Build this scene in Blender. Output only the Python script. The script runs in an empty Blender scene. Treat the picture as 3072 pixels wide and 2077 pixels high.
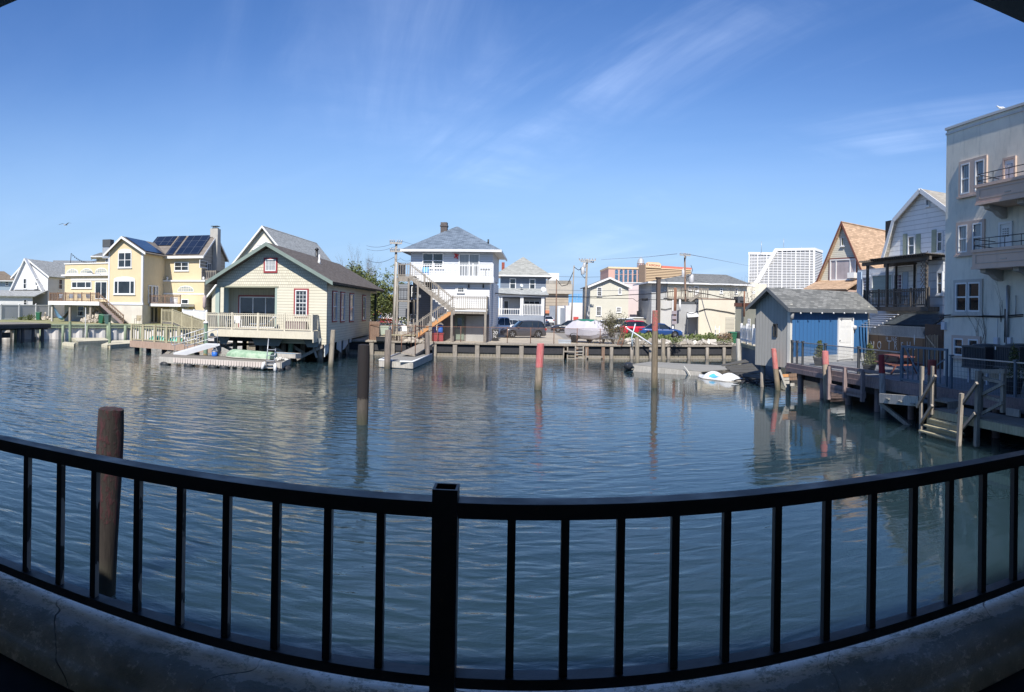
import bpy, math, random
from mathutils import Vector, Matrix, noise as mnoise
sin, cos, pi, rad = math.sin, math.cos, math.pi, math.radians
random.seed(7)
sc = bpy.context.scene
COL = sc.collection
# ---------------------------------------------------------------- camera (a phone panorama: cylindrical, 90 degrees across)
H = 4.0            # eye height above the water
RS = 3072 / (pi / 2)
HY = 925           # row of the horizon in the middle of the photograph
ROLL = 0.0166
cam = bpy.data.cameras.new("camera")
camo = bpy.data.objects.new("camera", cam)
COL.objects.link(camo)
sc.camera = camo
cam.type = 'PANO'
cam.panorama_type = 'CENTRAL_CYLINDRICAL'
cam.central_cylindrical_range_u_min = -pi / 4
cam.central_cylindrical_range_u_max = pi / 4
cam.central_cylindrical_range_v_max = HY / RS
cam.central_cylindrical_range_v_min = -(2077 - HY) / RS
cam.central_cylindrical_radius = 1.0
cam.clip_start = 0.05
cam.clip_end = 9000
camo.matrix_world = Matrix.Translation((0, 0, H)) @ Matrix.Rotation(-ROLL, 4, 'Y') @ Matrix.Rotation(pi / 2, 4, 'X')
# ---------------------------------------------------------------- sun, sky, exposure
SUN_EL, SUN_B = rad(47), rad(-5.0)      # the sun stands behind the camera, a little to the left
sd = Vector((sin(SUN_B) * cos(SUN_EL), -cos(SUN_B) * cos(SUN_EL), sin(SUN_EL)))
sl = bpy.data.lights.new("sun", 'SUN')
sl.energy = 4.15
sl.angle = rad(0.5)
sl.color = (1.0, 0.955, 0.88)
so = bpy.data.objects.new("sun", sl)
COL.objects.link(so)
so.rotation_euler = (-sd).to_track_quat('-Z', 'Y').to_euler()
so.location = (0, -20, 60)
wo = bpy.data.worlds.new("World")
sc.world = wo
wo.use_nodes = True
wt = wo.node_tree
wn, wl = wt.nodes, wt.links
bg = wn['Background']
bg.inputs[1].default_value = 0.130
sky = wn.new('ShaderNodeTexSky')
sky.sky_type = 'NISHITA'
sky.sun_disc = False
sky.sun_elevation = SUN_EL
sky.sun_rotation = pi - SUN_B
sky.air_density = 1.0
sky.dust_density = 0.0
sky.ozone_density = 2.6
def wnode(t, **k):
 n = wn.new(t)
 for a, b in k.items():
  if a[0] == 'i' and a[1:].isdigit():
   n.inputs[int(a[1:])].default_value = b
  else:
   setattr(n, a, b)
 return n
tc = wnode('ShaderNodeTexCoord')
sep = wnode('ShaderNodeSeparateXYZ')
wl.new(tc.outputs['Generated'], sep.inputs[0])
zz = wnode('ShaderNodeMath', operation='ADD', i1=0.16)
wl.new(sep.outputs[2], zz.inputs[0])
dx = wnode('ShaderNodeMath', operation='DIVIDE')
dy = wnode('ShaderNodeMath', operation='DIVIDE')
wl.new(sep.outputs[0], dx.inputs[0]); wl.new(zz.outputs[0], dx.inputs[1])
wl.new(sep.outputs[1], dy.inputs[0]); wl.new(zz.outputs[0], dy.inputs[1])
cmb = wnode('ShaderNodeCombineXYZ')
wl.new(dx.outputs[0], cmb.inputs[0]); wl.new(dy.outputs[0], cmb.inputs[1])
def cloud(rot, scl, nscale, lo, hi, dist, loc=(0, 0, 0)):
 mp = wnode('ShaderNodeMapping', vector_type='TEXTURE')
 mp.inputs['Rotation'].default_value = (0, 0, rad(rot))
 mp.inputs['Scale'].default_value = scl
 mp.inputs['Location'].default_value = loc
 wl.new(cmb.outputs[0], mp.inputs[0])
 nz = wnode('ShaderNodeTexNoise')
 nz.inputs['Scale'].default_value = nscale
 nz.inputs['Detail'].default_value = 7
 nz.inputs['Roughness'].default_value = 0.58
 nz.inputs['Distortion'].default_value = dist
 wl.new(mp.outputs[0], nz.inputs[0])
 mr = wnode('ShaderNodeMapRange')
 mr.inputs[1].default_value = lo
 mr.inputs[2].default_value = hi
 mr.interpolation_type = 'SMOOTHSTEP'
 wl.new(nz.outputs[0], mr.inputs[0])
 return mr
c1 = cloud(-62, (3.2, .62, 1), 1.0, 0.44, 0.82, 0.7, (6.6, 1.2, 0))
c2 = cloud(20, (2, .9, 1), 0.7, 0.42, 0.66, 0.4, (7.3, 2.0, 0))
cm = wnode('ShaderNodeMath', operation='MULTIPLY')
sm = wnode('ShaderNodeMapRange', interpolation_type='SMOOTHSTEP'); sm.inputs[1].default_value = -.5; sm.inputs[2].default_value = .05; sm.inputs[3].default_value = .12
wl.new(sep.outputs[0], sm.inputs[0])
cs2 = wnode('ShaderNodeMath', operation='MULTIPLY')
wl.new(c1.outputs[0], cs2.inputs[0]); wl.new(sm.outputs[0], cs2.inputs[1])
wl.new(cs2.outputs[0], cm.inputs[0]); wl.new(c2.outputs[0], cm.inputs[1])
vh = wnode('ShaderNodeMapRange'); vh.inputs[1].default_value = 0.0; vh.inputs[2].default_value = 0.5
vh.inputs[3].default_value = 0.10; vh.inputs[4].default_value = 0.0
wl.new(sep.outputs[2], vh.inputs[0])
c3 = cloud(-20, (2.5, .9, 1), 0.9, 0.25, 0.85, 0.5, (1.0, 5.0, 0))
vm = wnode('ShaderNodeMath', operation='MULTIPLY')
wl.new(vh.outputs[0], vm.inputs[0]); wl.new(c3.outputs[0], vm.inputs[1])
ad = wnode('ShaderNodeMath', operation='MULTIPLY_ADD', i1=0.33)
wl.new(cm.outputs[0], ad.inputs[0]); wl.new(vm.outputs[0], ad.inputs[2])
hs = wnode('ShaderNodeHueSaturation')
hs.inputs['Saturation'].default_value = 1.26
hs.inputs['Value'].default_value = .74
hs.inputs['Hue'].default_value = 0.512
wl.new(sky.outputs[0], hs.inputs['Color'])
mx = wnode('ShaderNodeMix', data_type='RGBA')
wl.new(ad.outputs[0], mx.inputs[0])
mx.inputs[7].default_value = (5.6, 6.6, 8.6, 1)
hz = wnode('ShaderNodeMapRange', interpolation_type='SMOOTHSTEP'); hz.inputs[1].default_value = -.02; hz.inputs[2].default_value = .37
hz.inputs[3].default_value = .95; hz.inputs[4].default_value = .0
wl.new(sep.outputs[2], hz.inputs[0])
m0 = wnode('ShaderNodeMix', data_type='RGBA')
wl.new(hz.outputs[0], m0.inputs[0]); wl.new(hs.outputs[0], m0.inputs[6]); m0.inputs[7].default_value = (1.55, 2.55, 4.2, 1)
wl.new(m0.outputs[2], mx.inputs[6])
wl.new(mx.outputs[2], bg.inputs[0])
vs = sc.view_settings
vs.view_transform = 'Standard'
vs.look = 'None'
vs.exposure = 0.70
vs.gamma = 1.0
vs.use_curve_mapping = False
sc.cycles.max_bounces = 6
sc.cycles.diffuse_bounces = 3
sc.cycles.glossy_bounces = 3
sc.cycles.transmission_bounces = 4
sc.cycles.transparent_max_bounces = 6
sc.cycles.caustics_reflective = False
sc.cycles.caustics_refractive = False
sc.cycles.use_denoising = True
# ---------------------------------------------------------------- measuring: crop coordinates -> rays
VIEWS = dict(s=(0, 0, 1), D=(0, 0, 1.32186), L1=(0, 640, .29274), L2=(450, 620, .33098), M1=(1100, 640, .3055), M2=(1600, 720, .30554),
             R1=(2200, 540, .42017), R2=(2600, 280, .6743), F1=(0, 1150, .66093), F2=(1536, 1150, .66093),
             a=(340, 800, .16546), b=(460, 960, .22375), c=(1080, 860, .16553), d=(1620, 740, .21645),
             e=(1800, 740, .20654), f=(2290, 1020, .18503), g=(2640, 1000, .21643), h=(0, 900, .142))
CUR = VIEWS['s']
def V(n):
 global CUR
 CUR = VIEWS[n]
def ray(x, y):
 X = CUR[0] + CUR[2] * x
 Y = CUR[1] + CUR[2] * y
 a = (X - 1536) / RS
 t = (HY - Y) / RS
 return Vector((sin(a) * cos(ROLL) - t * sin(ROLL), cos(a), t * cos(ROLL) + sin(a) * sin(ROLL)))
def at(x, y, r):
 d = ray(x, y)
 return Vector((0, 0, H)) + d * (r / math.hypot(d.x, d.y))
def atz(x, y, z):
 d = ray(x, y)
 return Vector((0, 0, H)) + d * ((z - H) / d.z)
def aty(x, y, Y):
 d = ray(x, y)
 return Vector((0, 0, H)) + d * (Y / d.y)
class Fac:
 """a vertical plane seen from the water: u runs left to right, v towards the viewer, z up"""
 def __init__(s, p0, p1):
  s.o = Vector((p0[0], p0[1]))
  q = Vector((p1[0], p1[1]))
  s.L = (q - s.o).length
  s.d = (q - s.o).normalized()
  s.n = Vector((s.d.y, -s.d.x))
 def W(s, u, v, z):
  p = s.o + s.d * u + s.n * v
  return Vector((p.x, p.y, z))
 def hit(s, x, y, v=0):
  d = ray(x, y)
  o = s.o + s.n * v
  k = o.dot(s.n) / (d.x * s.n.x + d.y * s.n.y)
  p = Vector((d.x * k, d.y * k))
  return ((p - o).dot(s.d), H + d.z * k)
 def rect(s, x0, y0, x1, y1, v=0):
  ym, xm = (y0 + y1) / 2, (x0 + x1) / 2
  return s.hit(x0, ym, v)[0], s.hit(x1, ym, v)[0], s.hit(xm, y1, v)[1], s.hit(xm, y0, v)[1]   # u0,u1,z0,z1
 def right(s, u=None, depth=1):
  """plane of the right-hand side wall, running away from the viewer at u"""
  u = s.L if u is None else u
  return Fac(s.W(u, 0, 0), s.W(u, -depth, 0))
 def left(s, u=0, depth=1):
  return Fac(s.W(u, -depth, 0), s.W(u, 0, 0))
def F2(x0, y0, r0, x1, y1, r1):
 return Fac(at(x0, y0, r0), at(x1, y1, r1))
# ---------------------------------------------------------------- mesh building
class MB:
 def __init__(s):
  s.v, s.f, s.m, s.sm = [], [], [], []
 def quad(s, *p, m=0):
  i = len(s.v)
  s.v += [tuple(q) for q in p]
  s.f.append(tuple(range(i, i + len(p)))); s.m.append(m); s.sm.append(False)
 def hexa(s, b, t, m=0):
  """b, t: four points each, both counter-clockwise from above"""
  i = len(s.v)
  n = len(b)
  s.v += [tuple(q) for q in b] + [tuple(q) for q in t]
  fs = [tuple(i + n - 1 - k for k in range(n)), tuple(i + n + k for k in range(n))]
  fs += [(i + k, i + (k + 1) % n, i + n + (k + 1) % n, i + n + k) for k in range(n)]
  s.f += fs; s.m += [m] * len(fs); s.sm += [False] * len(fs)
  return s
 def wbox(s, x0, x1, y0, y1, z0, z1, m=0):
  return s.hexa([(x0, y0, z0), (x1, y0, z0), (x1, y1, z0), (x0, y1, z0)], [(x0, y0, z1), (x1, y0, z1), (x1, y1, z1), (x0, y1, z1)], m)
 def box(s, F, u0, u1, v0, v1, z0, z1, m=0):
  """in a facade's frame; v0 < v1, v1 nearer the viewer"""
  W = F.W
  return s.hexa([W(u0, v1, z0), W(u1, v1, z0), W(u1, v0, z0), W(u0, v0, z0)], [W(u0, v1, z1), W(u1, v1, z1), W(u1, v0, z1), W(u0, v0, z1)], m)
 def prism(s, F, pts, v0, v1, m=0):
  """outline (u, z) given counter-clockwise as seen by the viewer, extruded v0..v1"""
  i = len(s.v); n = len(pts)
  s.v += [tuple(F.W(u, v1, z)) for u, z in pts] + [tuple(F.W(u, v0, z)) for u, z in pts]
  fs = [tuple(i + k for k in range(n)), tuple(i + 2 * n - 1 - k for k in range(n))]
  fs += [(i + k, i + n + k, i + n + (k + 1) % n, i + (k + 1) % n) for k in range(n)]
  s.f += fs; s.m += [m] * len(fs); s.sm += [False] * len(fs)
  return s
 def beam(s, p, q, w, h, m=0, up=None):
  """a bar from p to q, w wide across, h high"""
  p, q = Vector(p), Vector(q)
  d = (q - p)
  if d.length < 1e-6: return s
  d.normalize()
  up = Vector(up) if up else (Vector((0, 0, 1)) if abs(d.z) < .95 else Vector((0, 1, 0)))
  sx = d.cross(up).normalized() * (w / 2)
  sz = sx.cross(d).normalized() * (h / 2)
  return s.hexa([p - sx - sz, p + sx - sz, q + sx - sz, q - sx - sz], [p - sx + sz, p + sx + sz, q + sx + sz, q - sx + sz], m)
 def slab(s, p, t, m=0):
  """a sheet through the points p (counter-clockwise from above), t thick, downwards along its normal"""
  p = [Vector(a) for a in p]
  n = (p[1] - p[0]).cross(p[2] - p[0]).normalized()
  if n.z < 0: n = -n
  return s.hexa([a - n * t for a in p], p, m)
 def tube(s, pts, r, n=6, m=0, cap=True, smooth=True):
  pts = [Vector(p) for p in pts]
  rs = r if isinstance(r, (list, tuple)) else [r] * len(pts)
  base = len(s.v)
  prev = None
  for k, p in enumerate(pts):
   d = (pts[min(k + 1, len(pts) - 1)] - pts[max(k - 1, 0)]).normalized()
   if prev is None:
    a = d.cross(Vector((0, 0, 1)))
    if a.length < .1: a = d.cross(Vector((0, 1, 0)))
   else:
    a = prev - d * prev.dot(d)
   a.normalize(); prev = a
   b = d.cross(a)
   for j in range(n):
    t = 2 * pi * j / n
    s.v.append(tuple(p + (a * cos(t) + b * sin(t)) * rs[k]))
  for k in range(len(pts) - 1):
   for j in range(n):
    s.f.append((base + k * n + j, base + k * n + (j + 1) % n, base + (k + 1) * n + (j + 1) % n, base + (k + 1) * n + j))
    s.m.append(m); s.sm.append(smooth)
  if cap:
   s.f.append(tuple(base + n - 1 - j for j in range(n))); s.m.append(m); s.sm.append(False)
   e = base + (len(pts) - 1) * n
   s.f.append(tuple(e + j for j in range(n))); s.m.append(m); s.sm.append(False)
  return s
 def lathe(s, c, prof, n=16, m=0, smooth=True, axis=None):
  """profile of (radius, height) turned about a vertical line through c"""
  base = len(s.v)
  c = Vector(c)
  for r, z in prof:
   for j in range(n):
    t = 2 * pi * j / n
    q = Vector((r * cos(t), r * sin(t), z))
    if axis is not None: q = axis @ q
    s.v.append(tuple(c + q))
  for k in range(len(prof) - 1):
   for j in range(n):
    s.f.append((base + k * n + j, base + k * n + (j + 1) % n, base + (k + 1) * n + (j + 1) % n, base + (k + 1) * n + j))
    s.m.append(m); s.sm.append(smooth)
  for k, fl in ((0, 1), (len(prof) - 1, 0)):
   if prof[k][0] > 1e-4:
    idx = [base + k * n + j for j in range(n)]
    s.f.append(tuple(idx[::-1] if fl else idx)); s.m.append(m); s.sm.append(False)
  return s
 def grid(s, P, m=0, smooth=True, closed=False):
  """P[i][j] rows of points"""
  base = len(s.v); R_, C_ = len(P), len(P[0])
  for row in P: s.v += [tuple(p) for p in row]
  for i in range(R_ - 1):
   for j in range(C_ - (0 if closed else 1)):
    s.f.append((base + i * C_ + j, base + i * C_ + (j + 1) % C_, base + (i + 1) * C_ + (j + 1) % C_, base + (i + 1) * C_ + j))
    s.m.append(m); s.sm.append(smooth)
  return s
 def build(s, name, mats, parent=None, loc=None):
  """one mesh object; vertices were given in world space (or in the parent's own space when parent['local'])"""
  if not isinstance(mats, (list, tuple)): mats = [mats]
  me = bpy.data.meshes.new(name)
  off = Vector((0, 0, 0))
  if parent is not None and not parent.get('_local'):
   off = ORG[parent.name]
  if parent is None and loc is not None: off = Vector(loc)
  if parent is None and loc is None and s.v:
   off = Vector((sum(v[0] for v in s.v) / len(s.v), sum(v[1] for v in s.v) / len(s.v), min(v[2] for v in s.v)))
  me.from_pydata([(v[0] - off.x, v[1] - off.y, v[2] - off.z) for v in s.v], [], s.f)
  uv = me.uv_layers.new(name="uv")
  me.polygons.foreach_set('material_index', s.m)
  me.polygons.foreach_set('use_smooth', s.sm)
  data = [0.0] * (2 * len(me.loops))
  vs_ = s.v
  for f, p in zip(s.f, me.polygons):
   n = p.normal
   if abs(n.z) > .97:
    tx, ty = Vector((1, 0, 0)), Vector((0, 1, 0))
   else:
    tx = Vector((-n.y, n.x, 0)).normalized(); ty = n.cross(tx)
   for k, vi in enumerate(f):
    q = Vector(vs_[vi])
    data[2 * (p.loop_start + k)] = q.dot(tx)
    data[2 * (p.loop_start + k) + 1] = q.dot(ty)
  uv.data.foreach_set('uv', data)
  for m_ in mats: me.materials.append(m_)
  me.update()
  o = bpy.data.objects.new(name, me)
  COL.objects.link(o)
  if parent is not None:
   o.parent = parent
   ORG[o.name] = off
  else:
   o.location = off
   ORG[o.name] = off
  return o
ORG = {}
def tag(o, label=None, cat=None, group=None, kind=None):
 if label: o['label'] = label
 if cat: o['category'] = cat
 if group: o['group'] = group
 if kind: o['kind'] = kind
 return o
def thing(name, label, cat, loc, group=None, local=False, rz=0):
 o = bpy.data.objects.new(name, None)
 o.empty_display_size = .3
 COL.objects.link(o)
 o.location = loc
 o.rotation_euler = (0, 0, rz)
 if local: o['_local'] = 1
 ORG[o.name] = Vector(loc)
 return tag(o, label, cat, group)
def structure(mb, name, mat):
 return tag(mb.build(name, mat, loc=(0, 0, 0)), kind='structure')
def one(mb, name, mat, label, cat, group=None):
 return tag(mb.build(name, mat), label, cat, group)
def dup(root, loc, rz=0, label=None, group=None, scale=None):
 kids = {}
 for o in bpy.data.objects:
  if o.parent: kids.setdefault(o.parent.name, []).append(o)
 def cp(o, par):
  c = o.copy(); COL.objects.link(c)
  if par is not None: c.parent = par
  for ch in kids.get(o.name, []): cp(ch, c)
  return c
 r = cp(root, None)
 r.location = loc; r.rotation_euler = (0, 0, rz)
 if scale: r.scale = (scale,) * 3
 if label: r['label'] = label
 if group: r['group'] = group
 return r
# ---------------------------------------------------------------- materials
def lin(c):
 return tuple(c) + (1,)
class NT:
 def __init__(s, name):
  s.mat = bpy.data.materials.new(name); s.mat.use_nodes = True
  s.t = s.mat.node_tree; s.n = s.t.nodes; s.l = s.t.links
  s.b = s.n['Principled BSDF']
 def new(s, t, **k):
  n = s.n.new(t)
  for a, b in k.items():
   if a[0] == 'i' and a[1:].isdigit(): n.inputs[int(a[1:])].default_value = b
   else: setattr(n, a, b)
  return n
 def link(s, a, b): s.l.new(a, b)
 def math(s, op, a, b=None, c=None):
  n = s.new('ShaderNodeMath', operation=op)
  for i, q in enumerate((a, b, c)):
   if q is None: continue
   if isinstance(q, (int, float)): n.inputs[i].default_value = q
   else: s.link(q, n.inputs[i])
  return n.outputs[0]
 def noise(s, vec, scale, detail=4, rough=.55, dist=0):
  n = s.new('ShaderNodeTexNoise')
  n.inputs['Scale'].default_value = scale; n.inputs['Detail'].default_value = detail
  n.inputs['Roughness'].default_value = rough; n.inputs['Distortion'].default_value = dist
  s.link(vec, n.inputs[0]); return n.outputs[0]
 def mapr(s, v, a, b, c=0, d=1, smooth=False):
  n = s.new('ShaderNodeMapRange'); s.link(v, n.inputs[0])
  if smooth: n.interpolation_type = 'SMOOTHSTEP'
  for i, q in enumerate((a, b, c, d)): n.inputs[i + 1].default_value = q
  return n.outputs[0]
 def mapping(s, vec, scale=(1, 1, 1), rot=(0, 0, 0)):
  n = s.new('ShaderNodeMapping'); s.link(vec, n.inputs[0])
  n.inputs['Scale'].default_value = scale; n.inputs['Rotation'].default_value = rot
  return n.outputs[0]
 def mix(s, f, a, b):
  n = s.new('ShaderNodeMix', data_type='RGBA')
  for i, q in ((0, f), (6, a), (7, b)):
   if isinstance(q, (int, float)): n.inputs[i].default_value = q
   elif isinstance(q, tuple): n.inputs[i].default_value = q if len(q) == 4 else lin(q)
   else: s.link(q, n.inputs[i])
  return n.outputs[2]
 def bump(s, h, strength=.3, dist=.02, nrm=None):
  n = s.new('ShaderNodeBump'); n.inputs['Strength'].default_value = strength
  n.inputs['Distance'].default_value = dist; s.link(h, n.inputs['Height'])
  if nrm is not None: s.link(nrm, n.inputs['Normal'])
  return n.outputs[0]
def scl(c, k): return tuple(min(1, q * k) for q in c)
def mat(name, col, rough=.75, kind='plain', pitch=.15, var=.12, metal=0, dirt=.25, dirtcol=None, col2=None, size=(.3, .14), spec=.4, bmp=1.0):
 t = NT(name)
 b = t.b
 b.inputs['Roughness'].default_value = rough
 b.inputs['Metallic'].default_value = metal
 b.inputs['Specular IOR Level'].default_value = spec
 uv = t.new('ShaderNodeUVMap').outputs[0]
 geo = t.new('ShaderNodeNewGeometry')
 pos = geo.outputs['Position']
 sp = t.new('ShaderNodeSeparateXYZ'); t.link(uv, sp.inputs[0])
 U, Vv = sp.outputs[0], sp.outputs[1]
 big = t.noise(pos, .9, 5, .6)
 fine = t.noise(pos, 14, 3, .6)
 c = t.mix(t.mapr(big, .3, .7), scl(col, 1 - var), scl(col, 1 + var * .6))
 nrm = None
 dc = dirtcol or scl(col, .45)
 if kind in ('plain', 'stucco', 'concrete'):
  if dirt:
   st = t.noise(t.mapping(uv, (2.2, .35, 1)), 1.6, 6, .7)
   c = t.mix(t.mapr(st, .52, .8, 0, dirt), c, dc)
  hgt = t.noise(pos, 60 if kind == 'stucco' else 25, 4, .7)
  nrm = t.bump(hgt, .35 * bmp, .012 if kind != 'plain' else .004)
  if kind == 'concrete':
   sk = t.noise(pos, 45, 5, .75)
   c = t.mix(t.mapr(sk, .5, .62, 0, .45), c, dc)
 elif kind == 'siding':
  fr = t.math('FRACT', t.math('DIVIDE', Vv, pitch))
  if dirt:
   st = t.noise(t.mapping(uv, (1.5, .5, 1)), 1.3, 5, .7)
   c = t.mix(t.mapr(st, .5, .85, 0, dirt), c, dc)
  rowi = t.math('FLOOR', t.math('DIVIDE', Vv, pitch))
  wn_ = t.new('ShaderNodeTexWhiteNoise', noise_dimensions='1D'); t.link(rowi, wn_.inputs['W'])
  c = t.mix(t.mapr(wn_.outputs[0], 0, 1, 0, .16), c, scl(col, .75))
  lap_shade = t.mapr(fr, .02, .16, 1, 0)                      # shadow line under each lap, painted into the colour
  c = t.mix(t.math('MULTIPLY', lap_shade, .7), c, scl(dc, .6))
  hh = t.math('SUBTRACT', 1.0, fr)
  nrm = t.bump(hh, .9 * bmp, .018)
 elif kind == 'shake':
  br = t.new('ShaderNodeTexBrick')
  t.link(uv, br.inputs[0])
  br.inputs['Scale'].default_value = 1
  br.inputs['Brick Width'].default_value = size[0]; br.inputs['Row Height'].default_value = size[1]
  br.inputs['Mortar Size'].default_value = .012; br.inputs['Mortar Smooth'].default_value = .3
  br.inputs['Color1'].default_value = lin(scl(col, .88)); br.inputs['Color2'].default_value = lin(scl(col, 1.06))
  br.inputs['Mortar'].default_value = lin(scl(dc, .8)); br.inputs['Bias'].default_value = 0
  c = t.mix(.75, c, br.outputs[0])
  fr = t.math('FRACT', t.math('DIVIDE', Vv, size[1]))
  lap_shade = t.mapr(fr, .02, .16, 1, 0)  # painted shade below each course of shakes
  c = t.mix(t.math('MULTIPLY', lap_shade, .75), c, scl(dc, .6))
  nrm = t.bump(t.math('SUBTRACT', 1.0, fr), .9 * bmp, .02)
 elif kind == 'roof':
  br = t.new('ShaderNodeTexBrick')
  t.link(uv, br.inputs[0])
  br.inputs['Scale'].default_value = 1
  br.inputs['Brick Width'].default_value = size[0]; br.inputs['Row Height'].default_value = size[1]
  br.inputs['Mortar Size'].default_value = .014; br.inputs['Mortar Smooth'].default_value = .2
  br.inputs['Color1'].default_value = lin(scl(col, .62)); br.inputs['Color2'].default_value = lin(scl(col2 or col, 1.3))
  br.inputs['Mortar'].default_value = lin(scl(col, .5))
  gr = t.noise(pos, 30, 2, .6)
  c = t.mix(.72, c, br.outputs[0])
  c = t.mix(t.mapr(gr, .35, .7, 0, .35), c, scl(col, .6))
  st = t.noise(t.mapping(uv, (2.5, .25, 1)), 1.0, 5, .7)
  c = t.mix(t.mapr(st, .5, .8, 0, .3), c, scl(col, .55))
  fr = t.math('FRACT', t.math('DIVIDE', Vv, size[1]))
  nrm = t.bump(t.math('SUBTRACT', 1.0, fr), .8, .015)
 elif kind in ('board', 'plank', 'lap'):
  A = U if kind == 'board' else Vv
  B = Vv if kind == 'board' else U
  q = t.math('DIVIDE', A, pitch)
  fr = t.math('FRACT', q); idx = t.math('FLOOR', q)
  wn_ = t.new('ShaderNodeTexWhiteNoise', noise_dimensions='1D'); t.link(idx, wn_.inputs['W'])
  c = t.mix(t.mapr(wn_.outputs[0], 0, 1, 0, .6 * var * 4 if var < .25 else .6), scl(col, .72), c)
  cb = t.new('ShaderNodeCombineXYZ'); t.link(t.math('MULTIPLY', A, 14.0), cb.inputs[0]); t.link(t.math('MULTIPLY', B, 1.1), cb.inputs[1]); t.link(idx, cb.inputs[2])
  g = t.noise(cb.outputs[0], 1.6, 5, .65)
  c = t.mix(t.mapr(g, .4, .75, 0, max(dirt, .15)), c, dc)
  edge = t.math('MINIMUM', fr, t.math('SUBTRACT', 1.0, fr))
  gp = t.mapr(edge, 0, .05, 1, 0)
  c = t.mix(t.math('MULTIPLY', gp, .8), c, scl(dc, .4))
  nrm = t.bump(t.mapr(edge, 0, .07, 0, 1), .7 * bmp, .02)
 elif kind == 'wood':
  cb = t.mapping(pos, (7, 7, .9))
  g = t.noise(cb, 2.4, 6, .7, .4)
  c = t.mix(t.mapr(g, .38, .72, 0, .75), c, dc)
  g2 = t.noise(pos, 9, 4, .6)
  c = t.mix(t.mapr(g2, .55, .8, 0, .4), c, scl(col, 1.25))
  nrm = t.bump(g, .5 * bmp, .012)
 elif kind == 'leaf':
  oi = t.new('ShaderNodeNewGeometry')
  rnd = oi.outputs['Random Per Island']
  c = t.mix(rnd, scl(col, .6), col2 or scl(col, 1.5))
  c = t.mix(t.mapr(big, .4, .65, 0, .4), c, scl(col, .7))
  b.inputs['Subsurface Weight'].default_value = 0
  nrm = None
 elif kind == 'paint':                                   # car or metal paint
  b.inputs['Coat Weight'].default_value = .6
  b.inputs['Coat Roughness'].default_value = .06
  c = t.mix(t.mapr(fine, .3, .7), scl(col, .94), scl(col, 1.04))
 t.link(c, b.inputs['Base Color']) if not isinstance(c, tuple) else None
 if nrm is not None: t.link(nrm, b.inputs['Normal'])
 if kind in ('plain', 'wood', 'siding'):
  t.link(t.mapr(fine, .2, .8, max(0, rough - .12), min(1, rough + .12)), b.inputs['Roughness'])
 return t.mat
def glass(name, col=(.02, .025, .03), rough=.04, curtain=None):
 t = NT(name); b = t.b
 b.inputs['Roughness'].default_value = rough
 b.inputs['Specular IOR Level'].default_value = .8
 pos = t.new('ShaderNodeNewGeometry').outputs['Position']
 nz = t.noise(pos, .8, 2, .5)
 c = t.mix(t.mapr(nz, .35, .65), scl(col, .6), scl(col, 1.8))
 if curtain:
  uv = t.new('ShaderNodeUVMap').outputs[0]
  sp = t.new('ShaderNodeSeparateXYZ'); t.link(uv, sp.inputs[0])
  f = t.math('SINE', t.math('MULTIPLY', sp.outputs[0], 50.0))
  c = t.mix(t.mapr(f, -1, 1, .35, .8), c, curtain)
 t.link(c, b.inputs['Base Color'])
 t.link(t.bump(t.noise(pos, 1.5, 2), .15, .02), b.inputs['Normal'])
 return t.mat
# ================================================================ materials
WHITE = mat('white_paint', (.72, .72, .71), .55, 'plain', var=.04, dirt=.12)
WSIDE = mat('white_siding', (.70, .70, .70), .55, 'siding', pitch=.18, var=.04, dirt=.15, dirtcol=(.3, .3, .3))
CREAMSIDE = mat('cream_siding', (.60, .57, .47), .6, 'siding', pitch=.14, var=.04, dirt=.08)
YELLOW = mat('yellow_stucco', (.64, .52, .33), .85, 'stucco', var=.06, dirt=.2, dirtcol=(.42, .30, .15))
TRIMG = mat('trim_grey', (.62, .63, .66), .6, 'plain', var=.04)
CONC = mat('concrete', (.42, .40, .36), .9, 'plain', var=.15, dirt=.5, dirtcol=(.2, .19, .17))
SHAKE = mat('cream_shakes', (.61, .57, .45), .75, 'shake', size=(.16, .2), var=.06, dirtcol=(.36, .31, .22))
LAPC = mat('cream_laps', (.61, .57, .45), .75, 'siding', pitch=.2, var=.05, dirt=.15, dirtcol=(.36, .31, .22))
ROOFB = mat('brown_shingles', (.115, .095, .08), .95, 'roof', size=(.33, .14), col2=(.14, .12, .105))
ROOFG = mat('grey_shingles', (.24, .25, .25), .95, 'roof', size=(.4, .16), col2=(.28, .29, .29))
ROOFL = mat('pale_shingles', (.36, .37, .36), .95, 'roof', size=(.4, .16))
ROOFS = mat('slate_blue_shingles', (.13, .17, .22), .95, 'roof', size=(.4, .16), col2=(.19, .23, .28))
ROOFT = mat('tan_shingles', (.50, .34, .22), .95, 'roof', size=(.4, .16), col2=(.48, .33, .22))
ROOFD = mat('charcoal_shingles', (.045, .055, .06), .95, 'roof', size=(.35, .15))
ROOFM = mat('weathered_shingles', (.16, .165, .16), .95, 'roof', size=(.34, .15), col2=(.22, .22, .21))
WOODG = mat('weathered_wood', (.34, .30, .25), .9, 'wood', dirtcol=(.11, .095, .08))
WOODP = mat('pale_grey_wood', (.50, .47, .42), .9, 'wood', dirtcol=(.22, .2, .17))
WOODB = mat('brown_wood', (.26, .17, .12), .85, 'wood', dirtcol=(.09, .06, .045))
WOODD = mat('dark_tarred_wood', (.045, .045, .05), .85, 'wood', dirtcol=(.015, .015, .018))
WOODN = mat('fresh_lumber', (.62, .31, .13), .8, 'wood', dirtcol=(.42, .2, .08))
WOODC = mat('cream_painted_wood', (.64, .585, .46), .7, 'wood', dirtcol=(.5, .44, .33))
WOODM = mat('mauve_stained_wood', (.30, .23, .22), .85, 'wood', dirtcol=(.12, .09, .085))
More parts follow.
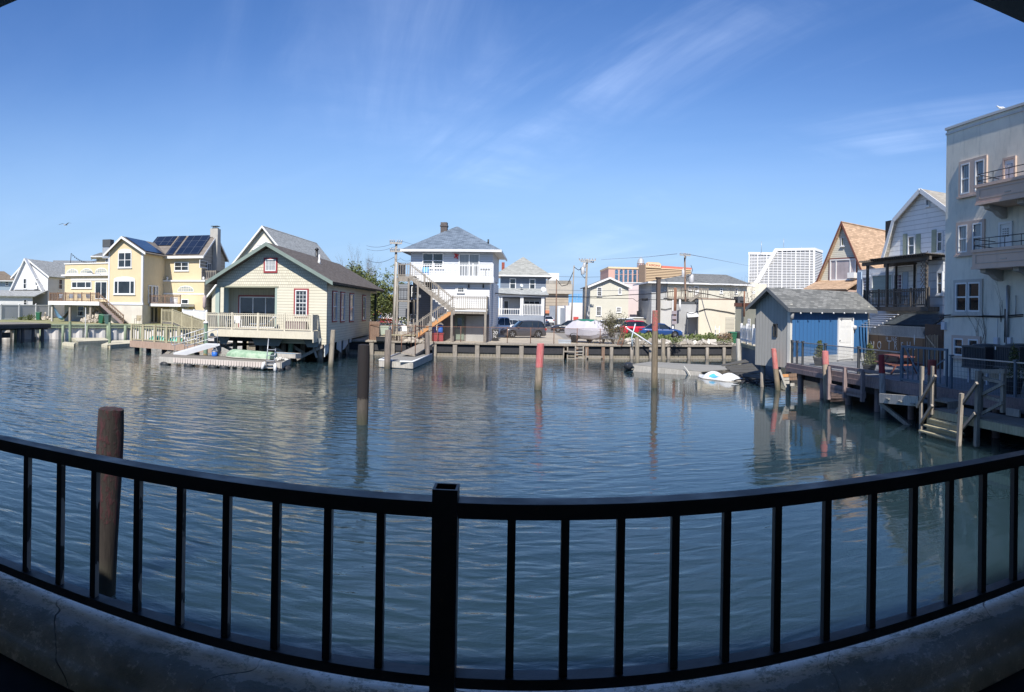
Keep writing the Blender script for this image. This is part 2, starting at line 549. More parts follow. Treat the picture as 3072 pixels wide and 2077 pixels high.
WOODGR = mat('green_treated_wood', (.30, .37, .26), .85, 'wood', dirtcol=(.17, .17, .09))
WOODY = mat('treated_yellow_wood', (.46, .41, .27), .85, 'wood', dirtcol=(.22, .19, .12))
DECKG = mat('grey_deck_boards', (.36, .35, .32), .9, 'lap', pitch=.14, dirt=.5, dirtcol=(.15, .14, .12))
DECKP = mat('painted_grey_deck', (.30, .31, .33), .7, 'lap', pitch=.14, dirt=.3, dirtcol=(.16, .16, .17))
DOCKB = mat('dock_boards', (.30, .27, .23), .9, 'board', pitch=.14, dirt=.5, dirtcol=(.11, .1, .08))
PLANKL = mat('pale_sheet_piles', (.36, .32, .25), .9, 'board', pitch=.25, dirt=.6, dirtcol=(.10, .09, .07))
GLASS = glass('window_glass')
GLASSC = glass('curtained_glass', (.05, .055, .06), .05, (.30, .31, .32))
GLASSB = glass('pale_blinds_glass', (.12, .13, .14), .06, (.5, .5, .5))
BLACKM = mat('black_metal', (.02, .02, .022), .45, 'plain', var=.1, dirt=0, spec=.5)
DGREY = mat('dark_grey_metal', (.07, .075, .08), .55, 'plain', dirt=.2)
STEEL = mat('dull_steel', (.42, .43, .44), .45, 'plain', metal=.6, dirt=.2)
RUST = mat('rusty_iron', (.22, .11, .07), .85, 'plain', var=.3, dirt=.4)
REDP = mat('dark_red_paint', (.30, .045, .05), .6, 'plain', var=.1)
SAGE = mat('sage_green_paint', (.33, .40, .35), .65, 'plain', var=.06)
DKGREEN = mat('dark_green_paint', (.03, .055, .045), .6, 'plain', var=.08)
GREENPL = mat('green_bin_plastic', (.02, .12, .065), .5, 'plain', var=.1, dirt=.15)
BLACKPL = mat('black_plastic', (.025, .027, .03), .55, 'plain', var=.1, dirt=.1)
BLUEPL = mat('blue_plastic', (.03, .14, .5), .45, 'plain', var=.06, dirt=.05)
REDPL = mat('red_plastic', (.55, .03, .03), .5, 'plain', var=.06, dirt=.05)
YELPL = mat('yellow_panel', (.85, .55, .03), .5, 'plain', var=.04, dirt=.05)
ROPE = mat('rope', (.6, .58, .52), .9, 'plain', var=.1)
WIRE = mat('wire_black', (.012, .012, .014), .6, 'plain', dirt=0)
WIREG = mat('wire_grey', (.12, .13, .15), .6, 'plain', dirt=0)
TAN = mat('tan_float_plastic', (.64, .58, .42), .6, 'plain', var=.06, dirt=.25)
STONE = mat('pale_rubble', (.52, .46, .38), .95, 'concrete', var=.25, dirt=.3)
LEAFG = mat('olive_leaves', (.08, .105, .03), .7, 'leaf', col2=(.19, .20, .06))
LEAFD = mat('dark_green_leaves', (.045, .08, .03), .7, 'leaf', col2=(.12, .17, .05))
LEAFW = mat('weed_leaves', (.09, .13, .04), .8, 'leaf', col2=(.22, .26, .09))
LEAFB = mat('brown_bush', (.09, .085, .04), .85, 'leaf', col2=(.17, .155, .07))
TWIG = mat('twigs', (.20, .17, .14), .9, 'wood', dirtcol=(.1, .08, .07))
def bmat(name, base, top, z, edge=.05, mask=(.4, .6), top2=None):
 """piling timber with worn paint above world height z"""
 t = NT(name); b = t.b; b.inputs['Roughness'].default_value = .85
 pos = t.new('ShaderNodeNewGeometry').outputs['Position']
 sp = t.new('ShaderNodeSeparateXYZ'); t.link(pos, sp.inputs[0])
 g = t.noise(t.mapping(pos, (9, 9, .8)), 2.2, 6, .7, .4)
 c = t.mix(t.mapr(g, .38, .7, 0, .85), base, scl(base, .3))
 wet = t.mapr(sp.outputs[2], .1, .55, .75, 0)             # the tide mark: slime and damp, a stain of its own
 c = t.mix(wet, c, (.05, .055, .035))
 nz = t.noise(t.mapping(pos, (6, 6, 2.5)), 2.5, 5, .7)
 zz_ = t.math('ADD', sp.outputs[2], t.math('MULTIPLY', nz, edge))
 m = t.math('MULTIPLY', t.mapr(zz_, z, z + .04), t.mapr(nz, mask[0], mask[1]))
 c = t.mix(m, c, t.mix(t.mapr(g, .3, .7), top, top2 or scl(top, .7)))
 t.link(c, b.inputs['Base Color'])
 t.link(t.bump(t.math('ADD', g, t.math('MULTIPLY', m, .4)), .7, .02), b.inputs['Normal'])
 return t.mat
# ================================================================ water
def water():
 t = NT('canal_water'); b = t.b
 b.inputs['Base Color'].default_value = (.018, .037, .046, 1)
 b.subsurface_method = 'BURLEY'
 b.inputs['Subsurface Weight'].default_value = 1.0
 b.inputs['Subsurface Radius'].default_value = (1, 1, 1)
 b.inputs['Subsurface Scale'].default_value = 2.2
 b.inputs['Roughness'].default_value = .02
 b.inputs['IOR'].default_value = 1.45
 b.inputs['Specular IOR Level'].default_value = .5
 pos = t.new('ShaderNodeNewGeometry').outputs['Position']
 sp = t.new('ShaderNodeSeparateXYZ'); t.link(pos, sp.inputs[0])
 a = t.noise(t.mapping(pos, (1.0, 2.5, 1), (0, 0, rad(-9))), 1.2, 1.2, .4, .5)
 a2 = t.noise(t.mapping(pos, (1.1, 2.6, 1), (0, 0, rad(14))), 4.2, 3, .55, .3)
 a3 = t.noise(t.mapping(pos, (1, 1.6, 1)), 16, 2, .5)
 patch = t.mapr(t.noise(t.mapping(pos, (.5, 1, 1)), .16, 4, .55, .6), .36, .64, .35, 1.35)
 calm = t.mapr(sp.outputs[0], -3, 9, 1.0, .13, True)
 amp = t.math('MULTIPLY', patch, calm)
 b1 = t.new('ShaderNodeBump'); b1.inputs['Distance'].default_value = .085
 t.link(a, b1.inputs['Height']); t.link(t.math('MULTIPLY', amp, .62), b1.inputs['Strength'])
 b2 = t.new('ShaderNodeBump'); b2.inputs['Distance'].default_value = .013
 t.link(a2, b2.inputs['Height']); t.link(t.math('MULTIPLY', amp, .6), b2.inputs['Strength']); t.link(b1.outputs[0], b2.inputs['Normal'])
 b3 = t.new('ShaderNodeBump'); b3.inputs['Distance'].default_value = .0012
 t.link(a3, b3.inputs['Height']); t.link(t.math('MULTIPLY', amp, .5), b3.inputs['Strength']); t.link(b2.outputs[0], b3.inputs['Normal'])
 t.link(b3.outputs[0], b.inputs['Normal'])
 return t.mat
m = MB(); m.quad((-4000, -400, 0), (4000, -400, 0), (4000, 4000, 0), (-4000, 4000, 0))
structure(m, 'water', water())
# ================================================================ land
GZ, LZ, DZ = 1.15, 1.55, 1.43       # street-side ground, left lawn, right-hand deck
def gmat(name, c1, c2, c3, s=1.2, speck=.4):
 t = NT(name); b = t.b; b.inputs['Roughness'].default_value = .95
 pos = t.new('ShaderNodeNewGeometry').outputs['Position']
 n1 = t.noise(pos, s * .25, 5, .6); n2 = t.noise(pos, s * 6, 4, .7)
 c = t.mix(t.mapr(n1, .38, .62), c1, c2)
 c = t.mix(t.mapr(n2, .5, .7, 0, speck), c, c3)
 t.link(c, b.inputs['Base Color']); t.link(t.bump(n2, .6, .03), b.inputs['Normal'])
 return t.mat
GRAVEL = gmat('sandy_gravel', (.46, .40, .31), (.38, .33, .26), (.22, .19, .15))
edge = [(-400, -200), (-76, 16), (-48.7, 48.7), (-40.7, 60.1), (-25.8, 60.3), (-22.3, 52.8), (18.4, 52.8), (20.2, 34), (18.4, 28), (18.4, 12.3), (12.4, 12.2), (12.4, -60), (400, -200)]
poly = [(-4000, -200)] + edge + [(4000, -200), (4000, 6000), (-4000, 6000)]
def sheet(name, pts, z, material, zb=None):
 m = MB()
 pts = list(pts)
 ar = sum(pts[i][0] * pts[(i + 1) % len(pts)][1] - pts[(i + 1) % len(pts)][0] * pts[i][1] for i in range(len(pts)))
 if ar < 0: pts = pts[::-1]
 if zb is None: m.quad(*[(x, y, z) for x, y in pts])
 else: m.hexa([(x, y, zb) for x, y in pts], [(x, y, z) for x, y in pts])
 return structure(m, name, material)
sheet('ground', poly, GZ, GRAVEL, -1.0)
GRASS = gmat('patchy_grass', (.20, .21, .09), (.31, .28, .16), (.12, .14, .05), 1.5, .5)
sheet('lawn', [(-76, 16.5), (-48, 48.1), (-40, 59.6), (-26, 59.9), (-26, 80), (-60, 130), (-160, 120), (-160, 20)], LZ, GRASS, GZ - .05)
ASPH = gmat('asphalt', (.13, .13, .13), (.17, .165, .16), (.09, .09, .09), 2, .3)
sheet('road', [(3, 78), (60, 78), (60, 92), (14, 90), (18, 240), (10, 240), (5, 90), (-60, 96), (-60, 84)], GZ + .012, ASPH)
sheet('side_street', [(-300, 180), (300, 180), (300, 200), (-300, 200)], GZ + .02, ASPH)
sheet('parking_lot', [(5, 62), (60, 62), (60, 77.5), (5, 77.5)], GZ + .006, gmat('worn_parking_asphalt', (.27, .25, .22), (.22, .21, .19), (.15, .14, .12)))
# ================================================================ bulkheads
def cyl(mb, x0, y0, x1, y1, r, zb, dia, n=12, taper=.94):
 """an upright pole seen at r metres: bottom pixel, top pixel"""
 p = at(x0, y0, r); q = at(x1, y1, r)
 k = (zb - p.z) / (q.z - p.z)
 p = p + (q - p) * k
 mb.tube([p, p + (q - p) * .5, q], [dia / 2, dia / 2 * (1 + taper) / 2, dia / 2 * taper], n)
 return p, q
BW = Fac((-22.4, 52.6), (18.6, 52.6))
bk = thing('timber_bulkhead', 'long weathered timber bulkhead with dark tarred panels along the far side of the canal', 'bulkhead', (-2, 52.6, 0))
m = MB(); m.box(BW, 0, BW.L, -.2, .0, -1, 1.02); m.build('sheet_piling', PLANKL, bk)
m = MB(); m.box(BW, 0, BW.L, .002, .10, .36, .96); m.build('upper_wale', WOODD, bk)
m = MB(); m.box(BW, 0, BW.L, .062, .16, -.3, .06); m.build('lower_wale', WOODG, bk)
m = MB()
uu = 0
while uu < BW.L:
 l = min(random.uniform(3.5, 5), BW.L - uu)
 m.box(BW, uu, uu + l - .02, -.3, .30 + random.uniform(-.02, .03), 1.03, 1.13 + random.uniform(0, .03)); uu += l
m.build('cap_beam', WOODG, bk)
V('M1')
for x in (55, 262, 670, 870, 1088, 1292, 1520, 1955):
 u = BW.hit(x, 1330)[0]
 MB().box(BW, u - .17, u + .17, .165, .36, -1, .97).build('post', WOODG, bk)
V('M2')
for x in (310, 420, 520, 680, 762, 960, 1145, 1320, 1520, 1697, 1862):
 u = BW.hit(x, 1120)[0]
 if x > 700:
  MB().lathe(BW.W(u, .30, 0), [(.15, -1), (.15, .93), (.1, .97)], 10).build('post', WOODG, bk)
 else:
  MB().box(BW, u - .13, u + .13, .165, .36, -1, .96).build('post', WOODB, bk)
LBW = Fac((-75, 15), (-40, 58.9))
LBW = Fac((-62, 30.7), (-47.7, 47.8)); LB2 = Fac((-47.7, 47.8), (-39.6, 59.2)); LB3 = Fac((-39.6, 59.2), (-26, 59.6))
VINYL = mat('white_vinyl_sheet', (.70, .66, .62), .5, 'plain', var=.06, dirt=.5, dirtcol=(.42, .28, .14))
vb = thing('vinyl_bulkhead', 'white corrugated vinyl bulkhead with a green timber cap below the left lawn', 'bulkhead', (-47.7, 47.8, 0))
m = MB(); mc = MB()
for B in (LBW, LB2, LB3):
 n = int(B.L / .32)
 pts = []
 for i in range(n + 1):
  u = B.L * i / n
  ph = i % 4
  pts.append((u, .0 if ph in (0, 1) else .16))
 for (u0, v0), (u1, v1) in zip(pts, pts[1:]):
  m.quad(B.W(u0, v0, -1), B.W(u1, v1, -1), B.W(u1, v1, LZ - .1), B.W(u0, v0, LZ - .1))
 mc.box(B, -.05, B.L + .05, -.35, .34, LZ - .09, LZ + .02)
 mc.box(B, 0, B.L, .17, .28, LZ - .35, LZ - .2)
m.build('corrugated_sheet', VINYL, vb); mc.build('cap', WOODGR, vb)
for B, us in ((LBW, (6, 9.5, 13, 16.5, 20)), (LB2, (1.5, 4.2, 6.6, 9.2, 11.6, 13.6)), (LB3, (2, 5, 8, 11))):
 for u in us:
  MB().lathe(B.W(u, .42, 0), [(.17, -1), (.16, LZ - .12), (.14, LZ - .1)], 10).build('pile', WOODGR, vb)
# ================================================================ free-standing pilings
def piling(label, x0, y0, x1, y1, wpx, base, z_water=0.0, top=None, ztop=9, group='mooring pilings in the canal', cap=None, tip=True, mask=(.40, .55), taper=.95, edge=.12, r=None, top2=None, lumpy=.02):
 p = atz(x0, y0, z_water) if r is None else at(x0, y0, r)
 r = math.hypot(p.x, p.y)
 q = at(x1, y1, r)
 dia = wpx * CUR[2] / RS * math.sqrt(r * r + H * H) * .98
 mb = MB()
 axis = (q - p)
 n, K = 18, 12
 rows = []
 sd_ = random.random() * 50
 bot = p - axis.normalized() * (1.2 + z_water)
 for k in range(K + 1):
  f = k / K
  c = bot + (q - bot) * f
  rr = dia / 2 * (1 - (1 - taper) * f)
  if k == K: rr *= .93
  row = []
  for j in range(n):
   t_ = 2 * pi * j / n
   w = 1 + lumpy * 2.5 * mnoise.noise(Vector((cos(t_) * 1.3 + sd_, sin(t_) * 1.3, c.z * .8)))
   row.append(c + Vector((cos(t_), sin(t_), 0)) * rr * w)
  rows.append(row)
 e = [Vector(v) + Vector((0, 0, random.uniform(0, .02) * dia * 3)) for v in rows[-1]]
 rows[-1] = e
 mb.grid(rows, closed=True)
 cen = sum(e, Vector()) / n
 mb.grid([e, [cen + (v - cen) * .6 + Vector((0, 0, dia * .05)) for v in e]], closed=True, smooth=False)
 mb.quad(*[cen + (v - cen) * .6 + Vector((0, 0, dia * .05)) for v in e])
 mt = bmat('piling_' + str(len(bpy.data.materials)), base, top or base, ztop, edge=edge, mask=mask if top else (9, 10), top2=top2)
 if cap is None:
  return tag(mb.build('mooring_piling', mt), label, 'piling', group)
 t = thing('mooring_piling', label, 'piling', p, group)
 mb.build('shaft', mt, t)
 MB().lathe(q, [(dia * .56, -.04), (dia * .56, .03), (dia * .45, .08), (.02, .16)], 14).build('cap', cap, t)
 return t
RED, GW, BWN = (.42, .04, .035), (.30, .26, .20), (.22, .17, .125)
V('D')
piling('thick split piling with peeling red paint, darkened for shade, standing just beyond the black railing', 235, 1345, 252, 930, 52, (.035, .028, .024), top=(.075, .02, .025), top2=(.03, .014, .015), ztop=1.5, mask=(.49, .54), edge=.9, taper=1.1, lumpy=.05)  # wood and red paint coloured darker to stand in for shade
piling('tall dark brown piling in open water, black and cracked at the top', 822, 963, 826, 784, 26, (.10, .085, .07), top=(.012, .011, .011), ztop=1.05, top2=(.018, .012, .012), taper=1.08, mask=(.2, .3), edge=.4)
piling('short bright red topped piling alone in open water in front of the bulkhead ladder', 1221, 884, 1227, 781, 18, (.34, .27, .2), top=(.46, .05, .06), top2=(.55, .26, .24), ztop=1.15, mask=(.33, .40), edge=.15)
piling('tallest slender piling with a flaking red head in front of the blue sedan', 1485, 880, 1487, 706, 15, (.24, .19, .13), top=(.38, .045, .045), top2=(.40, .2, .17), ztop=3.1, edge=.3, mask=(.42, .46))
V('L2')
piling('grey wood piling beside the near corner of the cream cottage', 1638, 1455, 1660, 1122, 48, (.36, .31, .24), z_water=0)
GT = (.20, .30, .21)
piling('green piling with white cap at the left end of the cottage float', 503, 1400, 506, 1055, 42, (.40, .30, .14), top=GT, ztop=.75, mask=(.1, .2), edge=.5, cap=WHITE)
piling('green piling with white cap at the right end of the cottage float', 1268, 1400, 1290, 1078, 50, (.40, .33, .2), top=GT, ztop=.75, mask=(.1, .2), edge=.5, cap=WHITE)
V('h')
piling('thick green piling at the left end of the tan floating dock', 1480, 925, 1480, 455, 66, (.27, .34, .22))
piling('thick green piling at the right end of the tan floating dock', 2315, 985, 2318, 480, 62, (.27, .34, .22))
piling('thin white pipe post rising behind the tan floating dock', 1803, 860, 1809, 165, 24, (.72, .72, .7), lumpy=0)
piling('low cut-off pile stub in front of the dark dock', 738, 865, 740, 785, 55, (.34, .38, .28))
V('M1')
piling('thick split grey piling tied to the small float below the stairs', 203, 1525, 214, 1150, 62, (.28, .23, .19), lumpy=.05, taper=1.08)
piling('square-headed grey piling behind the gangway of the small float', 600, 1455, 595, 1172, 46, (.26, .22, .19))
V('M2')
piling('grey piling in front of the rubble bank, left of the pair', 1020, 1232, 1017, 962, 46, (.36, .31, .24))
piling('grey piling in front of the rubble bank, right of the pair', 1276, 1232, 1274, 972, 44, (.34, .29, .22))
piling('bleached white-grey piling in front of the white picket fence', 2022, 1245, 2010, 975, 48, (.55, .52, .46))
V('f')
piling('leaning red topped piling in front of the grey gable of the shed', 235, 815, 166, 148, 94, (.32, .25, .17), top=(.44, .05, .05), top2=(.55, .28, .25), ztop=1.15, mask=(.36, .42), edge=.15)
piling('red topped piling with split foot in front of the blue wall', 1030, 945, 1000, 185, 106, (.46, .36, .26), top=(.44, .06, .06), top2=(.58, .30, .28), ztop=1.75, mask=(.34, .40), edge=.12, taper=1.1, r=29.2)
piling('dark red topped piling with pale foot beside the broken boarding step', 1945, 1075, 1912, 250, 112, (.40, .37, .36), top=(.30, .035, .04), ztop=1.75, mask=(.05, .1), edge=.1, r=25.2)
V('g')
piling('stout piling with dull red head in front of the steel gate', 722, 1130, 722, 376, 132, (.27, .21, .17), top=(.28, .06, .05), ztop=1.95, mask=(.05, .1), edge=.05, r=22.3)
# ================================================================ the porch the photograph is taken from
def rail_paint():
 t = NT('black_railing_paint'); b = t.b
 pos = t.new('ShaderNodeNewGeometry').outputs['Position']
 n = t.noise(pos, 45, 5, .7); n2 = t.noise(pos, 7, 4, .6)
 c = t.mix(t.mapr(n2, .45, .7, 0, .6), (.010, .012, .018), (.035, .036, .04))
 c = t.mix(t.mapr(n, .66, .70, 0, .7), c, (.12, .055, .03))
 t.link(c, b.inputs['Base Color']); t.link(t.mapr(n2, .3, .7, .3, .6), b.inputs['Roughness'])
 t.link(t.bump(n, .35, .002), b.inputs['Normal'])
 return t.mat
PA = rail_paint()
def chipped():
 t = NT('chipped_black_paint'); b = t.b; b.inputs['Roughness'].default_value = .45
 pos = t.new('ShaderNodeNewGeometry').outputs['Position']
 n = t.noise(t.mapping(pos, (7, 7, 3.2)), 2.2, 3, .5)
 nn = t.new('ShaderNodeNewGeometry').outputs['Normal']
 sp = t.new('ShaderNodeSeparateXYZ'); t.link(nn, sp.inputs[0])
 side = t.math('GREATER_THAN', sp.outputs[0], .5)
 m_ = t.math('MULTIPLY', t.mapr(n, .50, .515), side)
 c = t.mix(m_, (.010, .012, .018), (.34, .34, .33))
 t.link(c, b.inputs['Base Color']); t.link(t.bump(t.math('SUBTRACT', 1, m_), .6, .002), b.inputs['Normal'])
 return t.mat
CHIP = chipped()
RY = 1.5
rl = thing('iron_railing', 'black painted iron railing running across the foreground above the water', 'railing', (0, RY, 3.1))
m = MB(); m.wbox(-7, -.175, RY - .022, RY + .022, 3.519, 3.548); m.wbox(-7, -.175, RY - .026, RY + .026, 3.5485, 3.556)
m.wbox(-.115, 7, RY - .022, RY + .022, 3.519, 3.548); m.wbox(-.115, 7, RY - .026, RY + .026, 3.5485, 3.556)
m.build('top_rail', PA, rl)
m = MB(); m.wbox(-7, -.175, RY - .02, RY + .02, 3.131, 3.156); m.wbox(-.115, 7, RY - .02, RY + .02, 3.131, 3.156); m.build('bottom_rail', PA, rl)
m = MB()
pw = .029
m.wbox(-.145 - pw, -.145 + pw, RY - pw, RY - pw + .006, 3.05, 3.585); m.wbox(-.145 - pw, -.145 + pw, RY + pw - .006, RY + pw, 3.05, 3.585)
m.wbox(-.145 - pw, -.145 - pw + .006, RY - pw + .006, RY + pw - .006, 3.05, 3.585); m.wbox(-.145 + pw - .006, -.145 + pw, RY - pw + .006, RY + pw - .006, 3.05, 3.585)
m.wbox(-.145 - pw + .006, -.145 + pw - .006, RY - pw + .006, RY + pw - .006, 3.05, 3.55)
m.build('post', PA, rl)
xs = []
V('F1')
for x in (-40, 122, 273, 430, 625, 820, 1030, 1255, 1490, 1728): xs.append(aty(x, 760, RY).x)
V('F2')
for x in (-5, 238, 490, 737, 970, 1200, 1425, 1632, 1818, 1982, 2133, 2275, 2420): xs.append(aty(x, 850, RY).x)
step = .128
k = xs[0] - step
while k > -3: xs.append(k); k -= step
k = xs[22] + step
while k < 3: xs.append(k); k += step
for x in sorted(xs):
 MB().wbox(x - .0095, x + .0095, RY - .0095, RY + .0095, 3.154, 3.521).build('baluster', CHIP, rl)
LEDGE = None
def ledge_mat():
 t = NT('worn_ledge_paint'); b = t.b; b.inputs['Roughness'].default_value = .92
 pos = t.new('ShaderNodeNewGeometry').outputs['Position']
 sp = t.new('ShaderNodeSeparateXYZ'); t.link(pos, sp.inputs[0])
 n1 = t.noise(pos, 6, 5, .6); n2 = t.noise(pos, 26, 6, .8); n3 = t.noise(pos, 2.2, 4, .6)
 band = t.mapr(t.math('ADD', sp.outputs[1], t.math('MULTIPLY', t.math('SUBTRACT', n1, .5), .10)), 1.405, 1.445, 0, 1, True)
 wear = t.mapr(t.math('MULTIPLY', t.math('ADD', n2, t.math('MULTIPLY', n3, .6)), 1), .58, .70, 0, 1)
 c = t.mix(t.mapr(n1, .35, .65), (.44, .41, .34), (.68, .62, .52))
 n4 = t.noise(pos, 85, 4, .75)
 q = t.math('ADD', t.math('ADD', t.math('MULTIPLY', n2, .5), t.math('ADD', t.math('MULTIPLY', n1, .2), t.math('MULTIPLY', n4, .3))), t.math('MULTIPLY', band, .10))
 c = t.mix(t.mapr(q, .54, .585, 0, .97), c, (.96, .88, .78))
 c = t.mix(t.mapr(t.noise(pos, 3.1, 5, .7), .55, .7, 0, .45), c, (.16, .15, .11))
 vo = t.new('ShaderNodeTexVoronoi', feature='DISTANCE_TO_EDGE'); vo.inputs['Scale'].default_value = 1.1
 vv = t.new('ShaderNodeVectorMath', operation='MULTIPLY_ADD'); vv.inputs[1].default_value = (.22, .22, .22); nn = t.new('ShaderNodeTexNoise'); nn.inputs['Scale'].default_value = 4; t.link(pos, nn.inputs[0])
 t.link(nn.outputs[1], vv.inputs[0]); t.link(pos, vv.inputs[2]); t.link(vv.outputs[0], vo.inputs[0])
 ck = t.mapr(vo.outputs[0], .0008, .0035, 1, 0)
 c = t.mix(t.math('MULTIPLY', ck, t.mapr(n3 if False else n1, .45, .55, 0, .85)), c, (.05, .045, .04))
 t.link(c, b.inputs['Base Color']); t.link(t.bump(t.math('SUBTRACT', n2, ck), .7, .008), b.inputs['Normal'])
 return t.mat
DARKW = mat('porch_shade_black', (.012, .012, .014), .9, 'plain', dirt=.1)  # near-black colour stands in for the darkness inside the porch
pr = [(1.575, 2.7), (1.575, 3.085), (1.56, 3.10), (1.42, 3.104), (1.395, 3.098), (1.375, 3.085), (1.36, 3.066), (1.352, 3.05), (1.345, 3.045), (1.333, 3.038), (1.325, 3.02), (1.32, 2.99)]
m = MB()
xsn = [-8 + i * .05 for i in range(321)]
m.grid([[(x, y + .006 * mnoise.noise(Vector((x * 3, y * 9, z * 9))), z + .006 * mnoise.noise(Vector((x * 4, y * 7, 3)))) for y, z in pr] for x in xsn])
one(m, 'parapet_ledge', ledge_mat(), 'weathered concrete ledge with flaking white paint under the black railing', 'ledge')
m = MB(); m.wbox(-8, 8, 1.1, 1.318, 2.3, 2.992); one(m, 'parapet_wall', DARKW, 'low wall coloured near-black for porch shade, viewer side of the flaking concrete ledge', 'wall')
SOF = mat('soffit_grey', (.55, .55, .56), .9, 'plain')
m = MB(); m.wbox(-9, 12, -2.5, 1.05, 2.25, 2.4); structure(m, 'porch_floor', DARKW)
hs_ = thing('porch_building', 'dark soffit and upper floors of the building whose porch overlooks the canal', 'building', (0, 0, 2.2))
m = MB(); m.wbox(-12, 12, -2.4, 1.62, 5.03, 5.3); m.build('porch_soffit', SOF, hs_)
m = MB(); m.wbox(-12, 12, -12, -2.4, -1, 5.3); m.wbox(-12, 12, -12, 1.5, 5.301, 6.4); m.build('wall', mat('cream_bounce_wall', (.72, .69, .63), .9, 'plain'), hs_)  # unseen; pale to bounce light onto the ledge, low to shorten its shadow
nb = thing('deck_shade_building', 'unseen building added to shade the deck, between the porch and the stucco apartments', 'building', (16, 3, 1))  # out of view, added to cast shade on the right-hand deck
m = MB(); m.wbox(12.5, 30, -8, 11.9, GZ, 13.2); m.build('wall', mat('shade_building_render', (.36, .33, .28), .9, 'stucco'), nb)
m = MB(); m.wbox(12.3, 30.2, -8.2, 12.0, 13.201, 13.6); m.build('parapet', WHITE, nb)
# ================================================================ kit: windows, doors, railings, stairs, roofs
def gl_rect(mb, F, u0, u1, z0, z1, v, m=0):
 mb.quad(F.W(u0, v, z0), F.W(u1, v, z0), F.W(u1, v, z1), F.W(u0, v, z1), m=m)
def window(F, u0, u1, z0, z1, parent, fm=None, gm=None, cols=1, sash=True, grid=None, fw=.07, casing=None, cw=.1, sill=True, v=.0, arch=0):
 """frame (one mesh per window, under the house) with its panes as a sub-part; glass sits well behind the face of the frame"""
 fm = fm or WHITE; gm = gm or GLASS
 mb = MB()
 mats = [fm, casing or fm]
 if casing:
  for a, b_, c, d in ((u0 - cw, u0, z0 - cw, z1 + cw), (u1, u1 + cw, z0 - cw, z1 + cw), (u0, u1, z1, z1 + cw), (u0, u1, z0 - cw, z0)):
   mb.box(F, a, b_, v + .001, v + .06, c, d, m=1)
 for a, b_, c, d in ((u0, u0 + fw, z0, z1), (u1 - fw, u1, z0, z1), (u0 + fw, u1 - fw, z1 - fw, z1), (u0 + fw, u1 - fw, z0, z0 + fw)):
  mb.box(F, a, b_, v + .001, v + .075, c, d)
 if sill and not casing: mb.box(F, u0 - .06, u1 + .06, v + .001, v + .12, z0 - .08, z0 - .001)
 iu0, iu1, iz0, iz1 = u0 + fw, u1 - fw, z0 + fw, z1 - fw
 cs = cols if isinstance(cols, (list, tuple)) else [i / cols for i in range(1, cols)]
 for f in cs:
  c = iu0 + (iu1 - iu0) * f
  mb.box(F, c - fw * .45, c + fw * .45, v + .001, v + .065, iz0, iz1)
 if sash:
  zm = (iz0 + iz1) / 2
  mb.box(F, iu0, iu1, v + .001, v + .055, zm - .03, zm + .03)
 if grid:
  gx, gz = grid
  for i in range(1, gx):
   c = iu0 + (iu1 - iu0) * i / gx; mb.box(F, c - .014, c + .014, v + .001, v + .03, iz0, iz1)
  for i in range(1, gz):
   c = iz0 + (iz1 - iz0) * i / gz; mb.box(F, iu0, iu1, v + .001, v + .031, c - .014, c + .014)
 w = mb.build('window', mats if casing else fm, parent)
 g = MB(); gl_rect(g, F, iu0, iu1, iz0, iz1, v + .012)
 g.build('pane', gm, w)
 return w
def win(F, x0, y0, x1, y1, parent, **k):
 """the same from pixel corners of the opening in the current view"""
 u0, u1, z0, z1 = F.rect(x0, y0, x1, y1, k.get('v', 0))
 if u1 < u0: u0, u1 = u1, u0
 return window(F, u0, u1, z0, z1, parent, **k)
def door(F, u0, u1, z0, z1, parent, m=None, fm=None, panels=True, glazed=None, v=0, handle=True):
 m = m or WHITE; fm = fm or WHITE
 fr = MB()
 for a, b_, c, d in ((u0, u0 + .09, z0, z1), (u1 - .09, u1, z0, z1), (u0 + .09, u1 - .09, z1 - .09, z1)):
  fr.box(F, a, b_, v + .001, v + .08, c, d)
 fr.build('door_frame', fm, parent)
 a, b_, c, d = u0 + .09, u1 - .09, z0 + .02, z1 - .09
 db = MB(); db.box(F, a, b_, v + .001, v + .035, c, d)
 w, h_ = b_ - a, d - c
 if panels:
  for (p0, p1) in ((.10, .46), (.54, .90)):
   for (q0, q1) in ((.07, .36), (.42, .74), (.80, .94)):
    db.box(F, a + w * p0, a + w * p1, v + .035, v + .045, c + h_ * q0, c + h_ * q1)
 do = db.build('door', m, parent)
 if glazed:
  g0, g1, h0, h1 = glazed
  g = MB(); gl_rect(g, F, a + w * g0, a + w * g1, c + h_ * h0, c + h_ * h1, v + .049); g.build('pane', GLASS, do)
 if handle:
  MB().lathe(F.W(a + .08, v + .07, c + h_ * .47), [(.0, -.03), (.03, -.02), (.03, .02), (0, .03)], 8).build('handle', DGREY, do)
 return do
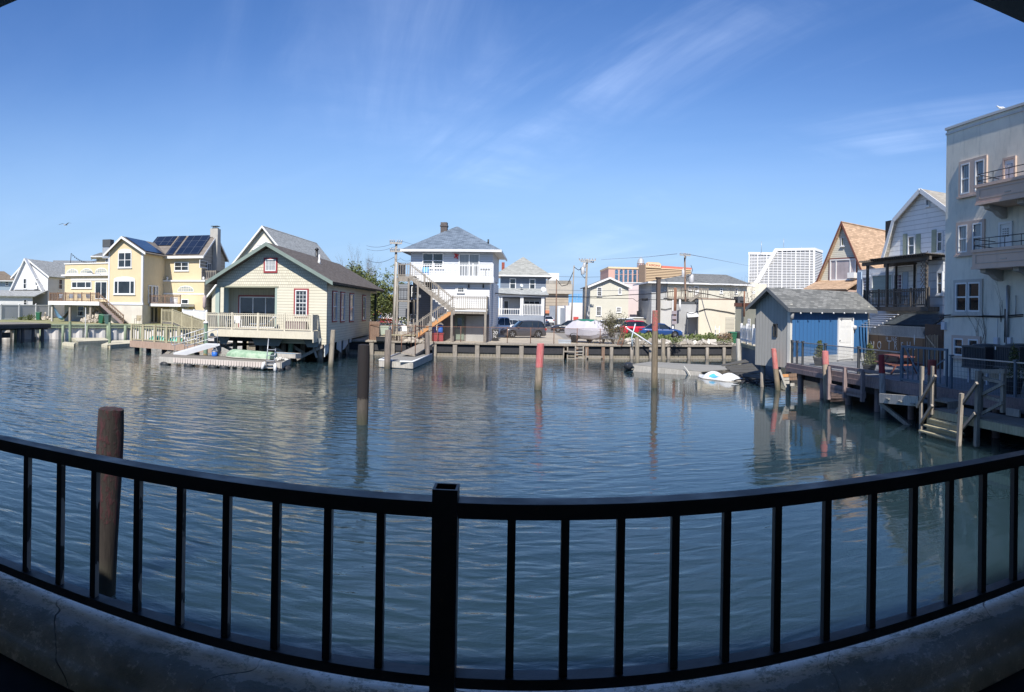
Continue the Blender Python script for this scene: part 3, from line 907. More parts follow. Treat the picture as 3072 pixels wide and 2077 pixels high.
def rail3(p, q, h, mat_, parent, sp=.14, bal=.035, post=.09, posts=None, name='railing', botgap=.09, top=(.1, .04), drop=0, ends=(1, 1)):
 """a baluster railing between two points at deck level (they may differ in height)"""
 p, q = Vector(p), Vector(q)
 mb = MB()
 L = (Vector((q.x, q.y, 0)) - Vector((p.x, p.y, 0))).length
 d = (q - p)
 hd = Vector((d.x, d.y, 0)).normalized()
 up = Vector((0, 0, 1))
 mb.beam(p + up * (h - top[1] / 2), q + up * (h - top[1] / 2), top[0], top[1])
 mb.beam(p + up * (h - .14), q + up * (h - .14), .03, .07)
 mb.beam(p + up * (botgap), q + up * (botgap), .035, .08)
 n = max(2, int(L / sp))
 for i in range(1, n):
  b = p + d * (i / n)
  s = bal / 2
  mb.hexa([(b.x - s, b.y - s, b.z + botgap - .02 - drop), (b.x + s, b.y - s, b.z + botgap - .02 - drop), (b.x + s, b.y + s, b.z + botgap - .02 - drop), (b.x - s, b.y + s, b.z + botgap - .02 - drop)],
    [(b.x - s, b.y - s, b.z + h - top[1]), (b.x + s, b.y - s, b.z + h - top[1]), (b.x + s, b.y + s, b.z + h - top[1]), (b.x - s, b.y + s, b.z + h - top[1])])
 k = posts if posts is not None else max(1, round(L / 2.0))
 for i in range(k + 1):
  if (i == 0 and not ends[0]) or (i == k and not ends[1]): continue
  b = p + d * (i / k)
  mb.beam(b + up * (-.12 - drop), b + up * (h + .05), post, post)
 return mb.build(name, mat_, parent)
def railF(F, u0, u1, z, h, m, parent, v=0, **k):
 return rail3(F.W(u0, v, z), F.W(u1, v, z), h, m, parent, **k)
def stairs(p, q, w, side, mstr, mtread, parent, n=None, name='stair_flight', thick=.05, depth=.3):
 """flight from bottom p to top q, w wide towards the unit vector side; stringers and open treads"""
 p, q, side = Vector(p), Vector(q), Vector(side).normalized()
 run = q - p
 n = n or max(2, round(abs(run.z) / .19))
 mb = MB()
 for s in (0, w):
  o = side * s
  mb.beam(p + o - Vector((0, 0, .12)), q + o - Vector((0, 0, .12)), .05, depth)
 st = mb.build(name, mstr, parent)
 tb = MB()
 hd = Vector((run.x, run.y, 0)) / n
 for i in range(n):
  a = p + run * ((i + .5) / n)
  a.z = p.z + run.z * (i + .9) / n
  c = a + side * (w / 2)
  hx, sx = hd * .62, side * (w / 2 + .03)
  tb.hexa([c - hx - sx, c + hx - sx, c + hx + sx, c - hx + sx] if hd.cross(side).z > 0 else [c - hx + sx, c + hx + sx, c + hx - sx, c - hx - sx],
    [v_ + Vector((0, 0, thick)) for v_ in ([c - hx - sx, c + hx - sx, c + hx + sx, c - hx + sx] if hd.cross(side).z > 0 else [c - hx + sx, c + hx + sx, c + hx - sx, c - hx - sx])])
 tb.build('treads', mtread, parent)
 return st
def gable_roof_across(F, u0, u1, v0, v1, ze, zr, over, rake, t, m, parent, trim=None, um=None, name='roof'):
 """ridge runs away from the viewer (gable end faces the viewer). v1 = front, v0 = back (negative)"""
 um = um if um is not None else (u0 + u1) / 2
 mb = MB()
 kL = (zr - ze) / (um - u0); kR = (zr - ze) / (u1 - um)
 a, b_ = v0 - rake, v1 + rake
 zl, zrr = ze - kL * over, ze - kR * over
 W = F.W
 mb.slab([W(u0 - over, b_, zl), W(um, b_, zr), W(um, a, zr), W(u0 - over, a, zl)], t)
 mb.slab([W(um, b_, zr), W(u1 + over, b_, zrr), W(u1 + over, a, zrr), W(um, a, zr)], t)
 r = mb.build(name, m, parent)
 if trim:
  tb = MB()
  for (ua, za, ub, zb) in ((u0 - over - .02, zl, um, zr), (um, zr, u1 + over + .02, zrr)):
   tb.prism(F, [(ua, za - .26), (ub, zb - .26), (ub, zb + .01), (ua, za + .01)], b_ + .003, b_ + .045)
  tb.build('bargeboard', trim, r)
 return r
def gable_roof_along(F, u0, u1, vf, vb, ze, zr, over, rake, t, m, parent, trim=None, ridge=.5, name='roof'):
 """ridge runs left to right; vf front wall, vb back wall (vb < vf)"""
 W = F.W
 vm = vf + (vb - vf) * ridge
 kf = (zr - ze) / (vf - vm); kb = (zr - ze) / (vm - vb)
 zf, zb = ze - kf * over, ze - kb * over
 mb = MB()
 mb.slab([W(u0 - rake, vf + over, zf), W(u1 + rake, vf + over, zf), W(u1 + rake, vm, zr), W(u0 - rake, vm, zr)], t)
 mb.slab([W(u0 - rake, vm, zr), W(u1 + rake, vm, zr), W(u1 + rake, vb - over, zb), W(u0 - rake, vb - over, zb)], t)
 r = mb.build(name, m, parent)
 if trim:
  tb = MB()
  tb.box(F, u0 - rake, u1 + rake, vf + over + .003, vf + over + .05, zf - t - .12, zf + .005)
  for u in (u0 - rake - .045, u1 + rake + .005):
   G = Fac(W(u + .04, vf, 0), W(u + .04, vb, 0))
   tb.prism(G, [(-over, zf - t - .1), (vf - vm, zr - t - .1), (vf - vm, zr + .01), (-over, zf + .01)], -.04, 0)
   tb.prism(G, [(vf - vm, zr - t - .1), (vf - vb + over, zb - t - .1), (vf - vb + over, zb + .01), (vf - vm, zr + .01)], -.04, 0)
  tb.build('bargeboard', trim, r)
 return r
def hip_roof(F, u0, u1, vf, vb, ze, zr, over, m, parent, r0, r1, trim=None, name='roof'):
 """hip: ridge from r0 to r1 = (u, v)"""
 W = F.W
 A, B, C, D = W(u0 - over, vf + over, ze), W(u1 + over, vf + over, ze), W(u1 + over, vb - over, ze), W(u0 - over, vb - over, ze)
 R0, R1 = W(r0[0], r0[1], zr), W(r1[0], r1[1], zr)
 mb = MB()
 same = (R0 - R1).length < .01
 mb.quad(A, B, R1, *([] if same else [R0])); mb.quad(C, D, R0, *([] if same else [R1]))
 mb.quad(B, C, R1); mb.quad(D, A, R0)
 dz = Vector((0, 0, -.02))
 mb.quad(D + dz, C + dz, B + dz, A + dz)
 r = mb.build(name, m, parent)
 if trim:
  tb = MB()
  for a, b_ in ((A, B), (B, C), (D, A)):
   tb.beam(a + Vector((0, 0, -.09)), b_ + Vector((0, 0, -.09)), .1, .2)
  tb.quad(D + dz * 2, C + dz * 2, B + dz * 2, A + dz * 2)
  tb.build('fascia', trim, r)
 return r
def walls(F, u0, u1, vf, vb, z0, z1, m, parent, gable=None, name='wall', um=None, sidegable=None):
 """a closed block; gable = ridge height of a gable on the front and back"""
 mb = MB()
 if gable:
  um = um if um is not None else (u0 + u1) / 2
  mb.prism(F, [(u0, z0), (u1, z0), (u1, z1), (um, gable), (u0, z1)], vb, vf)
 elif sidegable:
  vm = vf + (vb - vf) * (um or .5)
  G = F.right(u1)
  mb.prism(G, [(-vf, z0), (-vb, z0), (-vb, z1), (-vm, sidegable), (-vf, z1)], -(u1 - u0), 0)
 else:
  mb.box(F, u0, u1, vb, vf, z0, z1)
 return mb.build(name, m, parent)
def leaves(mb, c, rx, ry, rz, n, size, seed=0, hollow=.35, lump=.35, m=0):
 rnd = random.Random(seed)
 c = Vector(c)
 k = 0
 while k < n:
  d = Vector((rnd.gauss(0, 1), rnd.gauss(0, 1), rnd.gauss(0, 1))).normalized()
  r = rnd.uniform(hollow, 1) ** .6
  w = 1 + lump * 2 * mnoise.noise(d * 2.2 + Vector((seed, 0, 0)))
  if mnoise.noise(Vector((d.x * 3 * r, d.y * 3 * r, d.z * 3 * r + seed * 3))) < -.18:
   if rnd.random() < .8: k += .3; continue
  p = c + Vector((d.x * rx, d.y * ry, d.z * rz)) * r * w
  a = Vector((rnd.gauss(0, 1), rnd.gauss(0, 1), rnd.gauss(0, .7))).normalized()
  b = a.cross(Vector((rnd.gauss(0, 1), rnd.gauss(0, 1), rnd.gauss(0, 1)))).normalized()
  s = size * rnd.uniform(.6, 1.3)
  mb.quad(p - a * s, p - b * s * .55, p + a * s, p + b * s * .55, m=m)
  k += 1
def branches(mb, p, d, L, r, depth, rnd, spread=.55, curve=.25, out=None, gz=.1):
 pts = [Vector(p)]; rs = [r]
 q = Vector(p); dd = Vector(d).normalized()
 for i in range(3):
  dd = (dd + Vector((rnd.uniform(-1, 1), rnd.uniform(-1, 1), rnd.uniform(-.5, 1))) * curve * .5 + Vector((0, 0, gz))).normalized()
  q = q + dd * L / 3
  pts.append(q.copy()); rs.append(r * (1 - .2 * (i + 1)))
 mb.tube(pts, rs, 5 if depth > 1 else 3, cap=False)
 if out is not None: out.append(q.copy())
 if depth > 0:
  for i in range(rnd.choice((2, 3, 3))):
   a = Vector((rnd.gauss(0, 1), rnd.gauss(0, 1), rnd.gauss(.1, .6))).normalized()
   branches(mb, pts[rnd.choice((2, 3))], dd + a * spread, L * rnd.uniform(.6, .82), r * .5, depth - 1, rnd, spread, curve, out, gz)
def bin_(p, rz, label, m, group='wheeled rubbish bins', lid=True, tilt=0):
 t = thing('wheelie_bin', label, 'bin', p, group, local=True, rz=rz)
 t.rotation_euler = (tilt, 0, rz)
 MB().hexa([(-.22, -.24, .06), (.22, -.24, .06), (.22, .24, .06), (-.22, .24, .06)], [(-.29, -.34, .98), (.29, -.34, .98), (.29, .32, .98), (-.29, .32, .98)]).build('body', m, t)
 b = MB(); b.hexa([(-.31, -.38, .985), (.31, -.38, .985), (.31, .36, .985), (-.31, .36, .985)], [(-.28, -.34, 1.05), (.28, -.34, 1.05), (.28, .33, 1.08), (-.28, .33, 1.08)])
 b.beam((-.26, .40, .98), (.26, .40, .98), .04, .04); b.build('lid', m, t)
 for s in (-1, 1):
  MB().lathe((s * .26, .24, .1), [(.0, -.03), (.1, -.03), (.1, .03), (0, .03)], 12, axis=Matrix.Rotation(pi / 2, 3, 'Y')).build('wheel', BLACKPL, t)
 return t
def chair(p, rz, label, m, ms, group=None, h=.95, cat='chair', name='patio_chair'):
 t = thing(name, label, cat, p, group, local=True, rz=rz)
 MB().hexa([(-.26, -.26, .40), (.26, -.26, .40), (.26, .24, .38), (-.26, .24, .38)], [(-.26, -.26, .43), (.26, -.26, .43), (.26, .24, .41), (-.26, .24, .41)]).build('seat', ms, t)
 MB().hexa([(-.25, .24, .42), (.25, .24, .42), (.25, .27, .42), (-.25, .27, .42)], [(-.25, .38, h), (.25, .38, h), (.25, .41, h), (-.25, .41, h)]).build('backrest', ms, t)
 for sx in (-1, 1):
  for y, y1, z in ((-.26, -.26, .62), (.3, .42, h)):
   MB().beam((sx * .28, y, 0), (sx * .28, y1, z), .03, .03).build('leg', m, t)
  MB().beam((sx * .28, -.28, .63), (sx * .28, .33, .63), .045, .03).build('armrest', m, t)
 return t
# ================================================================ far left houses
V('L1')
hw = Fac((-80, 118), (-60, 118))
ho = thing('hipped_house', 'brown hip-roofed house with blue-grey walls behind the white steep-gabled house', 'house', at(60, 700, 150))
HF = F2(-120, 700, 135, 150, 700, 135)
walls(HF, 0, HF.L, 0, -9, GZ, HF.hit(60, 690)[1], mat('blue_grey_siding', (.34, .42, .50), .7, 'siding', pitch=.2), ho)
zt = HF.hit(60, 690)[1]
hip_roof(HF, 0, HF.L, 0, -9, zt, HF.hit(30, 585)[1], .6, ROOFM if False else mat('faded_brown_shingles', (.20, .16, .12), .95, 'roof', size=(.4, .2)), ho, (HF.L * .35, -4.5), (HF.L * .6, -4.5), WHITE)
win(HF, 55, 700, 85, 740, ho, cols=1)
WF = F2(140, 800, 100, 490, 800, 97)
wh = thing('white_cottage', 'white clapboard house with a steep centre gable and pale grey roof at far left', 'house', WF.W(WF.L / 2, 0, GZ))
ze, zr = WF.hit(490, 632)[1], WF.hit(300, 468)[1]
um = WF.hit(292, 468)[0]
walls(WF, 0, WF.L, 0, -13, GZ, ze, WSIDE, wh, gable=zr - .15, um=um)
gable_roof_across(WF, 0, WF.L, -13, 0, ze, zr, .35, .35, .15, ROOFL, wh, trim=WHITE, um=um)
zs = WF.hit(292, 480)[1]; zf = WF.hit(292, 785)[1]
ua, ub = WF.hit(150, 785)[0], WF.hit(462, 785)[0]
dm = MB(); dm.prism(WF, [(ua, zf), (ub, zf), (um, zs)], .002, .9); dm.build('steep_gable', WSIDE, wh)
rb = MB(); W_ = WF.W
for a, b_ in (((ua - .25, zf - .3), (um, zs + .25)), ((um, zs + .25), (ub + .25, zf - .3))):
 rb.prism(WF, [(a[0], a[1] - .3), (b_[0], b_[1] - .3), b_, a], .45, 1.3)
rb.build('gable_trim', WHITE, wh)
for q in ((240, 670, 272, 775), (362, 668, 394, 740)):
 win(WF, *q, wh, cols=1, v=.9)
u0, u1, z0, z1 = WF.rect(350, 748, 390, 778, .9)
MB().box(WF, u0, u1, .92, 1.25, z0, z1).build('window_air_conditioner', WHITE, wh)
WR = WF.right()
win(WR, 600, 675, 636, 780, wh, cols=1)
pf = MB(); P0 = F2(-60, 860, 92, 335, 850, 92)
za, zb = P0.hit(330, 842)[1], WF.hit(300, 790)[1]
pf.slab([P0.W(-8, .4, za - .1), P0.W(P0.L + .3, .4, za - .1), WF.W(WF.L, 0, zb), WF.W(-12, 0, zb)], .12); pf.build('porch_roof', ROOFL, wh)
MB().box(P0, -8, P0.L, -3, 0, GZ, za - .1).build('porch_wall', WSIDE, wh)
win(P0, 240, 885, 275, 940, wh, cols=1)
FV = F2(-300, 1085, 80, 520, 1085, 87)
vf_ = thing('vinyl_fence', 'tall white vinyl privacy fence along the lawn in front of the white house', 'fence', FV.W(FV.L / 2, 0, LZ))
zt = LZ + 1.95
m = MB(); m.box(FV, 0, FV.L, -.02, .02, LZ + .15, zt - .12); m.build('panel', mat('white_vinyl_boards', (.70, .72, .76), .45, 'board', pitch=.15, var=.02, dirt=.05), vf_)
m = MB(); m.box(FV, 0, FV.L, -.03, .04, zt - .12, zt); m.box(FV, 0, FV.L, -.03, .04, LZ + .03, LZ + .15); m.build('rails', WHITE, vf_)
for x in (-180, 10, 195, 367, 500):
 u = FV.hit(x, 1000)[0]
 mm = MB(); mm.box(FV, u - .08, u + .08, -.08, .08, LZ, zt + .08); mm.lathe(FV.W(u, 0, zt + .08), [(.12, 0), (.01, .1)], 4, smooth=False); mm.build('fence_post', WHITE, vf_)
DKM = mat('charcoal_dock_timber', (.09, .085, .085), .85, 'wood', dirtcol=(.03, .03, .03))
V('h')
dk = thing('timber_dock', 'dark weathered timber dock on black posts at far left', 'dock', at(500, 500, 64))
A, B = at(-260, 490, 60), at(1060, 482, 64.5)
A.z = B.z = 1.78
FD = Fac(A, B)
m = MB(); m.box(FD, 0, FD.L, -4.6, 0, 1.62, 1.78); m.build('deck', DOCKB, dk)
m = MB(); m.box(FD, -.05, FD.L + .05, .002, .08, 1.36, 1.58); m.box(FD, -.05, FD.L + .05, .002, .10, 1.60, 1.75); m.box(FD, 0, FD.L, -.5, -.35, 1.2, 1.6); m.build('fascia', DKM, dk)
for x in (-60, 40, 430, 520, 740, 935):
 u = FD.hit(x, 700)[0]
 MB().lathe(FD.W(u, -.3, 0), [(.2, -1), (.17, 1.6)], 9).build('dock_post', DKM, dk)
m = MB(); m.box(FD, 0, FD.L * .42, -.9, -.7, .45, .95); m.build('lower_beam', DKM, dk)
bin_(atz(815, 432, LZ), .3, 'dark green wheeled bin standing on the grass in front of the white fence', GREENPL)
b2 = bin_(atz(2130, 505, LZ), .2, 'dark green wheeled bin leaning against the rubble pile', GREENPL); b2.rotation_euler = (0, .18, .2)
bin_(atz(2275, 520, LZ), .1, 'grey-green wheeled bin next to the leaning bin at the stair foot', mat('grey_green_plastic', (.06, .11, .10), .5))
def rubble(name, label, c, R_, Hh, n, s, m=STONE, seed=1, ex=(1, 1)):
 rnd = random.Random(seed); mb = MB()
 for i in range(n):
  a, q = rnd.uniform(0, 2 * pi), rnd.uniform(0, 1) ** .5
  x, y = cos(a) * q * R_ * ex[0], sin(a) * q * R_ * ex[1]
  z = Hh * (1 - q) * rnd.uniform(.2, 1)
  k = s * rnd.uniform(.5, 1.3)
  rot = Matrix.Rotation(rnd.uniform(0, 6), 3, Vector((rnd.gauss(0, 1), rnd.gauss(0, 1), rnd.gauss(0, 1))).normalized())
  pts = [rot @ Vector((sx * k * rnd.uniform(.7, 1.2), sy * k * rnd.uniform(.5, 1.), sz * k * rnd.uniform(.3, .7))) + Vector(c) + Vector((x, y, z + k * .3)) for sx, sy, sz in ((-1, -1, -1), (1, -1, -1), (1, 1, -1), (-1, 1, -1), (-1, -1, 1), (1, -1, 1), (1, 1, 1), (-1, 1, 1))]
  mb.hexa(pts[:4], pts[4:])
 return one(mb, name, m, label, 'rubble')
rubble('rubble_pile', 'heap of pale broken stone beside the leaning green bin', atz(2000, 475, LZ), 1.7, 1.9, 110, .26, seed=3)
rubble('rubble_pile', 'small heap of pale stone behind the bin by the white fence', atz(950, 420, LZ), .7, .8, 26, .2, seed=4)
V('h')
hm = thing('hammock', 'light blue hammock slung under the raised deck', 'hammock', atz(1290, 450, LZ))
P, Q = at(1130, 110, 79), at(1465, 190, 79)
rows = []
for i in range(25):
 f = i / 24
 c = P + (Q - P) * f; c.z -= 4 * f * (1 - f) * 1.55
 wd = .06 + .42 * max(0, 1 - abs(f - .5) * 2.2) ** .5
 rows.append([c + Vector((0, (j - 3) / 3 * wd, .25 * abs((j - 3) / 3) ** 2 * min(1, wd * 2) - (.03 if j == 3 else 0))) for j in range(7)])
m = MB(); m.grid(rows); m.build('sling', mat('hammock_cloth', (.24, .42, .58), .9, 'plain'), hm)
for rr in (rows[:6], rows[-8:]):
 m = MB(); m.grid([[v + Vector((0, 0, -.012)) for v in r] for r in rr]); m.build('dark_end', DGREY, hm)
def tuft(name, label, p, n, hh, sp, m=LEAFW, group=None, seed=1, cat='plant'):
 rnd = random.Random(seed); mb = MB(); p = Vector(p)
 for i in range(n):
  a = rnd.uniform(0, 2 * pi); q = rnd.uniform(0, sp)
  b0 = p + Vector((cos(a) * q * .5, sin(a) * q * .5, 0))
  t_ = b0 + Vector((cos(a) * q, sin(a) * q, hh * rnd.uniform(.5, 1.1)))
  w = Vector((sin(a + 1), cos(a + 1), 0)) * .05
  mb.quad(b0 - w, b0 + w, t_ + w * .3, t_ - w * .3)
  k = b0 + (t_ - b0) * .6
  mb.quad(k, k + Vector((.12, .05, .05)), k + Vector((.2, 0, .16)), k + Vector((.06, 0, .1)))
 return one(mb, name, m, label, cat, group)
tuft('weed_tuft', 'yellow-green weed tuft at the fence foot left of the green bin', atz(600, 425, LZ), 40, .8, .8, seed=5)
tuft('weed_tuft', 'low spreading weed tuft at the second fence post', atz(460, 425, LZ), 40, .4, 1.2, seed=6)
# ================================================================ yellow house
YF = Fac((-60, 60.31), (-30, 63.31))
yh = thing('yellow_house', 'yellow stucco house with white trim, grey roof, solar panels and raised decks', 'house', YF.W(18, -4, LZ))
V('L1')
uB0, uB1 = YF.hit(1112, 700)[0], YF.hit(1462, 700)[0]
zeB = YF.hit(1465, 378)[1]; zrB = YF.hit(1258, 238)[1]; umB = YF.hit(1262, 300)[0]
zband = YF.hit(1290, 925)[1]
kW = 5.6
wing_back = -13
walls(YF, uB0, uB1, 0, -9.5, LZ - .3, zeB, YELLOW, yh, gable=zrB - .2, um=umB)
m = MB(); m.box(YF, uB0 - .01, uB1 + .01, -3, .02, LZ - .3, zband - .15); m.build('basement_wall', mat('cream_render', (.62, .57, .49), .85, 'stucco', dirt=.3), yh)
m = MB(); m.box(YF, uB0 - .03, uB1 + .12, -.2, .09, zband - .15, zband + .12)
m.box(YF, uB1 - .18, uB1 + .03, -.2, .05, zband + .121, zeB - .05); m.box(YF, uB0 - .03, uB0 + .16, -.2, .05, zband + .121, zeB - .05)
m.build('white_trim', TRIMG, yh)
rB = gable_roof_across(YF, uB0, uB1, -9.5, 0, zeB, zrB, .5, .45, .15, mat('brown_grey_shingles', (.22, .19, .16), .95, 'roof', size=(.4, .18)), yh, trim=WHITE, um=umB)
ROOFY = rB.data.materials[0]
def arch_panel(F, u0, u1, z0, h_, v0, v1, m_, parent, name, n=10):
 um_ = (u0 + u1) / 2; w_ = (u1 - u0) / 2
 pts = [(u0, z0), (u1, z0)] + [(um_ + w_ * cos(pi * i / n), z0 + h_ * sin(pi * i / n) ** .8 + .04) for i in range(0, n + 1)]
 mb = MB(); mb.prism(F, pts, v0, v1); return mb.build(name, m_, parent)
w1 = win(YF, 1212, 400, 1350, 558, yh, cols=2, fw=.1)
w2 = win(YF, 1168, 688, 1385, 832, yh, cols=[.17, .80], sash=False, fw=.13)
for q in ((1212, 400, 1350, 362), (1168, 688, 1385, 645)):
 a, b_, c, d = YF.rect(q[0], q[1], q[2], q[3])
 arch_panel(YF, a, b_, max(c, d) - abs(d - c) + .02, abs(d - c) - .1, .001, .05, TRIMG, yh, 'arched_head')
YS = YF.right(uB1)
uW0 = uB1
V('a')
uW1 = YF.hit(1645, 500, -kW)[0]; uWu = YF.hit(1545, 100, -kW - .3)[0]
zpar = YF.hit(1300, 258, -kW)[1]; zmid = YF.hit(1300, 495, -kW)[1]
V('L2')
zeW = YF.hit(320, 425, -kW)[1]; zrW = zeW + 2.6
uG = YF.hit(470, 500, -kW - .4)[0]
m = MB(); m.box(YF, uW0 + .01, uG, -13, -kW - .4, LZ - .3, zeW); m.build('wing_wall', YELLOW, yh)
m = MB(); m.box(YF, uW0 + .012, uW1, -11, -kW, LZ - .3, zpar - .1); m.build('lower_wing_wall', YELLOW, yh)
m = MB()
m.box(YF, uW0 + .012, uW1 + .12, -11, -kW + .12, zpar - .1, zpar + .08)
for u in (uW0 + .5, uW1 - .1): m.lathe(YF.W(u, -kW, zpar + .08), [(.14, 0), (.1, .12), (.16, .25), (.05, .4)], 10)
m.box(YF, uW0 + .02, uW1 + .03, -kW, -kW + .05, zmid - .08, zmid + .08)
m.build('parapet_cap', WHITE, yh)
GREYR = mat('grey_side_render', (.40, .37, .32), .9, 'siding', pitch=.4, dirt=.4, dirtcol=(.2, .18, .16))
m = MB(); m.box(YF, uW1 + .003, uW1 + .03, -11, -kW - .02, LZ - .3, zpar - .12); m.build('grey_side_wall', GREYR, yh)
YG = YF.right(uG)
ug1 = YG.hit(752, 520)[0]; ug1 = max(ug1, 6.0) if ug1 < 4 else ug1
m = MB(); gm_ = -kW - .4 - (ug1) * .5
m.prism(Fac(YF.W(uG + .003, -kW - .4, 0), YF.W(uG + .003, -kW - .4 - 8.2, 0)), [(0, zpar), (8.2, zpar), (8.2, zeW), (4.1, zrW - .12), (0, zeW)], -.06, .003)
m.build('gable_end_wall', GREYR, yh)
gable_roof_along(YF, uW0 - 2.5, uG, -kW - .4, -kW - .4 - 8.2, zeW, zrW, .5, .35, .15, ROOFY, yh, trim=WHITE)
YC = Fac(YF.W(uG + .06, -kW - .4, 0), YF.W(uG + .06, -kW - 8.6, 0))
c0, c1_ = 3.5, 4.6
m = MB(); m.hexa([YC.W(c0 - .3, .6, zpar), YC.W(c1_ + .3, .6, zpar), YC.W(c1_ + .3, 0, zpar), YC.W(c0 - .3, 0, zpar)], [YC.W(c0, .6, zrW - .3), YC.W(c1_, .6, zrW - .3), YC.W(c1_, 0, zrW - .3), YC.W(c0, 0, zrW - .3)])
m.box(YC, c0, c1_, -.4, .6, zrW - .3, zrW + .75); ch = m.build('chimney', CONC, yh)
m = MB(); m.box(YC, c0 + .2, c1_ - .2, -.2, .4, zrW + .752, zrW + .9); m.box(YC, c0 + .05, c1_ - .05, -.35, .55, zrW + 1.05, zrW + 1.1); m.beam(YC.W(c0 + .2, 0, zrW + .9), YC.W(c0 + .2, 0, zrW + 1.05), .05, .05); m.beam(YC.W(c1_ - .2, 0, zrW + .9), YC.W(c1_ - .2, 0, zrW + 1.05), .05, .05); m.build('chimney_cap', DGREY, ch)
V('a')
win(YF, 1108, -80, 1368, 78, yh, cols=2, fw=.09, v=-kW - .4)
u0, u1, z0, z1 = YF.rect(1178, 300, 1450, 445, -kW)
def glassblock(F, u0, u1, z0, z1, v, parent):
 t_ = arch_panel(F, u0 - .08, u1 + .08, z0 - .08, (z1 - z0) * .62 + .1, v + .001, v + .05, WHITE, parent, 'arch_frame')
 g = arch_panel(F, u0, u1, z0, (z1 - z0) * .55, v + .051, v + .06, GBL, t_, 'glass_blocks')
def gbl():
 t = NT('glass_blocks'); b = t.b; b.inputs['Roughness'].default_value = .25
 uv = t.new('ShaderNodeUVMap').outputs[0]
 br = t.new('ShaderNodeTexBrick', offset=0); t.link(uv, br.inputs[0]); br.inputs['Scale'].default_value = 1
 br.inputs['Brick Width'].default_value = .3; br.inputs['Row Height'].default_value = .3; br.inputs['Mortar Size'].default_value = .035
 br.inputs['Color1'].default_value = (.26, .30, .30, 1); br.inputs['Color2'].default_value = (.36, .38, .36, 1); br.inputs['Mortar'].default_value = (.6, .55, .44, 1)
 t.link(br.outputs[0], b.inputs['Base Color']); return t.mat
GBL = gbl()
glassblock(YF, u0, u1, z0, z1, -kW, yh)
u0, u1, z0, z1 = YF.rect(1025, 560, 1165, 800, -kW)
door(YF, u0, u1, z0 - .2, z1, yh, v=-kW, panels=False)
win(YF, 1232, 590, 1365, 755, yh, fw=.08, v=-kW)
win(YG, 1560, -110, 1700, 20, yh, cols=1)
MBAL = YF.hit(740, 660, -kW + .5)[1]
zb_ = MBAL
m = MB(); m.box(YF, uB1 + .15, uW0 + 4.1, -kW + .06, -1.5, zb_ - .38, zb_ - .08);
m.build('side_balcony_slab', WHITE, yh)
fr = YF.W(uB1 + .2, -1.6, zb_ - .08); fe = YF.W(uW0 + 4.0, -1.6, zb_ - .08)
rail3(fr, fe, 1.0, WOODB, yh, sp=.16, bal=.04, name='side_balcony_railing')
for (x0, x1) in ((575, 700), (700, 800), (815, 895)):
 pass
YSf = YF.right(uB1)
for a, b_ in ((1.4, 2.3), (2.4, 3.3), (3.45, 4.0)):
 window(YSf, a, b_, zb_, zb_ + 2.05, yh, sash=False, fw=.12, v=.0)
for a, b_ in ((2.0, 2.9), (3.0, 3.9)):
 window(YSf, a, b_, LZ + .05, LZ + 2.0, yh, sash=False, fw=.12, fm=mat('taupe_frames', (.42, .37, .31), .7), v=.02)
V('L1')
vL = -1.6
uL0 = YF.hit(664, 700, vL)[0]
zc = YF.hit(880, 632, vL)[1]; zp = YF.hit(880, 520, vL)[1]; zd = YF.hit(760, 905, .8)[1]
m = MB(); m.box(YF, uL0, uB0 - .01, -9, vL, LZ - .3, zc); m.build('terrace_block_wall', YELLOW, yh)
m = MB(); m.box(YF, uL0, uB0 - .01, vL - .25, vL - .02, zc, zp); m.box(YF, uL0, uL0 + .25, -8, vL - .26, zc, zp); m.build('parapet_wall', YELLOW, yh)
m = MB(); m.box(YF, uL0 - .35, uB0 - .02, -8.2, vL + .35, zc - .12, zc + .06); m.box(YF, uL0 - .12, uB0 - .02, vL - .35, vL + .08, zp + .002, zp + .13); m.build('cornice', WHITE, yh)
for q in ((688, 545, 798, 618), (832, 541, 945, 616), (980, 535, 1098, 612)):
 u0, u1, z0, z1 = YF.rect(*q, vL)
 glassblock(YF, u0, u1, z0, z1, vL - .02, yh)
win(YF, 735, 700, 940, 768, yh, cols=[.25, .72], sash=False, fw=.1, v=vL)
win(YF, 975, 700, 1100, 880, yh, cols=2, sash=False, fw=.09, v=vL, sill=False)
m = MB(); m.box(YF, YF.hit(728, 0 + 690, vL)[0], uB0 - .1, vL + .002, vL + .06, YF.hit(900, 690, vL)[1], YF.hit(900, 672, vL)[1]); m.build('window_head', WHITE, yh)
uD0, uD1 = YF.hit(500, 900, 1.2)[0], YF.hit(1015, 900, 1.2)[0]
m = MB(); m.box(YF, uD0, uD1, vL + .01, 1.2, zd - .12, zd); m.box(YF, uD0 - .05, uD1 + .05, 1.2, 1.26, zd - .42, zd + .02); m.box(YF, uD0 - .06, uD0 - .001, vL, 1.2, zd - .42, zd + .02); m.build('deck_platform', WHITE, yh)
rail3(YF.W(uD0 + .05, 1.1, zd), YF.W(uD1 - .1, 1.1, zd), 1.05, WOODB, yh, sp=.17, bal=.045, posts=6, name='deck_railing')
rail3(YF.W(uD0 + .05, 1.1, zd), YF.W(uD0 + .05, vL + .1, zd), 1.05, WOODB, yh, sp=.17, bal=.045, posts=1, name='deck_railing', ends=(0, 1))
for x in (535, 718, 930):
 u = YF.hit(x, 1000, .9)[0]
 MB().box(YF, u - .12, u + .12, .78, 1.02, LZ - .2, zd - .13).build('deck_post', WOODG if x > 600 else WOODP, yh)
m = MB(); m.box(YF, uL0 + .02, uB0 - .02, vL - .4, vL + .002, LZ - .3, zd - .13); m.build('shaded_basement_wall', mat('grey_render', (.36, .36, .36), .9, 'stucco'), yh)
win(YF, 795, 950, 865, 1055, yh, v=vL + .02)
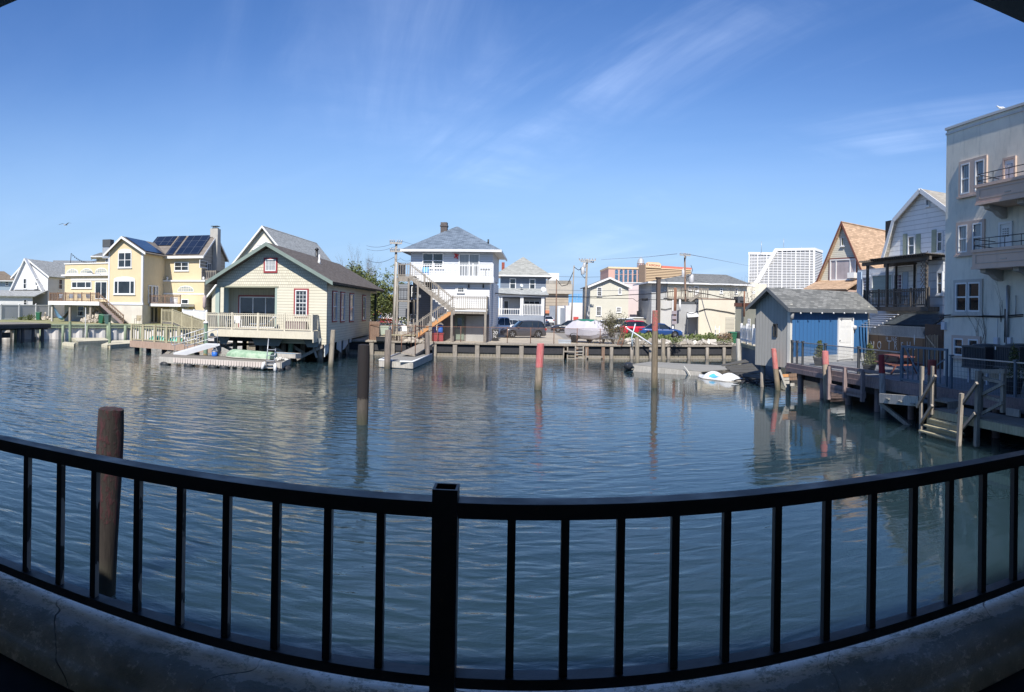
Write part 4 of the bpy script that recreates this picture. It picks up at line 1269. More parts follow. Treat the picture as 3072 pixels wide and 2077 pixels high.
st0 = YF.W(YF.hit(1262, 1120, 1.2)[0], 1.15, LZ); st1 = YF.W(uD1 - .05, 1.15, zd)
stairs(st0, st1, 1.0, -YF.n.to_3d() if False else Vector((-YF.n.x, -YF.n.y, 0)), WOODM, WOODG, yh, name='deck_stair')
rail3(st0, st1, 1.0, WOODB, yh, sp=.2, bal=.04, posts=1, name='stair_railing')
m = MB(); P, Q = YF.W(0, -7, 0), 0
u0 = YF.hit(1050, 300, -7)[0]; u1 = YF.hit(1130, 300, -7)[0]; z0 = YF.hit(1090, 342, -7)[1]; z1 = YF.hit(1090, 268, -7)[1]; zl = YF.hit(1090, 460, -7)[1]
ru = thing('rooftop_air_conditioner', 'grey rooftop air-conditioning unit on a metal duct left of the yellow gable', 'air conditioner', YF.W(u0, -7, zl))
MB().box(YF, u0, u1, -8, -7, z0, z1).build('casing', DGREY, ru)
MB().box(YF, u0 - .05, u1 - .25, -7.9, -7.1, zl, z0 - .01).build('duct', STEEL, ru)
SOL = NT('solar_panel'); SOL.b.inputs['Roughness'].default_value = .12; SOL.b.inputs['Base Color'].default_value = (.012, .018, .035, 1)
_uv = SOL.new('ShaderNodeUVMap').outputs[0]; _br = SOL.new('ShaderNodeTexBrick', offset=0); SOL.link(_uv, _br.inputs[0]); _br.inputs['Scale'].default_value = 1
_br.inputs['Brick Width'].default_value = 1.0; _br.inputs['Row Height'].default_value = 1.65; _br.inputs['Mortar Size'].default_value = .02
_br.inputs['Color1'].default_value = (.012, .018, .035, 1); _br.inputs['Color2'].default_value = (.015, .022, .042, 1); _br.inputs['Mortar'].default_value = (.10, .11, .12, 1)
SOL.link(_br.outputs[0], SOL.b.inputs['Base Color']); SOLM = SOL.mat
def solar(label, pts):
 mb = MB(); mb.slab([Vector(p) + Vector((0, 0, .12)) for p in pts], .05)
 return one(mb, 'solar_array', SOLM, label, 'solar panels', 'solar arrays on the yellow house roof')
kR = (zrB - zeB) / (uB1 - umB)
def onB(u, v): return YF.W(u, v, zrB - kR * (u - umB))
solar('long solar array on the right slope above the yellow front gable', [onB(uB1 + .3, -.1), onB(uB1 + .3, -5.2), onB(umB + .25, -5.2), onB(umB + .25, -.1)])
vm = -kW - .4 - 4.1; kW2 = (zrW - zeW) / 4.1
def onW(u, v): return YF.W(u, v, zeW + kW2 * (-kW - .4 - v))
V('L2')
ua = YF.hit(225, 400, -kW)[0]; ub = YF.hit(440, 400, -kW)[0]; uc = YF.hit(75, 380, -kW)[0]; ud = ua - .35
solar('widest solar array at the right end of the yellow wing roof beside the chimney', [onW(ua, -kW - .1), onW(ub, -kW - .1), onW(ub, vm + .2), onW(ua, vm + .2)])
solar('narrow solar array between the other two on the yellow wing roof', [onW(uc + .9, -kW - .1), onW(ud, -kW - .1), onW(ud, vm + .2), onW(uc + .9, vm + .2)])
V('L2')
ue = YF.hit(-20, 300, -kW - 3)[0]
solar('small solar array near the ridge of the yellow house left of the narrow array', [onW(uc - 2.2, -kW - 2.2), onW(uc + .6, -kW - 2.2), onW(uc + .6, vm + .2), onW(uc - 2.2, vm + .2)])
zg = YF.hit(520, 660, -kW - 2)[1]
m = MB(); m.box(YF, uG + .01, uG + 1.6, -kW - 5.2, -kW - .8, zg - .2, zg); m.build('gable_balcony', WOODG, yh)
rail3(YF.W(uG + .05, -kW - .85, zg), YF.W(uG + 1.6, -kW - .85, zg), 1.0, WOODG, yh, sp=.2, bal=.07, posts=1, name='gable_balcony_railing')
rail3(YF.W(uG + 1.6, -kW - .85, zg), YF.W(uG + 1.6, -kW - 5.2, zg), 1.0, WOODG, yh, sp=.2, bal=.07, posts=2, name='gable_balcony_railing', ends=(0, 1))
window(YG, 7.6, 8.9, zg + .05, zg + 2.0, yh, sash=False, cols=2, v=.04)
V('L1')
pp = YF.W(YF.hit(712, 525, -2.5)[0], -2.5, zc); pq = YF.W(YF.hit(730, 410, -2.5)[0], -2.5, YF.hit(730, 410, -2.5)[1])
sl_ = thing('string_lights', 'string of bulbs hanging from a pole above the yellow terrace', 'lights', pp)
MB().tube([pp, pq], .05, 6).build('pole', DGREY, sl_)
e_ = YF.W(YF.hit(1010, 470, -4)[0], -4, YF.hit(1010, 470, -4)[1])
ln = [pq + (e_ - pq) * (i / 16) - Vector((0, 0, 4 * (i / 16) * (1 - i / 16) * .7)) for i in range(17)]
MB().tube(ln, .02, 4).build('cable', WIRE, sl_)
m = MB()
for p in ln[1:]: m.lathe(p - Vector((0, 0, .12)), [(0, -.07), (.06, -.03), (.06, .02), (.02, .1)], 6)
m.build('bulbs', BLACKPL, sl_)
bh = thing('rear_house', 'tan house with brown hip roof behind the yellow terrace', 'house', at(1000, 500, 100))
BH = F2(960, 500, 96, 1130, 500, 96)
za = BH.hit(1040, 440)[1]
walls(BH, .4, BH.L + 3, 0, -6, GZ, za, YELLOW, bh); hip_roof(BH, 0, BH.L + 3.4, 0, -6, za, BH.hit(1040, 388)[1], .4, ROOFM, bh, (BH.L * .4, -3), (BH.L + .5, -3), WHITE)
win(BH, 1082, 462, 1105, 505, bh, cols=1)
bg_ = thing('rear_house', 'long low grey-shingled roof beyond the white house and the yellow terrace', 'house', at(800, 500, 125))
BG = F2(560, 510, 120, 1060, 500, 120); za = BG.hit(800, 512)[1]
walls(BG, 0, BG.L, 0, -8, GZ, za, WSIDE, bg_); gable_roof_along(BG, 0, BG.L, 0, -8, za, BG.hit(800, 472)[1], .4, .4, .15, ROOFG, bg_)
for i, (x, lab) in enumerate(((600, 'leftmost patio chair behind the brown raised deck railing'), (705, 'patio chair beside the first table on the brown raised deck'), (815, 'patio chair in the middle of the brown raised deck'), (900, 'patio chair nearest the sliding door on the brown raised deck'))):
 p = YF.W(YF.hit(x, 850, 0)[0], -.1 - .3 * (i % 2), zd)
 chair(p, .4 * i, lab, DGREY, mat('sling_blue_grey_%d' % i, (.25, .3, .36), .8), 'patio chairs on the yellow house deck')
V('a')
chair(YF.W(YF.hit(440, 1050, 1.6)[0], 1.6, LZ), .2, 'tan slatted patio chair in front of the cream basement wall', BLACKPL, mat('tan_sling', (.36, .3, .2), .8), 'patio chairs at the basement', h=1.0)
# ================================================================ big white gabled house behind the cottage
V('L2')
RF = F2(690, 520, 74.5, 1345, 520, 74.5)
RF = Fac((aty(690, 520, 69.5).x, 69.5), (aty(1345, 520, 69.5).x, 69.5))
rh = thing('gabled_house', 'large pale house with steep white-trimmed gable and light grey roof behind the cream cottage', 'house', RF.W(RF.L / 2, 0, GZ))
um = RF.hit(1030, 180)[0]; zr = RF.hit(1030, 175)[1]
u0 = RF.hit(735, 520)[0]; z0 = RF.hit(735, 520)[1]
k = (zr - z0) / (um - u0)
ze = 5.4; uw = um - (zr - ze) / k + .6; ue = 2 * um - uw
walls(RF, uw, ue, 0, -20, GZ, ze, CREAMSIDE, rh, gable=zr - .35, um=um)
gable_roof_across(RF, uw, ue, -20, 0, ze, zr, .5, .5, .18, ROOFL, rh, trim=WHITE, um=um)
u, z = RF.hit(1030, 290, .05); m = MB(); m.prism(RF, [(u - 1.5, z - 1.3), (u + 1.5, z - 1.3), (u, z + .35)], .01, .06)
m.prism(RF, [(u - .9, z - .75), (u + .9, z - .75), (u, z + .3)], .061, .10); m.build('gable_vent', WHITE, rh)
def onR(v, f): # point on the right slope: v back from the front, f fraction from ridge to eave
 uu_ = um + (ue - um) * f; return RF.W(uu_, v, zr + (ze - zr) * f)
V('L2')
for i, (v, f) in enumerate(((-8, .62), (-12.5, .62), (-17, .62))):
 p = onR(v, f)
 mb = MB()
 G = Fac(p - Vector((.6, 1.1, 0)), p - Vector((.6, -1.1, 0)))
 a, b_, c = p + Vector((1.0, -1.0, -1.15)), p + Vector((1.0, 1.0, -1.15)), p + Vector((1.0, 0, .55))
 e_ = p + Vector((-.75, 0, .55))
 mb.quad(a, b_, c); mb.quad(a, c, e_); mb.quad(c, b_, e_)
 mb.build('dormer', ROOFL, rh)
vp = at(1512, 455, 68); vq = at(1512, 395, 68)
m = MB(); m.tube([vp - Vector((0, 0, 1)), vq], .14, 8); m.lathe(vq, [(.22, 0), (.22, .12), (.05, .25)], 8); m.build('vent_pipe', BLACKM, rh)
# ================================================================ cream cottage on piles
CF = Fac((-20.8, 42.83), (-12.7, 43.2))
def cut_wall(F, u0, u1, z0, z1, v0, v1, mt, parent, name, holes=()):
 """a wall plate with a rectangular opening left out"""
 mb = MB()
 if not holes: mb.box(F, u0, u1, v0, v1, z0, z1)
 for (a, b_, c, d) in holes:
  if a > u0: mb.box(F, u0, a, v0, v1, z0, z1)
  if b_ < u1: mb.box(F, b_, u1, v0, v1, z0, z1)
  if d < z1: mb.box(F, a, b_, v0, v1, d, z1)
  if c > z0: mb.box(F, a, b_, v0, v1, z0, c)
 return mb.build(name, mt, parent)
ct = thing('cream_cottage', 'cream shingled cottage with red-brown window frames built on piles over the canal', 'cottage', CF.W(CF.L / 2, -9, 1.4))
L = CF.L
cu0 = CF.hit(607, 700)[0]; cu1 = CF.hit(1603, 900)[0]
DZC = 2.22                                       # deck level of the cottage
zrc = CF.hit(1082, 370)[1]; umc = CF.hit(1082, 400)[0]
zLe = CF.hit(607, 640)[1]; zRe = CF.hit(1603, 650)[1]
zb = CF.hit(1590, 1252)[1]
zop = CF.hit(880, 730)[1]; uo1 = CF.hit(1150, 850)[0]
DEP = 18.0
m = MB(); m.prism(CF, [(cu0, zop), (cu1, zop), (cu1, zRe), (umc, zrc), (cu0, zLe)], -.2, 0); m.build('front_gable_wall', SHAKE, ct)
m = MB(); m.box(CF, uo1, cu1, -.2, 0, zb, zop); m.build('front_wall', LAPC, ct)
m = MB(); m.box(CF, cu0, umc + 1.5, -2.3, -2.1, DZC - .1, zop + .3); m.box(CF, uo1 + .001, uo1 + .2, -2.1, -.201, DZC, zop); m.build('porch_back_wall', mat('cream_vertical_boards', (.60, .57, .44), .8, 'board', pitch=.2, dirt=.1), ct)
m = MB(); m.box(CF, cu0 + .001, uo1, -2.1, -.2, zop, zop + .1); m.build('porch_ceiling', SAGE, ct)
V('L2')
for x0, x1, vv in ((592, 628, 0), (668, 712, -1.7), (1132, 1150, .02)):
 a, b_ = CF.hit(x0, 850, vv)[0], CF.hit(x1, 850, vv)[0]
 MB().box(CF, a, b_, vv - .2, vv - .01, DZC, zop).build('porch_post', SAGE, ct)
m = MB(); m.box(CF, cu0 - .02, uo1 + .1, .001, .05, zop - .02, zop + .1); m.build('porch_beam', mat('olive_trim', (.34, .33, .24), .7), ct)
u0, u1, z0, z1 = CF.rect(808, 805, 1150, 975, -2.1)
window(CF, u0 + .05, u1, DZC + .02, z1 - .1, ct, casing=REDP, cols=[.36, .72], sash=False, fw=.08, v=-2.1)
win(CF, 1318, 757, 1425, 990, ct, casing=REDP, cw=.11, grid=(3, 6), fw=.07)
win(CF, 1046, 478, 1142, 585, ct, casing=REDP, cw=.12, grid=(3, 2), fw=.06, sash=False, gm=GLASSB)
CR = CF.right(cu1)
zbR = zb
cend = CR.hit(1998, 900)[0]
m = MB(); m.box(CR, .001, cend, -.2, 0, zb + .02, zRe + .05)
m.build('side_wall', LAPC, ct)
m = MB(); m.box(CF, cu0, cu0 + .2, -DEP, -2.301, zb, zLe); m.box(CF, cu0 + .2, cu1 - .201, -cend, -cend + .2, DZC, zRe - .1); m.build('rear_walls', LAPC, ct)
for q in ((1652, 775, 1690, 1035), (1726, 785, 1760, 1038), (1808, 795, 1842, 1036), (1924, 812, 1950, 1028)):
 win(CR, *q, ct, casing=REDP, cw=.1, fw=.06, cols=1, gm=GLASSC)
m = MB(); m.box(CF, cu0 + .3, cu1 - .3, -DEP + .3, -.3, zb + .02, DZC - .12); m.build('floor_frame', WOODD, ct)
kk = (zrc - zRe) / (cu1 - umc)
gable_roof_across(CF, cu0, cu1, -DEP - 4.2, 0, zLe + (zrc - zLe) * 0, zrc + .3, .55, .75, .2, ROOFB, ct, trim=mat('grey_green_bargeboard', (.20, .25, .22), .7, 'plain'), um=umc)
for i in range(30):
 v = .4 - i * .62
 for s, ue_, ze_ in ((1, cu1, zRe),):
  kR_ = (zrc + .3 - zLe) / (cu1 - umc)
  p = CF.W(ue_ - .1, v, ze_ - .12); q = CF.W(ue_ + .5, v, ze_ - .12 - kR_ * .6)
  MB().beam(p, q, .06, .13).build('rafter_tail', DKGREEN, ct)
pv = CF.W(umc + 1.6, -8, zrc - .4)
MB().lathe(pv, [(.16, -.3), (.1, .05), (.06, .1), (.06, .5)], 8).build('roof_vent', WHITE, ct)
m = MB(); m.box(CR, cend + .01, cend + 4.0, -.25, -.05, zRe - .62, zRe - .35); m.build('rear_porch_beam', WOODC, ct)
MB().box(CR, cend + 3.7, cend + 3.9, -.25, -.05, GZ, zRe - .63).build('rear_porch_post', DKGREEN, ct)
uE = cu1 - .02
dv = 1.62
duL = CF.hit(510, 1060, dv)[0]; duR = CF.hit(1475, 1080, dv)[0]
m = MB(); m.box(CF, duL, duR, -2.1, dv, DZC - .09, DZC); m.box(CF, cu0, uo1, -2.1, -.0, DZC + .001, DZC + .01); m.build('deck_boards', DECKG, ct)
m = MB(); m.box(CF, duL - .02, duR + .02, dv + .001, dv + .06, DZC - .52, DZC - .02); m.box(CF, duR + .021, duR + .08, .01, dv + .06, DZC - .75, DZC - .02); m.build('deck_fascia', WOODC, ct)
rail3(CF.W(duL + .05, dv - .02, DZC), CF.W(duR - .05, dv - .02, DZC), 1.12, WOODC, ct, sp=.155, bal=.05, post=.11, posts=4, name='deck_railing', drop=.0)
rail3(CF.W(duR - .05, dv - .02, DZC), CF.W(duR - .05, .06, DZC), 1.12, WOODC, ct, sp=.155, bal=.05, post=.11, posts=1, name='deck_railing', ends=(0, 0))
rail3(CF.W(duL + .05, dv - .02, DZC), CF.W(duL + .05, -2, DZC), 1.12, WOODC, ct, sp=.155, bal=.05, post=.11, posts=2, name='deck_railing', ends=(0, 1))
SKG = mat('grey_skirt_board', (.22, .24, .24), .85, 'plain', dirt=.3)
for x0, x1 in ((600, 730), (910, 1210), (1380, 1560)):
 a, b_ = CF.hit(x0, 1215, .6)[0], CF.hit(x1, 1215, .6)[0]
 zt_, zl_ = DZC - .5, DZC - 1.12
 MB().prism(CF, [(a + .35, zl_), (b_ - .35, zl_), (b_, zt_), (a, zt_)], .5, .58).build('skirt_panel', SKG, ct)
pm = bmat('cottage_pile_wood', (.33, .27, .21), (.33, .27, .21), 20)
for x, vv in ((600, .4), (770, -.6), (1010, -1.0), (1210, -.6), (1385, -1.6)):
 u = CF.hit(x, 1300, vv)[0]
 MB().lathe(CF.W(u, vv, 0), [(.19, -1), (.17, DZC - .5)], 10).build('pile', pm, ct)
for u_, in ((.25,), ):
 MB().lathe(CF.W(cu1 - .45, -.15, 0), [(.22, -1), (.2, zb)], 10).build('pile', pm, ct)
for vv in (3.2, 6.2, 9.0):
 MB().lathe(CR.W(vv, -.4, 0), [(.2, -1), (.17, zb)], 10).build('pile', pm, ct)
 MB().lathe(CF.W(cu0 + 1, -vv, 0), [(.2, -1), (.17, zb)], 10).build('pile', WOODD, ct)
 MB().lathe(CF.W(cu0 + 4.4, -vv, 0), [(.2, -1), (.17, zb)], 10).build('pile', WOODD, ct)
for (x0, y0, x1, y1, vv) in ((1330, 1385, 1560, 1270, .3), (1475, 1245, 1512, 1370, .35), (1100, 1260, 1240, 1345, .1), (620, 1240, 760, 1310, .0), (1290, 1262, 1420, 1345, -.7)):
 p, q = CF.hit(x0, y0, vv), CF.hit(x1, y1, vv)
 MB().beam(CF.W(p[0], vv, p[1]), CF.W(q[0], vv, q[1]), .1, .2).build('brace', WOODG, ct)
for (u0_, z0_, u1_, z1_) in ((.6, zb, 2.4, .1), (5.4, .9, 5.6, -.2), (7.6, .8, 8.6, -.3)):
 MB().beam(CR.W(u0_, -.3, z0_), CR.W(u1_, -.3, z1_), .1, .2).build('brace', WOODG, ct)
for (a, b_, d1, d2) in ((.0, 1.1, .85, .55), (3.8, 5.3, .55, .9), (6.0, 7.8, .75, .35), (8.5, 9.3, .3, .3)):
 MB().prism(CR, [(a, zb - d1), (b_, zb - d2), (b_, zb + .03), (a, zb + .03)], -.15, -.08).build('torn_skirt', mat('pale_skirt_%d' % int(a * 10), (.55, .57, .56), .8, 'plain', dirt=.3), ct)
def lounger(p, rz, label, m_, mc_, group=None):
 t = thing('sun_lounger', label, 'lounger', p, group, local=True, rz=rz)
 fr = MB()
 for s in (-1, 1):
  fr.beam((-.85, s * .3, .32), (.35, s * .3, .32), .04, .05); fr.beam((.35, s * .3, .32), (.85, s * .3, .85), .04, .05)
 fr.build('frame', m_, t)
 for x in (-.8, .45):
  for s in (-1, 1): MB().beam((x, s * .3, 0), (x, s * .3, .32), .04, .04).build('leg', m_, t)
 MB().slab([(-.88, -.28, .42), (.35, -.28, .42), (.35, .28, .42), (-.88, .28, .42)], .08).slab([(.36, -.28, .42), (.86, -.28, .95), (.86, .28, .95), (.36, .28, .42)], .08).build('cushion', mc_, t)
 return t
V('L2')
lounger(CF.W(CF.hit(1020, 1080, .8)[0], .8, DZC), .1, 'wicker sun lounger with pale blue towel on the cottage deck', mat('wicker', (.5, .36, .18), .8), mat('pale_blue_towel', (.48, .58, .72), .9))
chair(CF.W(CF.hit(790, 1080, .5)[0], .5, DZC), .5, 'white patio chair near the sliding door on the cottage deck', WHITE, WHITE, h=.95)
chair(CF.W(CF.hit(735, 1080, .9)[0], .9, DZC), 2.0, 'white patio chair nearest the left end of the cottage deck', WHITE, WHITE, h=.95)
bx = thing('storage_box', 'brown storage bench against the cottage wall under the red-framed window', 'storage box', CF.W(CF.hit(1350, 1090, .3)[0], .3, DZC))
u_ = CF.hit(1350, 1090, .3)[0]
MB().box(CF, u_ - .9, u_ + .55, .08, .55, DZC + .01, DZC + .58).build('body', WOODM, bx); MB().box(CF, u_ - .93, u_ + .58, .06, .58, DZC + .582, DZC + .63).build('lid', WOODM, bx)
# ---------------------------------------------------------------- float in front of the cottage
V('b')
fz = .5
A, B = atz(82, 490, fz), atz(1705, 572, fz)
C_, D_ = atz(1908, 478, fz), atz(150, 440, fz)
D_ = A + (D_ - A).normalized() * 2.4; C_ = B + (C_ - B).normalized() * 3.2 if (C_ - B).length > 3.4 else C_
fl = thing('floating_dock', 'wooden floating dock with scalloped white fender strip and black floats below the cottage', 'floating dock', (A + B) / 2 * 1.0)
fl.location = ORG[fl.name] = Vector(((A.x + B.x) / 2, (A.y + B.y) / 2, 0))
FF = Fac(A, B)
m = MB(); m.hexa([Vector((p.x, p.y, fz - .06)) for p in (A, B, C_, D_)], [Vector((p.x, p.y, fz)) for p in (A, B, C_, D_)]); m.build('deck', DOCKB, fl)
m = MB(); m.box(FF, 0, FF.L, .002, .07, fz - .4, fz - .01); G_ = Fac(B, C_); m.box(G_, 0, G_.L, .002, .07, fz - .38, fz - .01); m.build('side_boards', WOODP, fl)
m = MB(); x = FF.L * .13
while x < FF.L * .86:
 m.prism(FF, [(x, fz - .3), (x + .07, fz - .36), (x + .14, fz - .3), (x + .14, fz - .04), (x, fz - .04)], .072, .13); x += .175
m.build('fender_strip', mat('pinkish_fender', (.62, .54, .48), .7, 'plain', dirt=.3), fl)
for x in (150, 470, 795, 945, 1275, 1660, 1800):
 u = FF.hit(min(x, 1700), 590)[0]
 MB().lathe(FF.W(u, -.15 if x < 1700 else -1.2, 0), [(.34, -.3), (.36, 0), (.33, .13), (.2, .2)], 12).build('float_drum', BLACKPL, fl)
V('b')
p0, p1 = atz(915, 505, fz), atz(1560, 545, fz)
bt = thing('rowing_boat', 'upturned pale green rowing boat lying on the float below the cottage', 'boat', (p0 + p1) / 2)
ax = (p1 - p0); Lb = ax.length; ax.normalize(); sx = Vector((-ax.y, ax.x, 0))
rows = []
for i in range(21):
 f = i / 20
 hw_ = .62 * min(1, (f / .28) ** .6 if f > 0 else .02) * (1 - .12 * f)
 hh_ = (.50 - .08 * f) * min(1, (f / .16) ** .5 if f > 0 else .08)
 row = []
 for j in range(13):
  t_ = pi * j / 12
  cx, cz = cos(t_), sin(t_)
  row.append(p0 + ax * (Lb * f) + sx * (.55 - cx * hw_) + Vector((0, 0, .06 + hh_ * (abs(cz) ** .55))))
 rows.append(row)
GB = NT('green_boat_paint'); _p = GB.new('ShaderNodeNewGeometry').outputs['Position']; _m = GB.noise(_p, 3.5, 5, .6)
GB.link(GB.mix(GB.mapr(_m, .4, .62), (.22, .34, .22), (.36, .46, .33)), GB.b.inputs['Base Color']); GB.b.inputs['Roughness'].default_value = .7
GB.link(GB.bump(_m, .6, .05), GB.b.inputs['Normal'])
m = MB(); m.grid(rows); m.quad(*rows[-1][::-1]); m.build('hull', GB.mat, bt)
m = MB(); m.tube([r[0] + Vector((0, 0, 0)) for r in rows], .03, 5); m.tube([r[-1] for r in rows], .03, 5); m.build('gunwale', WOODP, bt)
pc = atz(822, 490, fz)
co = thing('drinks_cooler', 'blue drinks cooler with white lid standing on the cottage float', 'cooler', pc)
MB().lathe(pc, [(.17, 0), (.19, .04), (.2, .30)], 14).build('body', BLUEPL, co)
MB().lathe(pc, [(.2, .301), (.21, .34), (.2, .40), (.12, .43)], 14).build('lid', WHITE, co)
m = MB(); m.tube([pc + Vector((-.19, 0, .34)), pc + Vector((-.1, 0, .55)), pc + Vector((0, 0, .62)), pc + Vector((.1, 0, .55)), pc + Vector((.19, 0, .34))], .012, 5); m.build('handle', WHITE, co)
la = thing('boarding_ladder', 'aluminium boarding ladder leaning from the float up to the cottage deck', 'ladder', atz(1590, 640, 0))
for xt, xb, yt in ((1545, 1510, 250), (1640, 1612, 385)):
 p = FF.hit(xb, 650, .25); q = FF.hit(xt, yt, .0)
 MB().tube([FF.W(p[0], .25, p[1]), FF.W(q[0], .0, q[1])], .035, 6).build('side_rail', STEEL, la)
for y in (400, 478, 545, 595, 638):
 f = (y - 400) / 240
 a = FF.hit(1528 - 18 * f, y, .2); b_ = FF.hit(1636 - 22 * f, y, .2)
 MB().beam(FF.W(a[0], .2, a[1]), FF.W(b_[0], .2, b_[1]), .07, .04).build('rung', STEEL, la)
for x, y0, y1, lab in ((1470, 570, 660, 'slanting white boat fender left of the boarding ladder'), (1632, 590, 690, 'upright white boat fender right of the boarding ladder')):
 a, b_ = FF.hit(x + (18 if x < 1500 else 0), y0, .3), FF.hit(x - (12 if x < 1500 else 0), y1, .3)
 P_, Q_ = FF.W(a[0], .3, a[1]), FF.W(b_[0], .3, b_[1])
 d = Q_ - P_
 m = MB(); m.tube([P_ - d * .1, P_, P_ + d * .15, P_ + d * .85, Q_, Q_ + d * .08], [.02, .05, .1, .1, .05, .02], 10); one(m, 'boat_fender', WHITE, lab, 'fender', 'white fenders on the cottage float')
pbx = atz(1790, 520, fz)
tl = thing('open_crate', 'low grey wooden box with tools at the right end of the cottage float', 'crate', pbx)
m = MB(); T_ = Fac(atz(1570, 500, fz), atz(1905, 520, fz))
m.box(T_, 0, T_.L, -.05, 0, fz + .01, fz + .3); m.box(T_, 0, T_.L, -.85, -.8, fz + .01, fz + .3); m.box(T_, 0, .05, -.799, -.051, fz + .01, fz + .3); m.box(T_, T_.L - .05, T_.L, -.799, -.051, fz + .01, fz + .3); m.build('body', WOODP, tl)
m = MB(); m.box(T_, 0, T_.L, -.06, .012, fz + .301, fz + .33); m.build('blue_edge', mat('faded_blue_edge', (.14, .28, .42), .7), tl)
rubble('rope_heap', 'pale heap of rope and gear beside the ladder on the float', atz(1700, 545, fz), .35, .2, 18, .09, m=ROPE, seed=9)['category'] = 'rope'
gw = thing('gangway', 'white aluminium gangway with looped tubular handrails leading onto the cottage float', 'gangway', atz(360, 440, fz))
g0, g1 = atz(270, 440, fz + .12), atz(440, 450, fz + .12)
t0 = at(690, 340, math.hypot(g0.x, g0.y) + 1.0); t0 = at(800, 315, 42.6); t1 = t0 + (g1 - g0) * .9
t0, t1 = t0 - (g1 - g0) * .5, t0 + (g1 - g0) * .5
m = MB(); m.hexa([p - Vector((0, 0, .12)) for p in (g0, g1, t1, t0)], [g0, g1, t1, t0]); m.build('deck', mat('gangway_aluminium', (.60, .61, .63), .5, 'plain', dirt=.1), gw)
for s0, s1 in ((g0, t0), (g1, t1)):
 d = s1 - s0; h1 = Vector((0, 0, 1.0)); h2 = Vector((0, 0, .5))
 q = d.normalized()
 pts = [s0 + h2 + d * .95, s0 + h2 + d * .02]
 for i in range(1, 9):
  a = pi * i / 8
  pts.append(s0 + d * .02 - q * (.25 * sin(a)) + Vector((0, 0, .75 - .25 * cos(a))))
 pts += [s0 + h1 + d * .02, s0 + h1 + d * .95]
 m = MB(); m.tube(pts, .028, 7)
 for f in (.04, .35, .65, .93): m.tube([s0 + d * f, s0 + d * f + h1], .022, 6)
 m.build('handrail', STEEL, gw)
# ---------------------------------------------------------------- fenced dock between the yellow house and the cottage
V('a')
ds = thing('fenced_dock', 'brown timber dock enclosed by a slatted railing between yellow house and cottage', 'dock', atz(900, 1400, .8))
dA, dB = at(318, 1340, 52.5), at(1660, 1420, 47.6)
zk = .95
dA.z = dB.z = zk
DF = Fac(dA, dB)
dA = Vector((*DF.W(0, 0, 0).xy, zk))
m = MB(); m.box(DF, 0, DF.L + 1.5, -4.5, 0, zk - .1, zk); m.build('deck', DOCKB, ds)
m = MB(); m.box(DF, -.05, DF.L + 1.5, .002, .07, zk - .55, zk - .03); m.build('fascia', mat('reddish_dock_board', (.42, .30, .23), .85, 'wood', dirtcol=(.25, .17, .12)), ds)
rail3(DF.W(.05, -.05, zk), DF.W(DF.L, -.05, zk), 1.25, WOODY, ds, sp=.26, bal=.07, post=.16, posts=6, name='dock_railing', top=(.18, .06))
for f in (.03, .2, .42, .62, .85):
 MB().lathe(DF.W(DF.L * f, -.5, 0), [(.22, -1), (.2, zk - .1)], 10).build('dock_pile', WOODD, ds)
p, q = DF.hit(930, 1571, .0), DF.hit(1120, 1470, .0)
MB().beam(DF.W(p[0], -.1, .0), DF.W(q[0], -.1, zk - .3), .12, .25).build('brace', WOODG, ds)
rm = thing('access_ramp', 'timber ramp with slatted handrail sloping down from a landing towards the cottage', 'ramp', DF.W(DF.L * .45, -5, zk))
P_, Q_ = at(1075, 1010, 59), at(1640, 1130, 49)
rl0, rl1 = Vector((P_.x, P_.y, 2.2)), Vector((Q_.x, Q_.y, 1.5))
sd_ = Vector(((rl1 - rl0).y, -(rl1 - rl0).x, 0)).normalized()
m = MB(); m.hexa([rl0 - Vector((0, 0, .12)), rl1 - Vector((0, 0, .12)), rl1 - sd_ * 1.3 - Vector((0, 0, .12)), rl0 - sd_ * 1.3 - Vector((0, 0, .12))], [rl0, rl1, rl1 - sd_ * 1.3, rl0 - sd_ * 1.3]); m.build('ramp_deck', DOCKB, rm)
rail3(rl0, rl1, 1.2, WOODY, rm, sp=.28, bal=.055, post=.14, posts=3, name='ramp_railing', ends=(0, 1))
P2 = at(880, 1000, 60.5); l0 = Vector((P2.x, P2.y, 2.2))
rail3(l0, rl0, 1.2, WOODY, rm, sp=.2, bal=.06, post=.14, posts=1, name='landing_railing')
m = MB(); m.hexa([v - Vector((0, 0, .15)) for v in (l0, rl0, rl0 - sd_ * 1.5, l0 - sd_ * 1.5)], [l0, rl0, rl0 - sd_ * 1.5, l0 - sd_ * 1.5]); m.build('landing', DOCKB, rm)
for p_ in (l0, rl0): MB().beam(Vector((p_.x, p_.y, LZ - .6)), p_ - Vector((0, 0, .16)), .15, .15).build('post', WOODY, rm)
wr0, wr1 = at(1262, 1000, 58), at(1690, 1010, 52)
wp = thing('picket_fence', 'white picket fence panel between the ramp and the cream cottage', 'fence', wr0)
wr0.z = wr1.z = 2.3
rail3(wr0, wr1, 1.12, WHITE, wp, sp=.3, bal=.09, post=.14, posts=2, name='pickets')
MB().box(Fac(wr0, wr1), 0, (wr1 - wr0).length, -.12, -.05, 1.0, 2.28).build('base', WOODP, wp)
um_ = at(1650, 780, 60)
ub_ = thing('patio_umbrella', 'closed dusty-pink patio umbrella on a white pole beside the cottage', 'umbrella', Vector((um_.x, um_.y, LZ)))
MB().tube([Vector((um_.x, um_.y, LZ)), at(1650, 515, 60)], .035, 6).build('pole', WHITE, ub_)
qt, qb = at(1650, 520, 60), at(1650, 765, 60)
